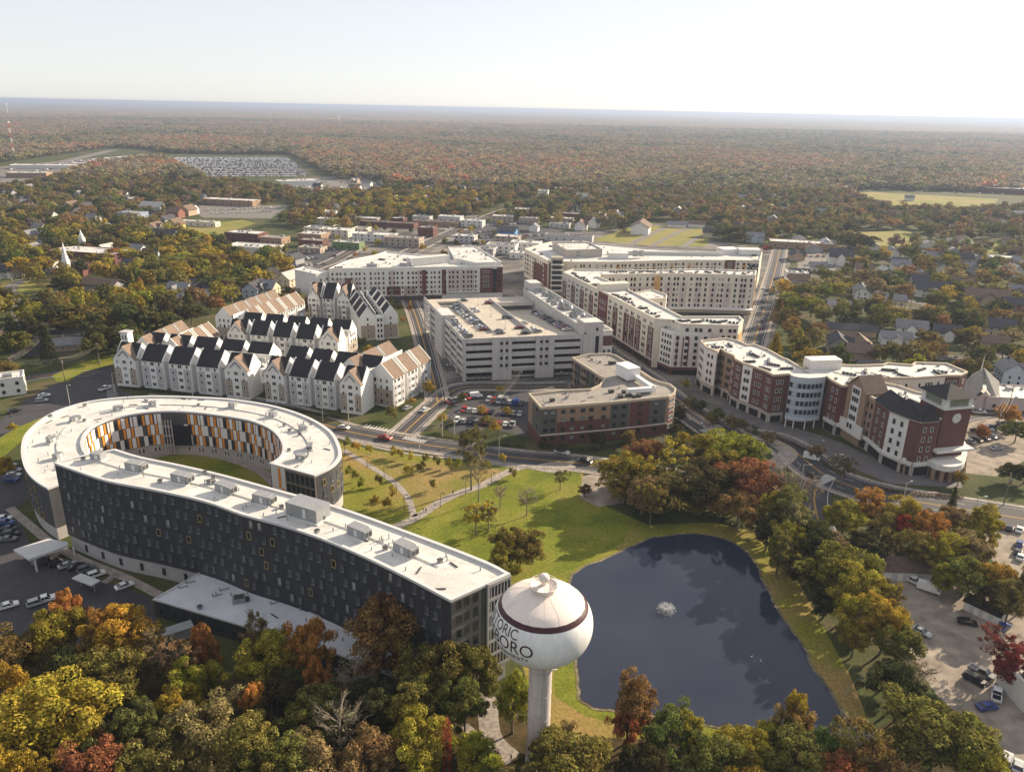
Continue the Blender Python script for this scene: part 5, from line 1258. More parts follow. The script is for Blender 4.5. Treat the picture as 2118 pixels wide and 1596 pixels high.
# ============================================================ cars
def car_parts(kind):
    "returns body, glass, wheel mesh builders; x forward, length ~4.6"
    if kind=='sedan': L,W,H=4.7,1.85,1.45; prof=[(-2.3,.35),(-2.32,.85),(-2.0,.98),(-1.5,1.0),(1.05,.95),(2.0,.80),(2.3,.62),(2.32,.35)]; cab=[(-1.75,.98),(-1.0,1.42),(.35,1.45),(1.15,.95)]
    elif kind=='suv': L,W,H=4.8,1.95,1.75; prof=[(-2.35,.4),(-2.38,1.0),(-2.3,1.1),(1.0,1.1),(2.1,.98),(2.35,.75),(2.38,.4)]; cab=[(-2.3,1.1),(-1.95,1.72),(.3,1.75),(1.15,1.1)]
    elif kind=='pickup': L,W,H=5.7,2.0,1.85; prof=[(-2.8,.45),(-2.85,1.1),(-.9,1.1),(1.5,1.12),(2.6,1.05),(2.85,.8),(2.85,.45)]; cab=[(-.75,1.1),(-.6,1.8),(.8,1.85),(1.5,1.1)]
    else: L,W,H=5.8,2.1,2.5; prof=[(-2.9,.4),(-2.9,1.2),(1.9,1.2),(2.75,1.0),(2.9,.7),(2.9,.4)]; cab=[(-2.88,1.2),(-2.8,2.45),(1.1,2.5),(2.1,1.2)]
    w=W/2; body=MB(); gl=MB()
    def ext(mb,P_,w0,w1,mi=0):
        n=len(P_); a=[(x,w0 if z<1.15 else w1,z) for x,z in P_]; b=[(x,-y,z) for x,y,z in a]
        mb.face(b,mi); mb.face(a[::-1],mi)
        for i in range(n): j=(i+1)%n; mb.face([a[i],a[j],b[j],b[i]],mi)
    ext(body,prof[::-1],w,w)
    ct=[(x,(w*.97 if i in(0,3) else w*.80),z) for i,(x,z) in enumerate(cab)]; cb=[(x,-y,z) for x,y,z in ct]
    body.face([ct[1],cb[1],cb[2],ct[2]][::-1])
    zt=[(x,y*.99,z+.005) for x,y,z in ct]
    for q in ([ct[0],ct[1],ct[2],ct[3]],[cb[3],cb[2],cb[1],cb[0]],[ct[2],cb[2],cb[3],ct[3]],[cb[0],cb[1],ct[1],ct[0]]): 
        (body if kind=='van' and q[0]!=ct[2] else gl).face(q[::-1])
    for s in (1,-1):   # pillars and roof rim
        q=[Vector(v) for v in (ct if s>0 else cb)]
        for i,j in ((0,1),(1,2),(2,3)): body.tube([q[i],q[j]],.05,4)
        m_=(q[1]+q[2])/2; body.tube([m_,Vector((m_.x-.05,s*w*.96,q[0].z))],.05,4)
    if kind=='pickup': gl.box((-1.85,0,1.06),(1.7,1.6,.12))
    wh=MB()
    for x in (-L*.31,L*.31):
        for s in (-1,1): 
            k=wh
            k.tube([(x,s*(w-.22),.34),(x,s*(w+.02),.34)],.34,14,0); k.tube([(x,s*(w+.021),.34),(x,s*(w+.03),.34)],.2,10,1)
    return body,gl,wh,L,w
CARM={}
RIM=[]
def rimd():
    if not RIM:
        k=MB(); k.tube([(0,-.135,0),(0,.135,0)],.21,12); RIM.append(k.data('rim',steel))
    return RIM[0]
def car_mesh(kind):
    if kind in CARM: return CARM[kind]
    b,g,w,L,hw=car_parts(kind); one=MB()
    for i,m_ in enumerate((b,g,w)):
        o=len(one.v); one.v+=m_.v; one.f+=[tuple(k+o for k in f) for f in m_.f]; one.m+=[(i if i<2 else 2+mm) for mm in m_.m]
    lo=one.data('car',[carpaint,glass,rubber,steel])
    bd=b.data('body',carpaint); gd=g.data('windows',glass)
    k=MB(); k.tube([(0,-.12,0),(0,.12,0)],.34,16); wd=k.data('wheel',rubber)
    k=MB(); k.box((0,0,0),(.06,.32,.14)); hl=k.data('headlight',mat('lamp lens',(.7,.7,.65),.2,0)); tl=MB(); tl.box((0,0,0),(.06,.3,.16)); tl=tl.data('tail_light',mat('red lens',(.35,.02,.02),.3,0))
    CARM[kind]=(lo,bd,gd,wd,hl,tl,L,hw); return CARM[kind]
CARCOL={'white':(.72,.72,.70),'black':(.015,.015,.018),'silver':(.36,.37,.38),'grey':(.13,.13,.14),'red':(.36,.025,.02),'blue':(.03,.06,.22),'dark red':(.16,.012,.015),'tan':(.35,.29,.2)}
CARS=[]
def car(x,y,a,kind,col,where,z=0,world=None):
    p=Vector(world) if world is not None else P(x,y,z)
    CARS.append([p,a,kind,col,where])
def row(p,q,n,rel,where,z=0,skip=.12,kinds='sssuup',world=False,cols=None,zfun=None):
    A,B=(Vector(p),Vector(q)) if world else (P2(*p,z),P2(*q,z)); d=math.atan2((B-A).y,(B-A).x)
    for i in range(n):
        if random.random()<skip: continue
        c=A+(B-A)*(i/(max(1,n-1))); k={'s':'sedan','u':'suv','p':'pickup','v':'van'}[random.choice(kinds)]
        col=random.choice(cols or ['white','black','silver','grey','black','silver','red','grey','grey','white','black','white','silver','blue','grey','dark red','white','black','silver'])
        zz=z if zfun is None else zfun(c)
        CARS.append([Vector((c.x,c.y,zz)),d+rel+random.choice([0,PI])+random.uniform(-.04,.04),k,col,where])
random.seed(11)
G,LX,LY,dk,gt,gbd=GAR
ga=math.atan2(gt.y,gt.x)
def gar(u,v0,v1,n,where,skip,zf=None): row(G(u,v0),G(u,v1),n,PI/2,where,dk,skip,'sssu',True,zfun=zf)
rampz=lambda c:dk-3.6*max(0,min(1,((c-G(0,7)).dot(gbd))/(LY*.82-7)))
gar(3.6,6,34,11,'on the sunlit left edge of the garage deck',.15); lz=lambda c:dk-2.6*max(0,min(1,((c-G(0,LY*.22)).dot(gbd))/(LY*.71))); gar(LX*.30-3,14,74,21,'beside the left dividing wall on the garage deck',.12,lz)
gar(LX*.30+3.2,10,78,20,'in the middle lane of the garage deck',.75); gar(LX*.615-3.2,8,70,20,'along the inner ramp wall of the garage deck',.72)
gar(LX-3.2,9,58,19,'on the sunken garage ramp, far side',.08,rampz); gar(LX*.615+3.3,10,36,9,'on the sunken garage ramp, near side',.5,rampz)
# moving and kerbside cars traced from the photograph
for x,y,a,k,c,wh in [(797,908,None,'pickup','red','driving on the park road'),(712,886,None,'sedan','white','driving past the ring building'),(1162,938,None,'pickup','white','on the road in front of the hotel'),(1212,957,None,'suv','black','on the road in front of the hotel'),(1678,950,None,'van','white','on the boulevard by the curved bay'),(1683,988,None,'suv','black','waiting at the boulevard crossing'),(1740,948,None,'sedan','tan','kerbside below the gabled hall front'),(92,820,.4,'sedan','white','at the left road junction'),(87,831,.4,'suv','silver','at the left road junction'),(218,806,1.2,'pickup','white','at the left road junction'),(30,853,.9,'suv','black','on the far left road'),(880,850,1.0,'sedan','white','kerbside on the side street by the apartments'),(843,846,1.0,'sedan','silver','kerbside on the side street by the apartments'),(2025,855,0,'pickup','white','behind the clock tower'),(2060,930,.3,'sedan','silver','in the clock tower car park'),(1425,645,.2,'van','white','in the shaded court of the U-shaped hall'),(1580,598,1.2,'sedan','white','on the straight street right of the big hall')]:
    car(x,y,(ang((x-20,y-4),(x+20,y+5)) if a is None else a),k,c,wh)
# left lower lot
for x,y,a,k,c in [(258,1215,.75,'sedan','white'),(200,1192,.75,'suv','white'),(180,1180,.75,'suv','grey'),(160,1175,.75,'sedan','black'),(140,1172,.75,'sedan','silver'),(122,1168,.75,'suv','black'),(103,1165,.75,'sedan','black'),(88,1160,.75,'sedan','grey'),(18,1256,.65,'sedan','white'),(92,1245,.65,'pickup','white'),(78,1250,.65,'suv','silver'),(30,975,.1,'sedan','silver'),(28,985,.1,'sedan','white'),(25,995,.1,'suv','blue'),(20,965,.1,'sedan','silver'),(12,1085,.2,'suv','blue'),(20,1096,.2,'sedan','black'),(24,1107,.2,'suv','black'),(18,1118,.2,'sedan','grey'),(8,1075,.2,'sedan','white')]: car(x,y,a,k,c,'in the shaded lot left of the wing')
row((925,835),(975,822),6,PI/2,'in the sunlit hotel car park, back row',kinds='ssu',skip=.1); row((945,872),(1060,880),9,PI/2,'in the hotel car park, front row',skip=.1); row((960,850),(1075,858),11,PI/2,'in the hotel car park, third row',skip=.15,kinds='ssu'); row((1120,822),(1175,826),6,PI/2,'in the hotel car park, garage side',skip=.15); row((1000,828),(1090,838),9,PI/2,'in the hotel car park, middle row',kinds='suvp',skip=.15)
car(985,822,.3,'van','white','in the hotel car park as a tall white box'); 
for x,y,a,k,c in [(1888,1205,-1.0,'pickup','white'),(1920,1222,-.6,'van','white'),(1845,1232,.1,'suv','white'),(1943,1203,-1.2,'sedan','silver'),(2000,1290,-.35,'sedan','black'),(1905,1310,-.9,'sedan','silver'),(2015,1410,-.9,'suv','black'),(2030,1395,-.9,'pickup','grey'),(2080,1575,.9,'suv','silver'),(2105,1590,.9,'sedan','silver'),(2040,1465,.2,'sedan','blue'),(2075,1300,.6,'sedan','blue'),(2060,1440,1.0,'pickup','white')]: car(x,y,a,k,c,'on the gravel yard right of the pond')
for x,y,c in [(2070,1090,'red'),(2088,1095,'black'),(2108,1098,'white'),(2108,1128,'blue'),(2105,1145,'black'),(2110,1155,'white')]: car(x,y,.9,'sedan',c,'in the small lot at the right edge')
row((2020,895),(2075,880),6,PI/2,'in the clock tower car park',skip=.1); row((2005,915),(2050,905),4,PI/2,'in the clock tower car park',skip=.2)
for a,b,n in (((610,527),(690,518),12),((600,540),(700,530),12),((595,553),(690,545),11),((600,570),(660,560),7)): row(a,b,n,PI/2,'in the lot left of the long white hall',skip=.35,kinds='ssu')
for a,b,n in (((965,472),(1080,463),15),((975,482),(1120,476),18),((990,492),(1140,487),18),((1010,500),(1110,503),12)): row(a,b,n,PI/2,'in the busy lot beside the main street',skip=.15,kinds='ssu')
for a,b,n in (((430,436),(560,430),16),((440,442),(560,438),15)): row(a,b,n,PI/2,'in the small white-car lot beyond the left woods',skip=.1,kinds='ssu',cols=['white','silver','white'])
row((1655,530),(1740,533),8,PI/2,'in the lot by the white flat building at right',skip=.3); row((1655,548),(1730,552),7,PI/2,'in the lot by the white flat building at right',skip=.4)
row((1585,610),(1572,680),6,0.02,'parked along the straight street right of the big hall',skip=.3,kinds='ssu'); row((60,640),(110,625),5,PI/2,'in the shaded lot left of the conifer',skip=.3); row((870,495),(990,450),14,0,'on the main street',skip=.45,kinds='ssu')
far=[]
for k in range(16):
    f=k/15; y=327+38*f**1.6; x0=325+95*max(0,f-.15); x1=592+45*f
    a,b=P2(x0,y),P2(x1,y); n=int((b-a).length/2.9)
    for i in range(n):
        if random.random()<.1: continue
        far.append((a+(b-a)*(i/n),math.atan2((b-a).y,(b-a).x)+PI/2,random.choice(['white','white','white','white','silver','grey','black'])))
for x0,y0,x1,y1 in ((10,352,290,322),(20,360,300,327),(620,378,790,378),(600,386,760,390),(60,345,230,326),(1860,395,2080,402)):
    a,b=P2(x0,y0),P2(x1,y1); n=int((b-a).length/5)
    for i in range(n):
        if random.random()<.45: continue
        far.append((a+(b-a)*(i/n),math.atan2((b-a).y,(b-a).x)+PI/2,random.choice(['white','silver','grey','black'])))
def mk_cars():
    L=[]
    for c in CARS:
        x,y,k=proj(c[0]); L.append((k,c))
    L.sort(key=lambda q:q[0]); 
    for i,(k,c) in enumerate(L):
        p,a,kind,col,where=c
        if i>=300: far.append((Vector((p.x,p.y)),a,col)); continue
        lo,bd,gd,wd,hl,tl,Lc,hw=car_mesh(kind); rgb=(*CARCOL[col],1); nm={'sedan':'parked_car','suv':'parked_car','pickup':'pickup_truck','van':'van'}[kind]
        cat={'sedan':'car','suv':'car','pickup':'pickup truck','van':'van'}[kind]; adj={'sedan':'low','suv':'tall','pickup':'open-bed','van':'boxy'}[kind]
        z=p.z if p.z>1 else .11
        if k<235:
            r=thing(nm,f'{col} {adj} {cat} {where}',cat,(p.x,p.y,z),a,'cars '+where)
            for me,n_ in ((bd,'body'),(gd,'windows')):
                o=bpy.data.objects.new(n_,me); COL.objects.link(o); o.parent=r; o.color=rgb
            for sx in (-1,1):
                for sy in (-1,1):
                    o=bpy.data.objects.new('wheel',wd); COL.objects.link(o); o.parent=r; o.location=(sx*Lc*.31,sy*(hw-.1),.34); o2=bpy.data.objects.new('rim',rimd()); COL.objects.link(o2); o2.parent=o
            for sy in (-1,1):
                o=bpy.data.objects.new('headlight',hl); COL.objects.link(o); o.parent=r; o.location=(Lc/2-.02,sy*(hw-.3),.68)
                o=bpy.data.objects.new('tail_light',tl); COL.objects.link(o); o.parent=r; o.location=(-Lc/2+.02,sy*(hw-.25),.78)
        else:
            o=bpy.data.objects.new(nm,lo); COL.objects.link(o); o.location=(p.x,p.y,z); o.rotation_euler=(0,0,a); o.color=rgb
            reg(o,f'{col} {adj} {cat} {where}',cat,'cars '+where)
    mb=MB(); order=list(CARCOL)
    for p,a,c in far:
        mi=order.index(c); mb.box((p.x,p.y,.75),(4.5,1.9,1.1),a,mi); mb.box((p.x-math.cos(a)*.2,p.y-math.sin(a)*.2,1.2),(2.3,1.55,.45),a,len(order)); mb.box((p.x-math.cos(a)*.2,p.y-math.sin(a)*.2,1.45),(2.6,1.6,.3),a,mi)
    o=mb.build('distant_parked_cars',[mat('far '+c,tuple(min(.85,q*1.2) for q in CARCOL[c]),.35,0,spec=.5) for c in order]+[glass]); o['kind']='stuff'; o['label']='hundreds of mostly white cars in the distant car storage lot and far streets'; o['category']='parked cars'
mk_cars()
# ============================================================ houses and town buildings
HM={}
def house_meshes(k):
    if k in HM: return HM[k]
    w=MB(); hw,hd=.5,.5
    w.face([(-.5,-.5,0),(.5,-.5,0),(.5,-.5,.62),(-.5,-.5,.62)]); w.face([(.5,.5,0),(-.5,.5,0),(-.5,.5,.62),(.5,.5,.62)])
    w.face([(.5,-.5,0),(.5,.5,0),(.5,.5,.62),(.5,0,1),(.5,-.5,.62)]); w.face([(-.5,.5,0),(-.5,-.5,0),(-.5,-.5,.62),(-.5,0,1),(-.5,.5,.62)])
    if k: # cross gable wing
        w.face([(-.2,-.75,0),(.15,-.75,0),(.15,-.75,.58),(-.025,-.75,.86),(-.2,-.75,.58)]); w.face([(.15,-.75,0),(.15,-.5,0),(.15,-.5,.58),(.15,-.75,.58)]); w.face([(-.2,-.5,0),(-.2,-.75,0),(-.2,-.75,.58),(-.2,-.5,.58)])
    r=MB()
    for s in (-1,1):
        a=[(-.56,s*.58,.56),(.56,s*.58,.56),(.56,0,1.02),(-.56,0,1.02)]; b=[(x,y,z+.035) for x,y,z in a]
        r.face(b if s<0 else b[::-1]); r.face(a[::-1] if s<0 else a)
        for i in range(4): j=(i+1)%4; r.face([a[i],a[j],b[j],b[i]])
    if k:
        for s in (-1,1):
            a=[(-.025+s*.22,-.8,.52),(-.025,-.8,.89),(-.025,-.1,.89),(-.025+s*.22,-.1,.52)]; b=[(x,y,z+.035) for x,y,z in a]
            r.face(b if s<0 else b[::-1]); r.face(a)
    c=MB(); c.box((.25,.12,1.0),(.06,.07,.3)); p=MB()
    if k: p.box((-.025,-.62-.3,.2),(.5,.25,.03))
    HM[k]=(w.data('wall',housewall),r.data('roof',houseroof),c.data('chimney',brick)); return HM[k]
WC={'white':(.66,.65,.62),'cream':(.55,.48,.36),'grey':(.30,.30,.31),'brick':(.22,.09,.06),'tan':(.36,.28,.2),'pale blue':(.40,.46,.52),'yellow':(.50,.40,.15),'blue':(.10,.22,.45)}
RC={'dark':(.06,.06,.07),'brown':(.16,.11,.08),'grey':(.20,.20,.21),'pale':(.42,.40,.37)}
hwin=None
HOUSES=[]
wh_clear=True
def house(x,y,w,d,h,a,wc,rc,k=0,where='',near=False):
    p=P(x,y); x0,y0,kk=proj(p)
    r=thing('house',f'{wc} house with {rc} gable roof {where}',"house",p,a,'gabled houses of the town')
    wm_,rm_,cm_=house_meshes(k)
    for me,n_,c in ((wm_,'wall',WC[wc]),(rm_,'roof',RC[rc]),(cm_,'chimney',(.2,.1,.07))):
        o=bpy.data.objects.new(n_,me); COL.objects.link(o); o.parent=r; o.scale=(w,d,h); o.color=(*c,1)
        if n_=='roof': rf_=o
        if n_=='chimney': o.parent=rf_; o.scale=(1,1,1)
    if kk<620:
        me=winmesh('white',.9,1.4); me2=winmesh('dark',.9,1.4); me=me if wc in('brick','grey','tan') else me2
        for z in ([1.6,4.3] if h>7 else [1.6]):
            for s in (-1,1):
                for f in (-.3,-.05,.25): o=bpy.data.objects.new('window',me); COL.objects.link(o); o.parent=r; o.matrix_local=Matrix.Translation((f*w,s*d/2,z))@Matrix.Rotation(0 if s>0 else PI,4,'Z')
                for f in (-.2,.2): o=bpy.data.objects.new('window',me); COL.objects.link(o); o.parent=r; o.matrix_local=Matrix.Translation((s*w/2,f*d,z))@Matrix.Rotation(-PI/2*s,4,'Z')
    q=[Vector((p.x,p.y))+Vector((math.cos(a)*sx*w/2-math.sin(a)*sy*d/2,math.sin(a)*sx*w/2+math.cos(a)*sy*d/2)) for sx,sy in((-1,-1),(1,-1),(1,1),(-1,1))]
    FOOT.append(q); u=-Vector((p.x,p.y)).normalized()
    for s in ((7,13,19) if kk<1300 else (8,16,26)): FOOT.append([v+u*s for v in q])
NG=R(-13)
for x,y,w,d,h,a,wc,rc,k,wh in [
 (1925,612,22,13,10,NG,'white','dark',1,'with dormers among the right trees'),(2035,628,26,13,10,NG,'tan','brown',1,'with two front gables at right'),(1735,545,18,15,12,NG,'white','dark',1,'under the big spreading oak'),(1730,725,14,10,9,NG+1.57,'grey','dark',1,'behind the stepped brick hall'),(1778,742,14,11,8,NG,'tan','brown',0,'beside a small yard behind the brick hall'),
 (1758,690,26,10,6,NG,'tan','dark',0,'long and low under the hedge of trees'),(2085,790,12,10,11,NG+1.57,'pale blue','grey',1,'at the right edge by the chapel'),(1500,470,1,1,1,0,'white','dark',0,''),(1325,482,26,18,13,R(75),'white','brown',0,'large and plain beside the green lots'),(1745,640,20,10,6,NG,'white','grey',0,'long and low behind the bright green tree'),
 (1800,770,12,10,6,NG,'grey','dark',0,'half hidden by trees'),(1955,700,14,10,8,NG,'white','dark',1,'in the right woods'),(2060,690,16,12,9,NG,'cream','dark',0,'by the road at the right edge'),(1860,560,14,11,9,NG,'white','grey',1,'near the grass field'),(1990,545,14,11,9,NG,'tan','dark',0,'beyond the gabled pair'),
 (1785,565,13,10,8,NG,'cream','brown',0,'behind the oak'),(1620,600,14,10,8,NG+1.57,'white','grey',1,'at the end of the big hall'),(1470,490,16,12,9,NG,'cream','dark',0,'by the three green lots'),(1200,475,14,10,10,NG+1.57,'white','brown',1,'along the main street right side'),(1225,470,14,10,10,NG+1.57,'white','dark',1,'along the main street right side'),(1250,462,14,10,10,NG+1.57,'cream','brown',1,'along the main street right side'),
 (1195,440,12,10,10,NG,'white','dark',1,'above the main street'),(1275,455,12,10,11,R(75),'white','grey',1,'above the green lots'),(1240,405,16,12,11,NG,'pale blue','dark',1,'half hidden in the woods'),(1050,485,18,14,8,NG,'blue','dark',0,'by the busy lot'),(1105,478,10,9,8,NG+1.57,'white','grey',0,'at the end of the busy lot'),
 (1440,470,18,10,7,NG,'white','brown',0,'right of the green lots'),(1400,470,20,9,6,NG,'white','grey',0,'right of the green lots'),(1530,478,14,10,9,NG,'white','dark',1,'left of the long flat school'),(1560,500,16,10,9,NG,'pale blue','grey',1,'left of the long flat school'),(1610,470,14,10,8,NG,'white','dark',0,'beyond the flat school'),
 (1300,385,14,10,8,NG,'white','dark',0,'far off in the woods'),(1330,380,14,10,8,NG,'white','grey',0,'far off in the woods'),(1350,400,14,10,8,NG,'cream','dark',0,'far off in the woods'),(1700,395,14,10,8,NG,'white','dark',0,'near the sports field'),(1560,440,14,10,8,NG,'white','brown',0,'in the middle right woods'),(1700,445,14,10,8,NG,'white','grey',0,'in the middle right woods'),
 (530,612,15,11,10,NG+1.57,'pale blue','dark',1,'behind the apartment roofs'),(555,610,13,11,10,NG,'cream','grey',1,'behind the apartment roofs'),(600,590,16,11,10,R(70),'cream','pale',0,'next to the long white hall'),(375,612,14,11,9,NG,'white','grey',1,'between the left woods and the apartments'),(420,606,18,12,9,NG,'white','dark',1,'between the left woods and the apartments'),(215,600,24,12,8,NG,'grey','brown',0,'in a clearing of the left woods'),
 (150,562,14,11,9,R(60),'cream','brown',1,'beside the white steeple'),(18,572,16,12,9,NG,'white','dark',1,'at the left edge'),(105,560,14,10,9,NG,'white','dark',0,'left of the steeple'),(345,500,22,14,11,NG,'white','dark',1,'with rows of white dormers, left centre'),(365,478,14,12,12,NG+1.57,'yellow','brown',0,'beside the small green field'),(275,560,12,10,9,NG,'pale blue','dark',0,'in the left woods'),
 (390,445,16,12,11,NG+1.57,'tan','brown',0,'near the white-car lot, left of a pair'),(365,450,14,12,11,NG,'brick','brown',0,'near the white-car lot'),(395,442,14,12,11,NG,'white','dark',0,'near the white-car lot, right of a pair'),(320,440,26,14,12,NG,'white','pale',0,'large and plain in the left middle distance'),(165,450,12,10,10,NG+1.57,'white','dark',0,'in the far left woods'),(105,455,12,10,9,NG,'white','dark',0,'in the far left woods'),(20,410,16,12,11,NG,'grey','dark',1,'in the far left woods'),
 (470,400,14,10,8,NG,'white','dark',0,'by the storage car lot'),(760,385,14,10,8,NG,'white','grey',0,'in the middle woods'),(955,350,14,10,9,NG,'white','grey',0,'far in the middle woods'),(985,352,14,10,9,NG,'white','dark',0,'far in the middle woods'),(880,372,12,10,8,NG,'cream','dark',0,'far in the middle woods'),(610,545,12,10,8,R(70),'grey','dark',0,'by the road left of the long hall'),
 (140,720,18,11,5.5,R(20),'tan','grey',0,'low and dark beneath the big conifer'),(25,790,1,1,1,0,'white','dark',0,''),(25,700,16,12,5,R(15),'tan','brown',0,'low at the far left under the woods'),(1690,560,12,10,7,NG,'white','grey',0,'by the white flat building'),(1900,590,12,10,8,NG,'grey','dark',0,'between the right trees'),(1850,630,12,10,7,NG,'cream','grey',0,'between the right trees'),(2095,640,14,11,8,NG,'brick','dark',0,'at the right edge'),
 (1975,480,14,10,8,NG,'white','grey',0,'beyond the grass field at right'),(2050,478,14,10,8,NG,'white','dark',0,'beyond the grass field at right'),(1930,540,14,10,8,NG,'grey','grey',0,'beyond the gabled pair'),(1600,450,12,9,8,NG,'cream','brown',0,'in the middle right woods'),(1880,415,12,9,8,NG,'white','grey',0,'beside the sports field'),(1650,590,14,10,8,NG,'grey','brown',0,'right of the straight street')]:
    if w>1: house(x,y,w,d,h,a,wc,rc,k,wh)
random.seed(77); wh_clear=False
def scatter_houses(n,x0,x1,y0,y1,wh,avoid=()):
    k=0; t=0
    while k<n and t<600:
        t+=1; x=random.uniform(x0,x1); y=random.uniform(y0,y1); p=P2(x,y)
        if any(a<x<b and c<y<d for a,b,c,d in avoid): continue
        if any(min(q[0] for q in f)-6<p.x<max(q[0] for q in f)+6 and min(q[1] for q in f)-6<p.y<max(q[1] for q in f)+6 for f in FOOT): continue
        if any((p-v).length<wd+6 for q,wd in ROADS for v in q): continue
        k+=1; house(x,y,random.uniform(11,17),random.uniform(8,12),random.uniform(6,9.5),NG+random.choice([0,1.57])+random.uniform(-.1,.1),random.choice(['white','white','white','cream','grey','pale blue','tan']),random.choice(['dark','grey','grey','pale','brown']),random.randint(0,1),wh)
scatter_houses(30,1640,2110,500,625,'in the right neighbourhood',((1640,1760,600,660),))
scatter_houses(16,1480,2110,430,470,'beyond the oak at right',((1730,2110,395,440),(1730,1930,470,520)))
scatter_houses(22,1180,1640,380,450,'in woods above the green lots')
scatter_houses(30,10,420,395,560,'in the left woods'); scatter_houses(20,620,1000,375,440,'in woods beyond the shops')
scatter_houses(45,20,2100,285,375,'far off in the forest',((300,700,300,380),(0,330,300,390)))
scatter_houses(5,1700,2110,690,740,'behind the brick hall')
def flat(name,label,x,y,w,d,h,a,wm_,rm_,nw=5,kind='dark',extra=None,cat='building',base=True):
    p=P(x,y); c=Vector((p.x,p.y)); t=Vector((math.cos(a),math.sin(a))); n=Vector((-t.y,t.x))
    q=[c-t*w/2,c+t*w/2,c+t*w/2+n*d,c-t*w/2+n*d]; b=Bld(name,label,cat,c+n*d/2,'flat roofed town buildings'); u=-c.normalized(); FOOT.extend([[v+u*s for v in q] for s in (8,18)]); shell(b,q,h,wm_,rm_,par=.5,rw=.3,wname='wall')
    if nw: windows(b,q[0],q[1],lin(nw),[1.9+3.4*k for k in range(int(h//3.4))],1.3,1.5,kind,.02); windows(b,q[1],q[2],lin(max(1,int(nw*d/w))),[1.9+3.4*k for k in range(int(h//3.4))],1.3,1.5,kind,.02)
    mb=MB(); rg=random.Random(int(x+y))
    for k in range(rg.randint(1,4)):
        s=rg.uniform(.15,.85); v=rg.uniform(.2,.8); o=q[0]+t*w*s+n*d*v; mb=MB(); mb.box((o.x,o.y,h+.2),(rg.uniform(1.5,3.5),rg.uniform(1.2,2.5),1.5),a); b.part(mb,'roof_unit',metal_g)
    if extra: extra(b,q,t,n)
    b.finish(); return b
TG=R(-13); pale=mat('pale roofing',(.55,.53,.50),.8,.15,.2); green_aw=mat('green awning',(.13,.19,.08),.7,.05)
FL_=[('white flat building with projecting canopy and square tower, right of the straight street',1648,580,16,14,6,TG,ivory,white_roof,3),('long low white school roof with brick chimney behind the oak',1660,515,60,18,6,TG,brown_stucco,pale,6),
 ('long plain white warehouse left of the small car lot',515,528,44,20,7,TG,ivory,pale,0),('brick school block behind the white warehouse',500,500,34,18,8,TG,brick,pale,6),('low tan block right of the brick school',560,505,22,16,6,TG,brown_stucco,grey_roof,4),('blue-grey arched hall in the left middle distance',265,460,24,18,10,TG,mat('blue grey wall',(.25,.29,.38),.8,.05),grey_roof,4),
 ('long low tan strip building by the small green field',410,468,40,9,5,TG,cream,pale,5),('large school block with long pale roof and small white lantern, left woods',170,545,60,24,9,TG,brick,pale,8),('tan flat shop row near the far school',640,497,24,20,6,TG,brown_stucco,pale,4),
 ('pale shop building beside the main street, left end',690,490,30,16,7,TG,cream,white_roof,5),('shop with green front facing the small lot',715,515,26,12,6,TG,green_aw,pale,4),('white flat shop left of the main street',770,500,40,14,7,TG,ivory,white_roof,6),('dark brick shop block at the main street corner',830,510,34,14,8,TG,taupe,grey_roof,6),('narrow brick corner block on the main street',880,490,16,14,9,TG,brick,grey_roof,3),
 ('long brown-roofed shop row behind the main street',800,470,60,14,5,R(-13),brick,mat('brown flat roof',(.12,.09,.08),.9,.2,.3),6),('second brown-roofed row left of the main street',900,468,50,12,5,TG,brown_stucco,MATS['brown flat roof'],5),('white corner shop on the right of the main street',975,470,24,12,7,TG,ivory,pale,4),
 ('pale two storey row facing the long hall, left part',985,530,30,14,7,TG,siding_g,grey_roof,6),('pale two storey row facing the long hall, middle part',1035,525,26,14,8,TG,ivory,grey_roof,5),('pale two storey row facing the long hall, right part',1085,520,26,14,8,TG,ivory,pale,5),('white service building between the two big halls',1070,535,14,12,5,TG,ivory,white_roof,2),
 ('long brown-roofed building left of the green lots',1175,500,46,13,6,TG,siding_g,MATS['brown flat roof'],6),('tall white block standing above the woods by the main street',1122,415,14,10,14,TG,ivory,pale,3),('brick block far behind the main street',1165,402,30,16,9,TG,brick,pale,4),('low tan blocks behind the left middle woods',470,425,70,20,7,TG,brown_stucco,pale,6),
 ('long white store roof beside the storage car lot',620,385,60,30,8,R(30),ivory,pale,0),('far pale strip mall along the left highway',95,350,120,30,7,R(10),ivory,pale,0),('far brick strip mall at the left edge',55,368,60,26,8,R(10),brown_stucco,white_roof,0),('far white warehouse left of the storage lot',280,335,100,34,8,TG,ivory,pale,0),('far white shed by the left highway',180,345,50,20,7,R(10),ivory,pale,0),
 ('large flat school beyond the sports field at right',2100,402,90,40,9,TG,brick,white_roof,4),('pale low building by the gabled pair at right',2080,545,22,14,5,TG,ivory,pale,3),('low pale garage in the right neighbourhood',1880,655,14,9,4,TG,ivory,pale,2),('white corner store at the far left edge with red sloped front',10,820,16,10,8,R(30),ivory,white_roof,3),
 ('low green-trimmed white building cut by the right edge',2200,1490,14,12,6.5,R(4),ivory,white_roof,2),('white hall wing right of the chapel',2110,850,30,18,6,R(-5),lilac,white_roof,4)]
for l,x,y,w,d,h,a,wm_,rm_,nw in FL_: flat('shop_building' if 'shop' in l or 'store' in l else 'town_building',l,x,y,w,d,h,a,wm_,rm_,nw)
random.seed(5)
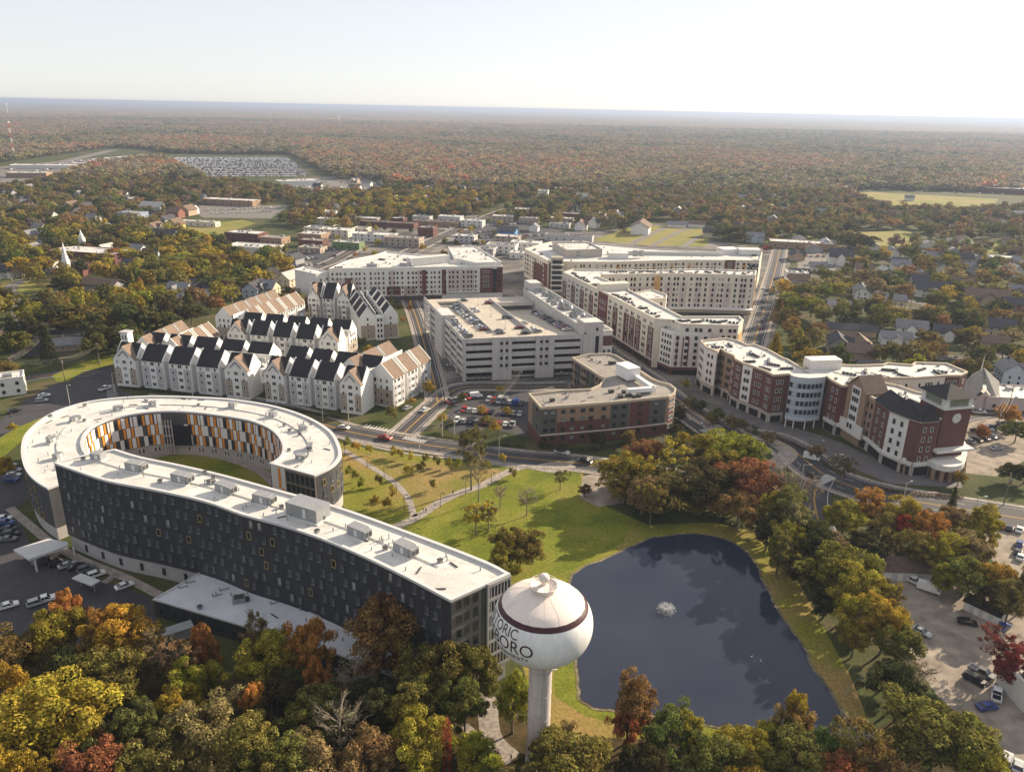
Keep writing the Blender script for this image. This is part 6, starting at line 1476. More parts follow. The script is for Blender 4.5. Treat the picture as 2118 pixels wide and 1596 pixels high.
def scatter_flats(n,x0,x1,y0,y1,wh):
    k=t=0
    while k<n and t<900:
        t+=1; x=random.uniform(x0,x1); y=random.uniform(y0,y1); p=P2(x,y+1.5)
        if any(min(q[0] for q in f)-13<p.x<max(q[0] for q in f)+13 and min(q[1] for q in f)-16<p.y<max(q[1] for q in f)+3 for f in FOOT): continue
        if any((p-v).length<wd+13 for q,wd in ROADS for v in q): continue
        k+=1; m_,nm=random.choice(((ivory,'white'),(cream,'cream'),(taupe,'taupe'),(brick,'brick'),(siding_g,'grey'))); flat('shop_building',f'small {nm} flat-roofed shop {wh}',x,y,random.uniform(14,26),random.uniform(10,16),random.uniform(4,8),TG,m_,random.choice((pale,white_roof,grey_roof)),4)
scatter_flats(9,640,960,452,512,'left of the main street'); scatter_flats(8,960,1200,440,515,'right of the main street'); scatter_flats(5,560,680,500,560,'near the lot by the white hall')
def extra_town():
    # chapel with two swept roof slabs and a spire
    c=P(2020,835); b=Bld('chapel','angular chapel with two steep swept roof planes and thin spire, right of the brick hall','chapel',(c.x,c.y)); FOOT.append([Vector((c.x+dx,c.y+dy)) for dx,dy in((-12,-6),(12,-6),(12,12),(-12,12))])
    top=Vector((c.x-.5,c.y,17)); gr=mat('chapel grey roof',(.30,.29,.27),.9,.12,.4)
    mb=MB(); L=Vector((c.x-13,c.y+1,5)); L2=Vector((c.x-9,c.y-7,2)); Rr=Vector((c.x+9,c.y+2,10)); R2=Vector((c.x+5.5,c.y-7,2.5)); B=Vector((c.x,c.y+14,6))
    for q in ([L,L2,Vector((c.x-1.5,c.y-4,8.5)),top],[top,Vector((c.x+.5,c.y-4,8.5)),R2,Rr],[top,Rr,B],[top,B,L]): mb.face(q); mb.face([v-Vector((0,0,.4)) for v in q][::-1])
    b.part(mb,'roof',gr); mb=MB(); mb.prism([(c.x-9,c.y-4),(c.x+6,c.y-4),(c.x+6,c.y+9),(c.x-9,c.y+9)],0,4.5); 
    for s,xx in ((-1,-9),(1,6)): mb.face([(c.x+xx,c.y-6.2,0),(c.x-.5,c.y-6.2,0),(c.x-.5,c.y-5.2,8)][::s])
    b.part(mb,'wall',lilac); mb=MB(); mb.tube([top-Vector((1,0,2)),top+Vector((-.8,0,5.5))],[.28,.05],6); b.part(mb,'spire',white_p); b.finish()
    # white steeple
    c=P(141,572); r=thing('steeple','slender white church steeple rising from the left woods','steeple',c); mb=MB(); mb.box(c+Vector((0,0,6)),(4,4,12)); mb.box(c+Vector((0,0,13)),(3,3,3)); mb.build('tower',white_p,r); mb=MB(); mb.lathe((c.x,c.y,14.5),[(1.7,0),(.15,10),(0,10.2)],8); mb.build('spire',white_p,r)
    mb=MB(); mb.box(c+Vector((5,10,3.5)),(12,20,7)); mb.build('nave',brick,r)
    c=P(163,528); r=thing('lantern_tower','small white lantern on the pale roof of the left school block','lantern',c+Vector((0,8,9))); mb=MB(); mb.box(c+Vector((0,8,11)),(4,4,4)); mb.lathe((c.x,c.y+8,13),[(1.8,0),(1.6,2.5),(.9,3.5),(.1,7)],10); mb.build('tower',white_p,r)
    # barns and shed of the gravel yard
    def barn(x,y,w,d,he,hr,a,label,wc,rc,doors=True):
        p=P(x,y); t=Vector((math.cos(a),math.sin(a))); n=Vector((-t.y,t.x)); c=Vector((p.x,p.y)); b=Bld('shed',label,'shed',c)
        Gf=lambda u,v,z:((c+t*u+n*v).x,(c+t*u+n*v).y,z)
        FOOT.append([c-t*(w/2+1)-n*d/2,c+t*(w/2+1)-n*d/2,c+t*(w/2+1)+n*d/2,c-t*(w/2+1)+n*d/2]); u=-c.normalized()
        for s_ in (7,13): FOOT.append([v+u*s_ for v in FOOT[-1]] if s_==7 else [v+u*6 for v in FOOT[-1]])
        mb=MB()
        mb.face([Gf(-w/2,-d/2,0),Gf(w/2,-d/2,0),Gf(w/2,-d/2,he),Gf(-w/2,-d/2,he)]); mb.face([Gf(w/2,d/2,0),Gf(-w/2,d/2,0),Gf(-w/2,d/2,he),Gf(w/2,d/2,he)])
        mb.face([Gf(w/2,-d/2,0),Gf(w/2,d/2,0),Gf(w/2,d/2,he),Gf(w/2,0,hr),Gf(w/2,-d/2,he)]); mb.face([Gf(-w/2,d/2,0),Gf(-w/2,-d/2,0),Gf(-w/2,-d/2,he),Gf(-w/2,0,hr),Gf(-w/2,d/2,he)]); b.part(mb,'wall',wc)
        mb=MB()
        for s in (-1,1):
            q=[Gf(-w/2-.4,s*(d/2+.4),he-.15),Gf(w/2+.4,s*(d/2+.4),he-.15),Gf(w/2+.4,0,hr+.1),Gf(-w/2-.4,0,hr+.1)]; mb.face(q); mb.face([(x_,y_,z+.15) for x_,y_,z in q][::-1])
        b.part(mb,'roof',rc)
        if doors:
            for u in (-.32,-.08,.2): bay(b,c-t*w/2-n*d/2,c+t*w/2-n*d/2,.5+u,.5+u+.13,.1,he*.8,mat('pale grey door',(.45,.45,.46),.7,.05),.06,'door')
            bay(b,c+t*w/2-n*d/2,c+t*w/2+n*d/2,.35,.65,.1,he*.8,MATS['pale grey door'],.06,'door'); bay(b,c-t*w/2-n*d/2,c-t*w/2+n*d/2,.35,.65,.1,he*.8,MATS['pale grey door'],.06,'door')
        b.finish()
    barn(1862,1185,13,8,3.0,5.2,R(-3),'white barn with weathered dark roof at the top of the gravel yard',ivory,mat('rusty dark roof',(.10,.07,.06),.9,.35,.5))
    barn(2034,1270,8.5,4.2,2.6,3.9,R(-52),'small white gabled shed with dark roof beside the gravel yard',ivory,slate_shade)
    # trailer, canopies and dumpster-like small things in the left lot
    p=P(182,1218); b=Bld('ticket_canopy','small pale flat canopy standing in the shaded left car park','canopy',(p.x,p.y)); mb=MB(); mb.box((p.x,p.y,2.9),(7.5,2.6,.3),R(-25)); b.part(mb,'roof',MATS['pale concrete canopy']); mb=MB()
    for s in (-1,1): mb.box((p.x+s*2.4,p.y-s*1.1,1.4),(.2,.2,2.8))
    b.part(mb,'post',metal_g); b.finish()
    p=P(369,1318); b=Bld('loading_canopy','grey louvred enclosure roof beside the annex, above the front trees','canopy',(p.x,p.y)); mb=MB(); mb.box((p.x,p.y,2.6),(7,3.2,.3),R(35)); mb.box((p.x,p.y,1.2),(6.4,2.8,2.4),R(35)); b.part(mb,'enclosure',metal_g); b.finish()
    # fence along the pond side path
    mb=MB(); L=smooth_line(px2([(1745,1440),(1790,1400),(1830,1385),(1890,1440)]),5); FOOT_=L
    f=thing('fence','thin wire fence crossing the grass between pond and gravel yard','fence',(L[0].x,L[0].y,0))
    for p in resample(L,2.5): mb.tube([(p.x,p.y,0),(p.x,p.y,1.5)],.05,5)
    for z in (.5,1.0,1.45): mb.tube([(p.x,p.y,z) for p in L],.02,4)
    mb.build('post_and_wire',steel,f)
extra_town()
# ============================================================ trees
def leaf_cloud(seed,lobes,lp,ls,jit=.6,up=-.55):
    "leaf quads on the shells of lobes [(cx,cy,cz,rx,rz)]"
    rg=np.random.default_rng(seed); V=[];
    for (cx,cy,cz,rx,rz) in lobes:
        n=lp; d=rg.normal(size=(n*2,3)); d/=np.linalg.norm(d,axis=1)[:,None]; d=d[d[:,2]>up][:n]; n=len(d)
        r=rg.uniform(.62,1.06,size=(n,1)); c=np.array([cx,cy,cz])+d*r*np.array([rx,rx,rz])
        nn=d+jit*rg.normal(size=(n,3)); nn/=np.linalg.norm(nn,axis=1)[:,None]
        a=np.cross(nn,rg.normal(size=(n,3))); a/=np.linalg.norm(a,axis=1)[:,None]; b=np.cross(nn,a)
        s=(ls*rg.uniform(.35,1.0,size=(n,1))**.8*1.35); s2=s*rg.uniform(.5,.9,size=(n,1))
        q=np.stack([c+a*s*.5,c+b*s2*.5+a*s*.08,c-a*s*.5,c-b*s2*.5],1); V.append(q.reshape(-1,3))
    return np.concatenate(V)
def quads_mesh(name,V,m_):
    n=len(V)//4; me=bpy.data.meshes.new(name); me.vertices.add(len(V)); me.vertices.foreach_set('co',V.ravel())
    me.loops.add(len(V)); me.loops.foreach_set('vertex_index',np.arange(len(V),dtype=np.int32)); me.polygons.add(n)
    me.polygons.foreach_set('loop_start',np.arange(0,len(V),4,dtype=np.int32)); me.update(calc_edges=True); me.materials.append(m_); return me
def crown_lobes(seed,Rr,z0,H,n,spread=1.0,lo=.17,hi=.36):
    rg=random.Random(seed); L=[]
    for i in range(n):
        t=rg.random(); a=rg.uniform(0,2*PI); ph=math.acos(1-1.86*t); k=rg.uniform(.42,.88)
        ex=1+.26*math.sin(a*2+seed)+.16*math.sin(a*3+seed*2)+.18*math.sin(a+seed*5)
        x=math.cos(a)*math.sin(ph)*Rr*k*ex; y=math.sin(a)*math.sin(ph)*Rr*k*ex; z=z0+H*.46+math.cos(ph)*H*.47*k
        
        if rg.random()<.14: x*=1.28; y*=1.28; z+=H*.03
        r=Rr*rg.uniform(lo,hi)*spread; L.append((x,y,z,r,r*rg.uniform(.65,.95)))
    L.append((0,0,z0+H*.45,Rr*.62,H*.36)); return L
def trunk_mesh(seed,H,Rr,z0,limbs=7,fork=2,rad=.32,m_=bark):
    rg=random.Random(seed); mb=MB(); top=Vector((rg.uniform(-.3,.3),rg.uniform(-.3,.3),z0+H*.55)); mid=Vector((rg.uniform(-.2,.2),rg.uniform(-.2,.2),z0*.6))
    mb.tube([(0,0,-.2),mid,top],[rad,rad*.75,rad*.25],8)
    for i in range(limbs):
        a=2*PI*i/limbs+rg.uniform(-.4,.4); f=rg.uniform(.25,.9); s=mid+(top-mid)*f; L=Rr*rg.uniform(.6,.95); e=s+Vector((math.cos(a)*L*.8,math.sin(a)*L*.8,L*rg.uniform(.4,.9)))
        m1=s+(e-s)*.5+Vector((0,0,L*.08)); mb.tube([s,m1,e],[rad*.42,rad*.28,rad*.08],5)
        for k in range(fork):
            s2=s+(e-s)*rg.uniform(.4,.8); a2=a+rg.uniform(-1,1); L2=L*rg.uniform(.3,.55); e2=s2+Vector((math.cos(a2)*L2,math.sin(a2)*L2,L2*rg.uniform(.2,1))); mb.tube([s2,e2],[rad*.16,rad*.05],4)
            if fork>2:
                for q in range(3):
                    s3=s2+(e2-s2)*rg.uniform(.3,.95); e3=s3+Vector((rg.uniform(-1,1),rg.uniform(-1,1),rg.uniform(.1,1)))*L2*.5; mb.tube([s3,e3],[rad*.08,rad*.03],3)
    return mb.data('trunk',m_,True)
# unit trees: height 12, crown radius 5
PROTO={}
def proto(lod,v):
    k=(lod,v)
    if k in PROTO: return PROTO[k]
    if v<6 or v>=10:   # broadleaf
        z0,H=2.2,9.8
        if lod=='hi': V=leaf_cloud(v*7+1,crown_lobes(v*3+1,5,z0,H,78,1,.13,.27),210,.33,.38)
        elif lod=='mid': V=leaf_cloud(v*7+1,crown_lobes(v*3+1,5,z0,H,44,1.0,.16,.31),75,.60,.35)
        else: V=leaf_cloud(v*7+1,crown_lobes(v*3+1,5,z0-1,H+1,12,1.35),26,1.5,.45)
        tr=trunk_mesh(v+20,H,4.6,z0)
    elif v==6:  # sparse, half bare
        V=leaf_cloud(51,crown_lobes(8,4.6,4,8.5,60,.5),60 if lod=='hi' else 25,.34 if lod=='hi' else .5,1.0,-1); tr=trunk_mesh(31,9.5,4.8,4,11,5,.30,barkp)
    elif v==7:  # conifer
        L=[]; rg=random.Random(4)
        for i in range(46):
            f=i/46; rr=3.3*(1-f)**.8+.25; a=i*2.4; L.append((math.cos(a)*rr*.55,math.sin(a)*rr*.55,1.5+f*10.8,rr*.55+.2,.55))
        V=leaf_cloud(61,L,150 if lod=='hi' else 50 if lod=='mid' else 14,.34 if lod=='hi' else .6 if lod=='mid' else 1.1,.8,-.9); tr=trunk_mesh(33,12,1.2,2,4,1,.25)
    elif v==8:  # bare branches with few leaves
        V=leaf_cloud(71,crown_lobes(5,4.4,4,8.5,40,.45),14,.34,1.0,-1); tr=trunk_mesh(37,10,5.0,4,14,6,.28,barkp)
    elif v==9:  # tall thin
        V=leaf_cloud(81,[(math.cos(i*2.1)*1.5*(1+.3*math.sin(i)),math.sin(i*2.1)*1.5,3.5+i*.36,.85+.4*math.sin(i*1.7)**2,.8) for i in range(24)],120,.32,.9,-1); tr=trunk_mesh(39,10,2,4,8,3,.2)
    PROTO[k]=(quads_mesh('crown',V,leaf_o),tr); return PROTO[k]
TC={'gold':(.32,.235,.035),'yellow green':(.25,.215,.035),'olive':(.165,.14,.04),'green':(.115,.125,.035),'dark green':(.070,.070,.026),'orange':(.36,.175,.05),'rust brown':(.24,.155,.06),'tan brown':(.235,.175,.08),'red':(.28,.06,.04),'dark red':(.18,.04,.035),'bright green':(.19,.19,.035),'rust red':(.32,.125,.06),'grey brown':(.185,.15,.10)}
TREES=[]   # (base, R, H, variant, colour, where)
trng=random.Random(21)
def T_(cx,cy,wpx,H,col,where,v=None,base=False):
    if base: p=P(cx,cy)
    else: p=P(cx,cy,H*.62); p.z=0
    k=(Vector((p.x,p.y,H*.6))-CP).dot(cf); Rt=wpx*k/FPX/2; n=max(1,math.ceil(Rt/(.56*H)-.15)) if k>260 else 1
    for i in range(n):
        f=0 if n==1 else (i/(n-1)-.5)*2; r1=Rt if n==1 else Rt/n*1.35
        TREES.append((Vector((p.x+f*(Rt-r1),p.y+(trng.uniform(-2,2) if n>1 else 0),0)),r1,H*(1 if n==1 else trng.uniform(.85,1.05)),trng.choice((0,1,2,3,4,5,10,11,12,13)) if v is None else v,col if i==0 or trng.random()<.6 else trng.choice(('olive','green','yellow green')),where,True))
w1='in the front wood at bottom left'; w2='in the wood left of the tower'; w3='in the row between pond and bottom edge'
for a in [(15,1345,150,17,'olive',w1),(110,1300,120,18,'yellow green',w1),(138,1262,75,19,'orange',w1),(245,1300,150,18,'gold',w1),(205,1300,60,19,'orange',w1),(225,1395,190,17,'olive',w1),(110,1465,230,19,'gold',w1),(20,1420,120,16,'gold',w1),(185,1585,180,17,'rust red',w1),(40,1600,110,15,'gold',w1),(265,1500,120,16,'green',w1),(330,1350,110,16,'tan brown',w1,6),(372,1360,100,17,'tan brown',w1,6),(418,1330,65,18,'orange',w1),(400,1400,110,15,'yellow green',w1),(430,1490,180,17,'tan brown',w1),(500,1550,180,18,'olive',w1),(560,1345,150,19,'yellow green',w2),(530,1310,70,19,'tan brown',w2,6),(638,1325,95,20,'orange',w2),(655,1395,60,15,'orange',w2),(560,1430,140,15,'dark green',w2),(525,1450,60,17,'orange',w2),(645,1470,150,16,'olive',w2),(790,1300,150,24,'rust brown',w2),(735,1400,110,18,'grey brown',w2,8),(700,1500,130,18,'grey brown',w2,8),(770,1450,120,17,'dark green',w2),(910,1370,170,20,'olive',w2),(960,1440,110,17,'green',w2),(850,1450,120,17,'olive',w2),(870,1530,150,16,'yellow green',w2),(925,1540,45,15,'red',w2,9),(760,1550,150,15,'rust brown',w2),(640,1570,150,16,'tan brown',w2),(590,1570,140,17,'olive',w2),(985,1385,100,17,'olive',w2),(1062,1435,90,16,'yellow green',w2),(330,1570,150,15,'olive',w1),(150,1370,120,15,'dark green',w1),(980,1560,120,14,'yellow green',w2),
 (1190,1580,220,15,'olive',w3),(1160,1520,80,9,'tan brown',w3),(1312,1440,100,18,'rust brown',w3),(1300,1490,80,12,'rust red',w3),(1380,1510,120,15,'green',w3),(1430,1510,80,13,'yellow green',w3),(1470,1560,130,14,'olive',w3),(1545,1545,130,12,'yellow green',w3),(1590,1520,80,11,'yellow green',w3),(1645,1465,60,17,'gold',w3),(1640,1500,90,14,'rust brown',w3),(1650,1555,140,15,'olive',w3),(1700,1545,100,14,'green',w3),(1775,1530,130,18,'olive',w3,6),(1830,1580,120,13,'rust brown',w3),(1940,1510,230,18,'olive','at bottom right beside the gravel yard'),(2020,1560,150,16,'yellow green','at bottom right beside the gravel yard'),(1890,1490,90,15,'bright green','at bottom right beside the gravel yard'),(1330,1580,130,13,'dark green',w3),(1720,1600,150,12,'rust red',w3)]:
    T_(*a)
for a in [(1100,1600,90,11,'olive','around the foot of the water tower'),(1150,1600,80,12,'yellow green','around the foot of the water tower'),(1060,1610,90,10,'tan brown','around the foot of the water tower')]: T_(*a)
k1='in the thicket above the pond'; k2='in the wood between boulevard and gravel yard'; k3='along the right bank of the pond'
for a in [(1300,965,100,14,'gold',k1),(1335,935,70,15,'rust brown',k1),(1285,1000,60,9,'yellow green',k1),(1395,945,110,16,'yellow green',k1,6),(1370,1000,120,13,'olive',k1),(1440,930,100,16,'yellow green',k1),(1510,920,140,17,'yellow green',k1),(1470,985,120,14,'dark green',k1),(1553,985,120,16,'rust red',k1),(1530,1040,100,12,'rust brown',k1),(1490,1040,60,8,'yellow green',k1),(1365,1035,36,6,'gold',k1),(1430,1035,80,6,'yellow green',k1),(1330,1010,90,12,'tan brown',k1),(1620,1000,80,16,'grey brown',k1,8),(1630,1045,90,15,'olive',k1),(1655,1075,80,14,'tan brown',k1,6),(1600,1040,60,13,'yellow green',k1),(1640,1110,70,12,'yellow green',k3),(1690,1110,80,13,'dark green',k3),(1590,1090,70,10,'dark green',k3),
 (1750,1060,100,15,'yellow green',k2),(1808,1040,70,17,'orange',k2),(1830,1080,90,14,'olive',k2),(1878,1055,80,17,'gold',k2),(1862,1088,50,14,'red',k2),(1925,1085,90,16,'orange',k2),(1970,1070,80,14,'tan brown',k2),(2035,1075,80,16,'yellow green',k2),(1900,1125,100,13,'olive',k2),(1960,1130,90,14,'gold',k2),(2010,1130,100,14,'tan brown',k2),(2000,1180,100,13,'olive',k2),(2060,1190,90,14,'gold',k2),(2095,1230,90,13,'olive',k2),(2060,1230,70,11,'dark green',k2),(1950,1185,60,11,'yellow green',k2),(1720,1120,80,13,'tan brown',k2,6),(1790,1120,80,13,'dark green',k2),(1970,1040,40,14,'dark green',k2,7),(1680,1010,60,13,'grey brown','at the corner of the boulevard',8),(1745,965,60,12,'olive','at the corner of the boulevard',6),
 (1740,1165,130,15,'bright green',k3),(1765,1210,110,14,'yellow green',k3),(1690,1180,100,11,'dark green',k3),(1710,1230,80,9,'dark green',k3),(1785,1265,90,13,'gold',k3),(1835,1275,90,14,'gold',k3),(1770,1310,60,9,'yellow green',k3),(1870,1330,90,13,'olive',k3),(1855,1400,110,12,'dark green',k3),(1900,1400,80,11,'grey brown',k3,8),(1830,1225,60,10,'olive',k3),(2072,1335,110,12,'dark red','over the gravel yard at the right edge',6),(2100,1370,90,12,'dark red','over the gravel yard at the right edge'),
 (975,925,85,25,'olive','tall and airy in the middle of the park',6),(990,975,50,18,'tan brown','tall and airy in the middle of the park',8),(985,1060,70,12,'gold','beside the long park path',6),(1010,1060,60,11,'olive','beside the long park path',6),(1070,1120,110,14,'olive','on the lawn behind the long wing end'),(1040,1150,90,12,'yellow green','on the lawn behind the long wing end'),(1090,1030,60,10,'grey brown','on the lawn behind the long wing end',8),(1160,985,40,8,'olive','near the pavement by the dark suv',6),(1210,1010,30,5,'tan brown','near the dirt patch above the pond'),(1035,1020,40,9,'grey brown','on the lawn behind the long wing end',8),
 (917,860,26,6,'gold','in the hotel car park'),(998,843,24,6,'gold','in the hotel car park'),(1047,846,22,6,'yellow green','in the hotel car park'),(1025,880,24,6,'gold','in the hotel car park'),(887,796,28,8,'gold','behind the sunlit apartment block'),(884,780,22,6,'orange','behind the sunlit apartment block'),(1985,985,30,6,'gold','below the clock tower podium'),(2032,890,34,8,'orange','in the clock tower car park'),(2085,850,50,11,'orange','in the clock tower car park'),(2105,885,60,10,'green','in the clock tower car park'),(2105,965,80,9,'dark green','at the right edge beyond the clock tower'),(2000,790,50,14,'dark green','in front of the angular chapel',7),(1405,850,40,9,'dark green','at the rounded nose of the hotel'),(1400,885,30,8,'dark green','at the rounded nose of the hotel'),
 (1440,830,50,7,'tan brown','in the street before the brick hall'),(1480,855,50,7,'olive','in the street before the brick hall'),(1520,870,50,7,'tan brown','in the street before the brick hall'),(1420,790,20,6,'gold','in the street before the brick hall'),(1590,900,40,6,'tan brown','in the street before the brick hall'),(1690,930,40,6,'tan brown','in the street before the brick hall'),(1120,915,20,6,'dark green','at the foot of the hotel wall'),(1160,920,26,7,'dark green','at the foot of the hotel wall'),(1240,905,30,8,'dark green','at the foot of the hotel wall'),(1300,900,40,8,'rust brown','at the foot of the hotel wall'),
 (848,632,12,9,'orange','between the gabled block and the garage'),(95,705,60,19,'dark green','above the left road junction',7),(25,680,70,18,'dark green','at the left edge above the road junction',7),(2,760,60,12,'olive','at the left edge above the road junction'),(8,960,40,9,'gold','at the left edge beside the lawn'),(25,880,20,5,'gold','at the left edge beside the lawn'),(182,832,12,3,'yellow green','beside the left road junction'),
 (62,540,100,17,'gold','behind the left woods, big and bright'),(250,520,70,14,'orange','in the left woods'),(130,560,50,10,'red','in the left woods beside the steeple'),(200,535,50,13,'gold','in the left woods'),(190,650,190,21,'olive','in the big shaded clump at left'),(280,655,120,20,'dark green','in the big shaded clump at left'),(120,650,90,20,'dark green','in the big shaded clump at left'),(330,660,100,17,'green','in the big shaded clump at left'),(330,610,60,15,'yellow green','in the big shaded clump at left'),(240,690,110,16,'dark green','in the big shaded clump at left'),(380,640,80,14,'dark green','in the big shaded clump at left'),(310,700,70,9,'tan brown','in the big shaded clump at left',6),(440,620,60,12,'rust brown','by houses behind the apartments'),(400,540,150,17,'olive','in the clump left of the white hall'),(480,535,110,17,'olive','in the clump left of the white hall'),(340,550,110,16,'green','in the clump left of the white hall'),(540,565,70,14,'yellow green','in the clump left of the white hall'),(450,580,100,14,'dark green','in the clump left of the white hall'),
 (1665,625,100,15,'bright green','on the lawn right of the straight street'),(1700,600,60,14,'bright green','on the lawn right of the straight street'),(1635,610,50,12,'yellow green','on the lawn right of the straight street'),(1640,670,56,14,'rust brown','beside the street near the brick hall'),(1695,680,50,13,'rust brown','beside the street near the brick hall'),(1660,705,60,15,'olive','beside the street near the brick hall'),(1785,570,55,15,'tan brown','with a round crown among the right houses'),(1775,495,90,17,'dark green','spreading beyond the white dormered house'),(1995,750,60,9,'tan brown','with a low dome behind the rear brick wing'),(1835,720,80,14,'olive','in the right woods near the brick hall'),(1930,720,60,12,'rust brown','in the right woods near the brick hall'),(1588,510,26,8,'red','behind the right end of the halls'),(1510,475,70,17,'dark green','right of the green lots')]: T_(*((a[0],a[1],a[2]*1.18,a[3]*1.22)+a[4:] if a[5] in (k1,k3) and a[3]>8 else a))
for (x,y) in [(716,925),(738,935),(765,940),(812,945),(828,950),(848,955),(880,958),(903,965),(926,968),(948,972),(720,985),(735,995),(745,1010),(784,1005),(800,1055),(810,1030),(775,1050),(895,1015),(1005,975),(1040,960),(1060,990),(870,975),(845,985)]: T_(x,y,15+trng.random()*8,4.8,trng.choice(['yellow green','yellow green','gold','olive']),'as a thin sapling on the park lawn',9 if trng.random()<.7 else 6,True)
def hedge(pts,w,h,label,col):
    q=resample(smooth_line(px2(pts),5),w*.7); L=[(p.x-q[0].x+trng.uniform(-.2,.2),p.y-q[0].y+trng.uniform(-.2,.2),h*.45,w*.55*trng.uniform(.8,1.2),h*.6*trng.uniform(.8,1.2)) for p in q]
    o=bpy.data.objects.new('hedge',quads_mesh('hedge',leaf_cloud(len(q),L,46,.42,.5,-.3),leaf_o)); COL.objects.link(o); o.location=(q[0].x,q[0].y,0); o.color=(*col,1); reg(o,label,'hedge')
hedge([(1545,893),(1600,906),(1650,925),(1700,958),(1745,985)],1.6,1.1,'brownish hedge strip curving along the boulevard in front of the glazed bay',(.13,.085,.04))
hedge([(1790,1006),(1860,1020),(1930,1026),(1990,1030)],1.8,1.1,'straight brownish hedge strip below the clock tower podium',(.12,.075,.04))
hedge([(1400,872),(1440,900),(1490,925)],1.5,1.0,'short green hedge in the divided street right of the hotel',(.07,.075,.025))
hedge([(1120,925),(1190,935),(1270,925),(1330,915)],2.2,1.5,'dark green planting along the foot of the hotel front',(.05,.06,.022))
hedge([(905,905),(950,912),(1010,922),(1080,925)],1.6,1.1,'low green hedge between the hotel car park and the road',(.09,.09,.03))
hedge([(250,803),(330,810),(430,824),(520,838)],1.6,1.2,'low hedge at the foot of the left front apartment row',(.06,.065,.025))
hedge([(560,842),(640,855),(720,870)],1.6,1.2,'low hedge at the foot of the right front apartment row',(.06,.065,.025))
def inpoly(x,y,poly):
    c=False; j=len(poly)-1
    for i in range(len(poly)):
        xi,yi=poly[i][0],poly[i][1]; xj,yj=poly[j][0],poly[j][1]
        if (yi>y)!=(yj>y) and x<(xj-xi)*(y-yi)/(yj-yi)+xi: c=not c
        j=i
    return c
FB=[]
for f in FOOT:
    xs=[p[0] for p in f]; ys=[p[1] for p in f]; FB.append((min(xs)-3,max(xs)+3,min(ys)-3,max(ys)+3,[(p[0],p[1]) for p in f]))
RS=[]
for q,wd in ROADS:
    for p in resample(q,4): RS.append((p.x,p.y,wd+1.5))
RG={}
for x,y,wd in RS: RG.setdefault((int(x//20),int(y//20)),[]).append((x,y,wd))
def blocked(x,y,mar=2.5):
    for x0,x1,y0,y1,f in FB:
        if x0<x<x1 and y0<y<y1:
            if inpoly(x,y,f): return True
            n=len(f)
            for i in range(n):
                ax,ay=f[i];bx,by=f[(i+1)%n]; L=(bx-ax)**2+(by-ay)**2
                t=max(0,min(1,((x-ax)*(bx-ax)+(y-ay)*(by-ay))/L)) if L else 0
                if (ax+(bx-ax)*t-x)**2+(ay+(by-ay)*t-y)**2<mar*mar: return True
    for i in (-1,0,1):
        for j in (-1,0,1):
            for X,Y,wd in RG.get((int(x//20)+i,int(y//20)+j),()):
                if (x-X)**2+(y-Y)**2<wd*wd: return True
    return False
TG_={}
def near_tree(x,y,r):
    i,j=int(x//12),int(y//12)
    return any((x-a)**2+(y-b)**2<((r+c)*.62)**2 for di in(-1,0,1) for dj in(-1,0,1) for a,b,c in TG_.get((i+di,j+dj),()))
def addT(p,Rr,H,v,col,wh,force=False):
    if not force and (blocked(p.x,p.y) or near_tree(p.x,p.y,Rr)): return
    TG_.setdefault((int(p.x//12),int(p.y//12)),[]).append((p.x,p.y,Rr)); TREES.append((p,Rr,H,v,col,wh,force))
for t in list(TREES): TG_.setdefault((int(t[0].x//12),int(t[0].y//12)),[]).append((t[0].x,t[0].y,t[1]))
def fill(poly,sp,Hr,pal,wh,keep=1,vs=(0,1,2,3,4,5,10,11,12,13)):
    q=[P2(x,y) for x,y in poly]; xs=[p.x for p in q]; ys=[p.y for p in q]; qq=[(p.x,p.y) for p in q]
    x=min(xs)
    while x<max(xs):
        y=min(ys)
        while y<max(ys):
            X=x+trng.uniform(-.45,.45)*sp; Y=y+trng.uniform(-.45,.45)*sp; y+=sp
            if trng.random()>keep or not inpoly(X,Y,qq): continue
            H=trng.uniform(*Hr); addT(Vector((X,Y,0)),min(H*.5,sp*trng.uniform(.5,.78)),H,trng.choice(vs),trng.choice(pal),wh)
        x+=sp
autumn=['olive','olive','green','yellow green','yellow green','gold','tan brown','gold','rust brown','olive','yellow green']
fill([(-100,1440),(250,1450),(420,1460),(560,1520),(700,1560),(900,1590),(960,1640),(960,1850),(-200,1850)],8.5,(13,18),autumn,w1,.95,(0,1,2,3,4,5,10,11,12,13,6,6,8))
fill([(1180,1660),(1300,1600),(1700,1620),(1900,1580),(2060,1640),(2300,1700),(2300,1850),(1100,1850)],8.5,(11,15),autumn,w3,.95)
fill([(1280,1060),(1290,1010),(1340,990),(1480,985),(1600,1030),(1640,1080),(1560,1095),(1420,1070),(1320,1075)],8,(8,13),['green','dark green','olive','yellow green'],k1,.8)
fill([(1660,700),(1760,690),(1860,705),(2118,715),(2118,745),(1960,740),(1850,722),(1700,725)],10,(13,18),['olive','dark green','green','gold','olive','dark green'],'in the tree belt behind the brick hall',.95)
fill([(1690,640),(1800,650),(1960,665),(2118,680),(2118,715),(1950,700),(1800,690),(1700,685)],10,(12,18),['olive','dark green','green','olive','rust brown','dark green'],'in the dense right tree belt',.9)
fill([(640,460),(760,462),(960,448),(1010,436),(1000,400),(700,405)],10,(11,15),['olive','dark green','gold','rust brown','yellow green'],'in the wood beyond the main street shops',.9)
fill([(640,520),(700,480),(960,455),(1100,470),(1150,500),(1100,520),(960,530),(640,560)],16,(5,8),['olive','rust brown','gold','dark green'],'among the main street shops',.5)
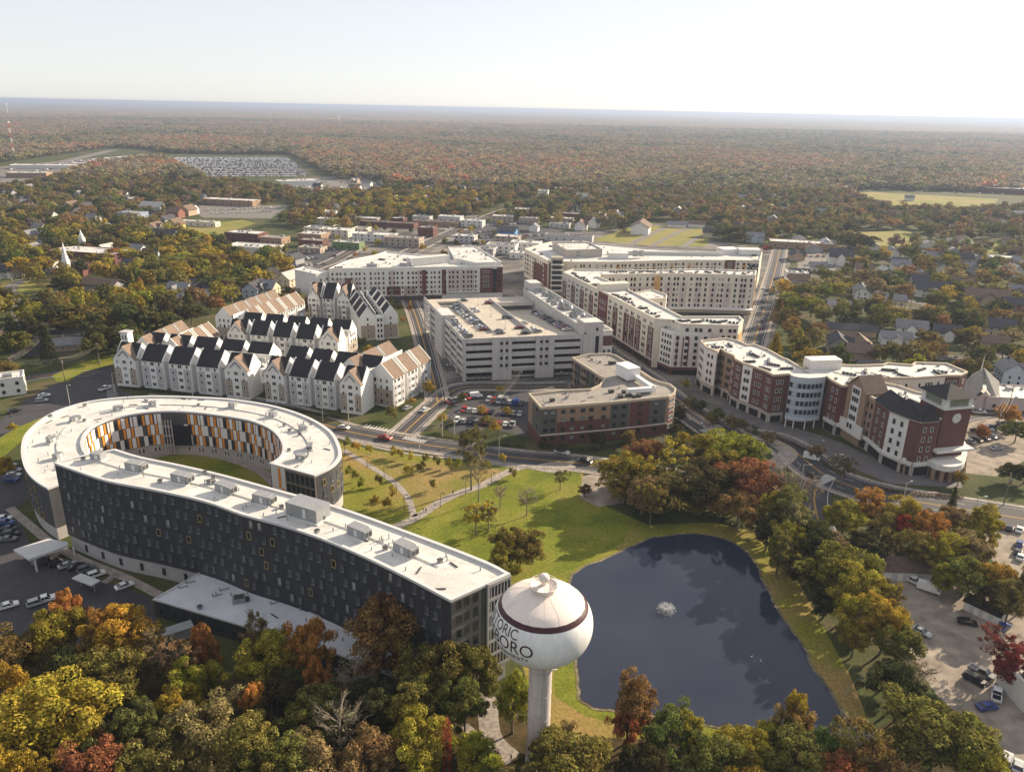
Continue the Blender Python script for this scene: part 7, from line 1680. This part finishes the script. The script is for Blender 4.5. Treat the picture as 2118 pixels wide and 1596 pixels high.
fill([(850,640),(900,790),(955,800),(1180,812),(1290,740),(1380,800),(1380,850),(1180,1000),(900,940),(640,870),(240,815),(720,640),(800,600)],15,(4,6.5),['olive','rust brown','gold','dark green'],'between the campus buildings',.42)
fill([(-60,660),(120,640),(230,640),(370,650),(400,690),(300,730),(230,755),(60,770),(-60,730)],11,(15,20),['green','olive','olive','yellow green','dark green'],'in the big shaded clump at left',.95)
fill([(-60,470),(60,480),(420,500),(620,560),(560,600),(360,610),(120,600),(-60,560)],11.5,(14,18),['green','olive','olive','yellow green','gold','dark green'],'in the broad left woods',.9)
fill([(560,620),(640,600),(660,640),(500,650)],9,(7,11),['olive','rust brown','gold','dark green'],'behind the farthest tan roofs',.7)
fill([(1330,1085),(1420,1078),(1560,1092),(1620,1120),(1640,1200),(1600,1200),(1575,1130),(1480,1098),(1380,1098)],7.5,(12,17),['dark green','green','olive','tan brown'],'on the far bank of the pond',.8)
fill([(1740,1250),(1800,1260),(1850,1350),(1880,1400),(1830,1400),(1780,1330)],8,(9,13),['yellow green','olive','gold','green'],k3,.85)
fill([(1700,1120),(1720,1080),(1800,1090),(1960,1105),(2030,1110),(2040,1190),(2118,1240),(2118,1280),(2050,1240),(1960,1200),(1900,1130),(1800,1150),(1790,1200),(1730,1180)],7.5,(10,15),['olive','tan brown','gold','yellow green','rust brown','green'],k2,.9)
fill([(1600,1100),(1680,1110),(1780,1190),(1810,1250),(1760,1260),(1690,1230),(1620,1150)],8,(8,12),['dark green','green','olive'],k3,.7)
fill([(1780,1480),(1860,1400),(1930,1440),(2000,1510),(1900,1530),(1800,1520)],8,(8,12),['dark green','green'],k3,.6)
# wider landscape
CLR=[[(225,800),(290,705),(380,690),(470,650),(560,600),(640,575),(620,545),(560,525),(450,525),(440,488),(600,468),(690,480),(860,472),(960,455),(1010,440),(1030,455),(1100,462),(1170,472),(1300,482),(1360,455),(1480,470),(1490,500),(1600,515),(1640,520),(1600,640),(1560,760),(1640,800),(2000,800),(2118,850),(2300,1000),(1700,950),(1400,950),(1250,960),(900,950),(700,890),(240,840)],
 [(380,425),(620,422),(600,460),(450,530),(360,500),(340,470)],[(312,318),(605,321),(700,372),(800,375),(790,402),(640,402),(560,394),(430,378)],[(-20,340),(240,305),(330,312),(330,332),(200,345),(70,388),(-20,395)],
 [(1735,399),(1800,393),(2200,402),(2200,425),(2040,440),(1850,440)],[(1750,478),(1890,474),(1930,508),(1800,515)],[(-20,560),(130,555),(120,612),(-20,622)],[(-80,740),(60,745),(120,765),(235,725),(240,860),(-80,950)],[(1640,505),(1770,510),(1760,560),(1600,580)],[(40,600),(120,600),(170,690),(130,740),(20,740)],[(1880,500),(2118,500),(2118,518),(1990,520)]]
CLRW=[[tuple(P2(x,y)) for x,y in c] for c in CLR]; CLB=[(min(p[0] for p in c),max(p[0] for p in c),min(p[1] for p in c),max(p[1] for p in c),c) for c in CLRW]
def clear(x,y): return any(a<x<b and c<y<d and inpoly(x,y,f) for a,b,c,d,f in CLB)
y=345.0
while y<1250:
    sp=11.0; xm=.72*y+60; x=-xm
    while x<xm:
        X=x+trng.uniform(-.45,.45)*sp; Y=y+trng.uniform(-.45,.45)*sp; x+=sp
        left=X<-.25*Y; urb=(not left) and Y<900
        dens=.85 if left else (.66 if urb else .9)
        if trng.random()>dens or clear(X,Y): continue
        wh='in the woods left of the apartments' if left else ('among the houses at right' if X>.25*Y else 'in the distance beyond the halls')
        pal=['olive','olive','olive','green','yellow green','tan brown','dark green','dark green','rust brown','green','gold'] if Y<700 else ['olive','olive','tan brown','rust brown','green','grey brown','dark green']
        addT(Vector((X,Y,0)),sp*trng.uniform(.5,.85),trng.uniform(10,17),trng.choice((0,1,2,3,4,5,0,1,2,3,4,5,6,7)) ,trng.choice(pal),wh)
    y+=sp
def jitter(c,rg=trng,a=.12):
    v=1+rg.uniform(-.2,.2); return (max(0,c[0]*v*(1+rg.uniform(-a,a))),max(0,c[1]*v*(1+rg.uniform(-a,a))),c[2]*v)
KIND={6:'thin half-bare',7:'dark conifer',8:'bare-branched',9:'slim'}
def mk_trees():
    L=[]
    for t in TREES:
        x,y,k=proj((t[0].x,t[0].y,t[2]*.6)); 
        if k<20 or x<-60 or x>2180 or y>1750: continue
        L.append((t[1]*t[2]/(k*k)*(1.0 if not t[6] else 3),k,t,x))
    L.sort(key=lambda q:-q[0]); rest=[]
    for i,(s,k,(p,Rr,H,v,col,wh,fo),x) in enumerate(L):
        if i>=298: rest.append((p,Rr,H,v,jitter(TC[col]))); continue
        lod='hi' if k<330 else 'mid'
        cm,tm=proto(lod,v); nm={7:'conifer_tree',8:'bare_tree',9:'young_tree'}.get(v,'broadleaf_tree')
        word='tall' if H>=17 else ('small' if H<8 else ('wide' if Rr>6.5 else 'medium'))
        lb=f'{word} {col} {KIND.get(v,"leafy")} tree {wh}'
        if len(lb.split())>12: lb=f'{word} {col} tree {wh}'
        r=thing(nm,lb,'tree',p,trng.uniform(0,6.28),'trees '+wh)
        cj=jitter(TC[col])
        for me,n_ in ((cm,'crown'),(tm,'trunk')):
            o=bpy.data.objects.new(n_,me); COL.objects.link(o); o.parent=r; q=Rr/5; o.scale=(q,q*trng.uniform(.9,1.1),H/12.3) if n_=='crown' else (q if v in(6,8) else (q+1)/2,q if v in (6,8) else (q+1)/2,H/12.3); o.color=(*cj,1)
    return rest
REST=mk_trees()
# far forest: one mass of instanced low trees on scattered points
pts=[];scl=[];col=[];rot=[];idx=[]
for p,Rr,H,v,c in REST:
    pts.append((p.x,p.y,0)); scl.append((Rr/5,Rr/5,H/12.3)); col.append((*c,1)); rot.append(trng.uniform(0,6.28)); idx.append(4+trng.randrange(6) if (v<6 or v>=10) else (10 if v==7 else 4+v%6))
ng=np.random.default_rng(9); y=1250.0
fp=[TC[c] for c in ('rust brown','tan brown','olive','grey brown','green','rust brown','olive','rust red','dark green')]
def vnoise(x,y,s):
    return math.sin(x/s*1.3+1.7*math.sin(y/s*.7))*math.cos(y/s*1.1+1.3*math.sin(x/s*.9))
while y<6200:
    sp=14.5*(1+max(0,(y-1500))/4500.); xm=.70*y+60; n=int(2*xm/sp)
    X=np.linspace(-xm,xm,n)+ng.uniform(-.45,.45,n)*sp; Y=y+ng.uniform(-.45,.45,n)*sp
    for i in range(n):
        a,b=float(X[i]),float(Y[i])
        if clear(a,b): continue
        g=vnoise(a,b,300)+.6*vnoise(a+900,b,110)+.5*vnoise(a,b+500,900)+trng.uniform(-.3,.3)
        lf=-.35 if a<-.1*b else .25
        k=0 if g<-.9+lf*0 else 1
        if g+lf<-.45: c=fp[trng.choice((0,1,5,7,3))]
        elif g+lf<.35: c=fp[trng.choice((1,3,0,2))]
        else: c=fp[trng.choice((2,4,6,8,3))]
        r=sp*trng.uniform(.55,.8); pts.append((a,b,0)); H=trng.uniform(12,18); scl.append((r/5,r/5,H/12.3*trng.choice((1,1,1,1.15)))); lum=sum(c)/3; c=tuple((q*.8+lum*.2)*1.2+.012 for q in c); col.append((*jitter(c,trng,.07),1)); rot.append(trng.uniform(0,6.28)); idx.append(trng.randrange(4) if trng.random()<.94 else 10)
    y+=sp*.95
coll=bpy.data.collections.new('forest_sources')
def src(i,V):
    o=bpy.data.objects.new(f'src_{i:02d}',quads_mesh('crown',V,leaf_i)); coll.objects.link(o)
for i in range(4): src(i,leaf_cloud(i*5+2,crown_lobes(i*3+2,5,1.5,10,8,1.7),22,2.0,.22))
for i in range(6): src(4+i,leaf_cloud(i*7+1,crown_lobes(i*3+1,5,2.0,9.8,16,1.45),60,.95,.32))
L7=[(math.cos(i*2.4)*(3.0*(1-i/24)+.2)*.5,math.sin(i*2.4)*(3.0*(1-i/24)+.2)*.5,1+i/24*11,(3*(1-i/24)+.2)*.55+.3,.7) for i in range(24)]
src(10,leaf_cloud(3,L7,14,1.0,.7,-.9))
me=bpy.data.meshes.new('woodland'); me.vertices.add(len(pts)); me.vertices.foreach_set('co',np.array(pts,dtype=np.float32).ravel())
at=me.attributes.new('scl','FLOAT_VECTOR','POINT'); at.data.foreach_set('vector',np.array(scl,dtype=np.float32).ravel())
at=me.attributes.new('tcol','FLOAT_COLOR','POINT'); at.data.foreach_set('color',np.array(col,dtype=np.float32).ravel())
at=me.attributes.new('rot','FLOAT','POINT'); at.data.foreach_set('value',np.array(rot,dtype=np.float32))
at=me.attributes.new('idx','INT','POINT'); at.data.foreach_set('value',np.array(idx,dtype=np.int32))
wo=bpy.data.objects.new('woodland',me); COL.objects.link(wo); wo['kind']='stuff'; wo['label']='autumn woodland and distant trees stretching to the horizon'; wo['category']='woodland'
gn=bpy.data.node_groups.new('scatter','GeometryNodeTree'); gn.interface.new_socket('Geometry',in_out='INPUT',socket_type='NodeSocketGeometry'); gn.interface.new_socket('Geometry',in_out='OUTPUT',socket_type='NodeSocketGeometry')
N=gn.nodes; L=gn.links; gi=N.new('NodeGroupInput'); go=N.new('NodeGroupOutput'); ip=N.new('GeometryNodeInstanceOnPoints'); ci=N.new('GeometryNodeCollectionInfo')
ci.inputs['Collection'].default_value=coll; ci.inputs['Separate Children'].default_value=True; ci.inputs['Reset Children'].default_value=True
def na(n_,t):
    a=N.new('GeometryNodeInputNamedAttribute'); a.data_type=t; a.inputs['Name'].default_value=n_; return next(o for o in a.outputs if o.enabled and o.name=='Attribute')
cx=N.new('ShaderNodeCombineXYZ'); L.new(na('rot','FLOAT'),cx.inputs[2])
L.new(gi.outputs[0],ip.inputs['Points']); L.new(ci.outputs[0],ip.inputs['Instance']); ip.inputs['Pick Instance'].default_value=True
L.new(na('idx','INT'),ip.inputs['Instance Index']); L.new(cx.outputs[0],ip.inputs['Rotation']); L.new(na('scl','FLOAT_VECTOR'),ip.inputs['Scale']); L.new(ip.outputs[0],go.inputs[0])
md=wo.modifiers.new('scatter','NODES'); md.node_group=gn
print('woodland points',len(pts))
# beyond six kilometres: an uneven canopy surface
def canopy():
    rows=420; cs=330; ng=np.random.default_rng(4); r=5900*np.exp(np.linspace(0,math.log(44000/5900),rows)); a=np.linspace(-.68,.68,cs)
    Rg,A=np.meshgrid(r,a,indexing='ij'); Rg=Rg*(1+ng.uniform(-.0015,.0015,Rg.shape)); X=np.sin(A)*Rg; Y=np.cos(A)*Rg; Z=9+ng.uniform(0,8,X.shape)*(ng.random(X.shape)**.5)+3*np.sin(X/700+np.cos(Y/900))
    V=np.stack([X,Y,Z],-1).reshape(-1,3); me=bpy.data.meshes.new('distant_forest'); i=np.arange(rows*cs).reshape(rows,cs); F=np.stack([i[:-1,:-1],i[:-1,1:],i[1:,1:],i[1:,:-1]],-1).reshape(-1,4)
    me.from_pydata(V.tolist(),[],F.tolist()); me.materials.append(groundmat('distant canopy',[(.32,(.09,.09,.04)),(.46,(.14,.115,.06)),(.6,(.19,.12,.07)),(.7,(.14,.13,.055))],.0016,1,.02))
    o=bpy.data.objects.new('distant_forest',me); COL.objects.link(o); o['kind']='stuff'; o['label']='hazy forest canopy reaching the horizon'; o['category']='forest'
canopy()
# ============================================================ haze
def haze():
    mb=MB(); S=47000; mb.box((0,S/2-2500,60.5),(2*S,S+5000,127)); 
    m_=bpy.data.materials.new('haze'); m_.use_nodes=True; N=m_.node_tree.nodes; N.remove(N['Principled BSDF']); v=N.new('ShaderNodeVolumePrincipled'); v.inputs['Density'].default_value=HAZE; v.inputs['Color'].default_value=(.43,.52,.70,1); v.inputs['Anisotropy'].default_value=.25
    m_.node_tree.links.new(v.outputs[0],N['Material Output'].inputs['Volume']); o=mb.build('haze',m_); o['kind']='stuff'
HAZE=.00010
haze()
# ============================================================ labels: tell look-alikes apart by their order
ORD=['leftmost','second from left','third from left','fourth from left','fifth from left','sixth from left','seventh from left','eighth from left','ninth from left','tenth from left']
def num(i):
    a='zero one two three four five six seven eight nine ten eleven twelve thirteen fourteen fifteen sixteen seventeen eighteen nineteen'.split(); b='x x twenty thirty forty fifty'.split()
    o={'one':'first','two':'second','three':'third','five':'fifth','eight':'eighth','nine':'ninth','twelve':'twelfth'}
    f=lambda w:o.get(w,w+'th')
    return f(a[i]) if i<20 else (b[i//10]+' '+f(a[i%10]) if i%10 else b[i//10][:-1]+'ieth')
grp={}
for o,l,px in REG: grp.setdefault(l,[]).append(o)
bpy.context.view_layer.update()
for l,os_ in grp.items():
    os_.sort(key=lambda o:proj(o.matrix_world.translation)[0])
    for i,o in enumerate(os_):
        if len(os_)==1: o['label']=l
        elif i==len(os_)-1: o['label']=l+', rightmost'
        else: o['label']=l+(', leftmost' if i==0 else ', '+num(i+1)+' from left')
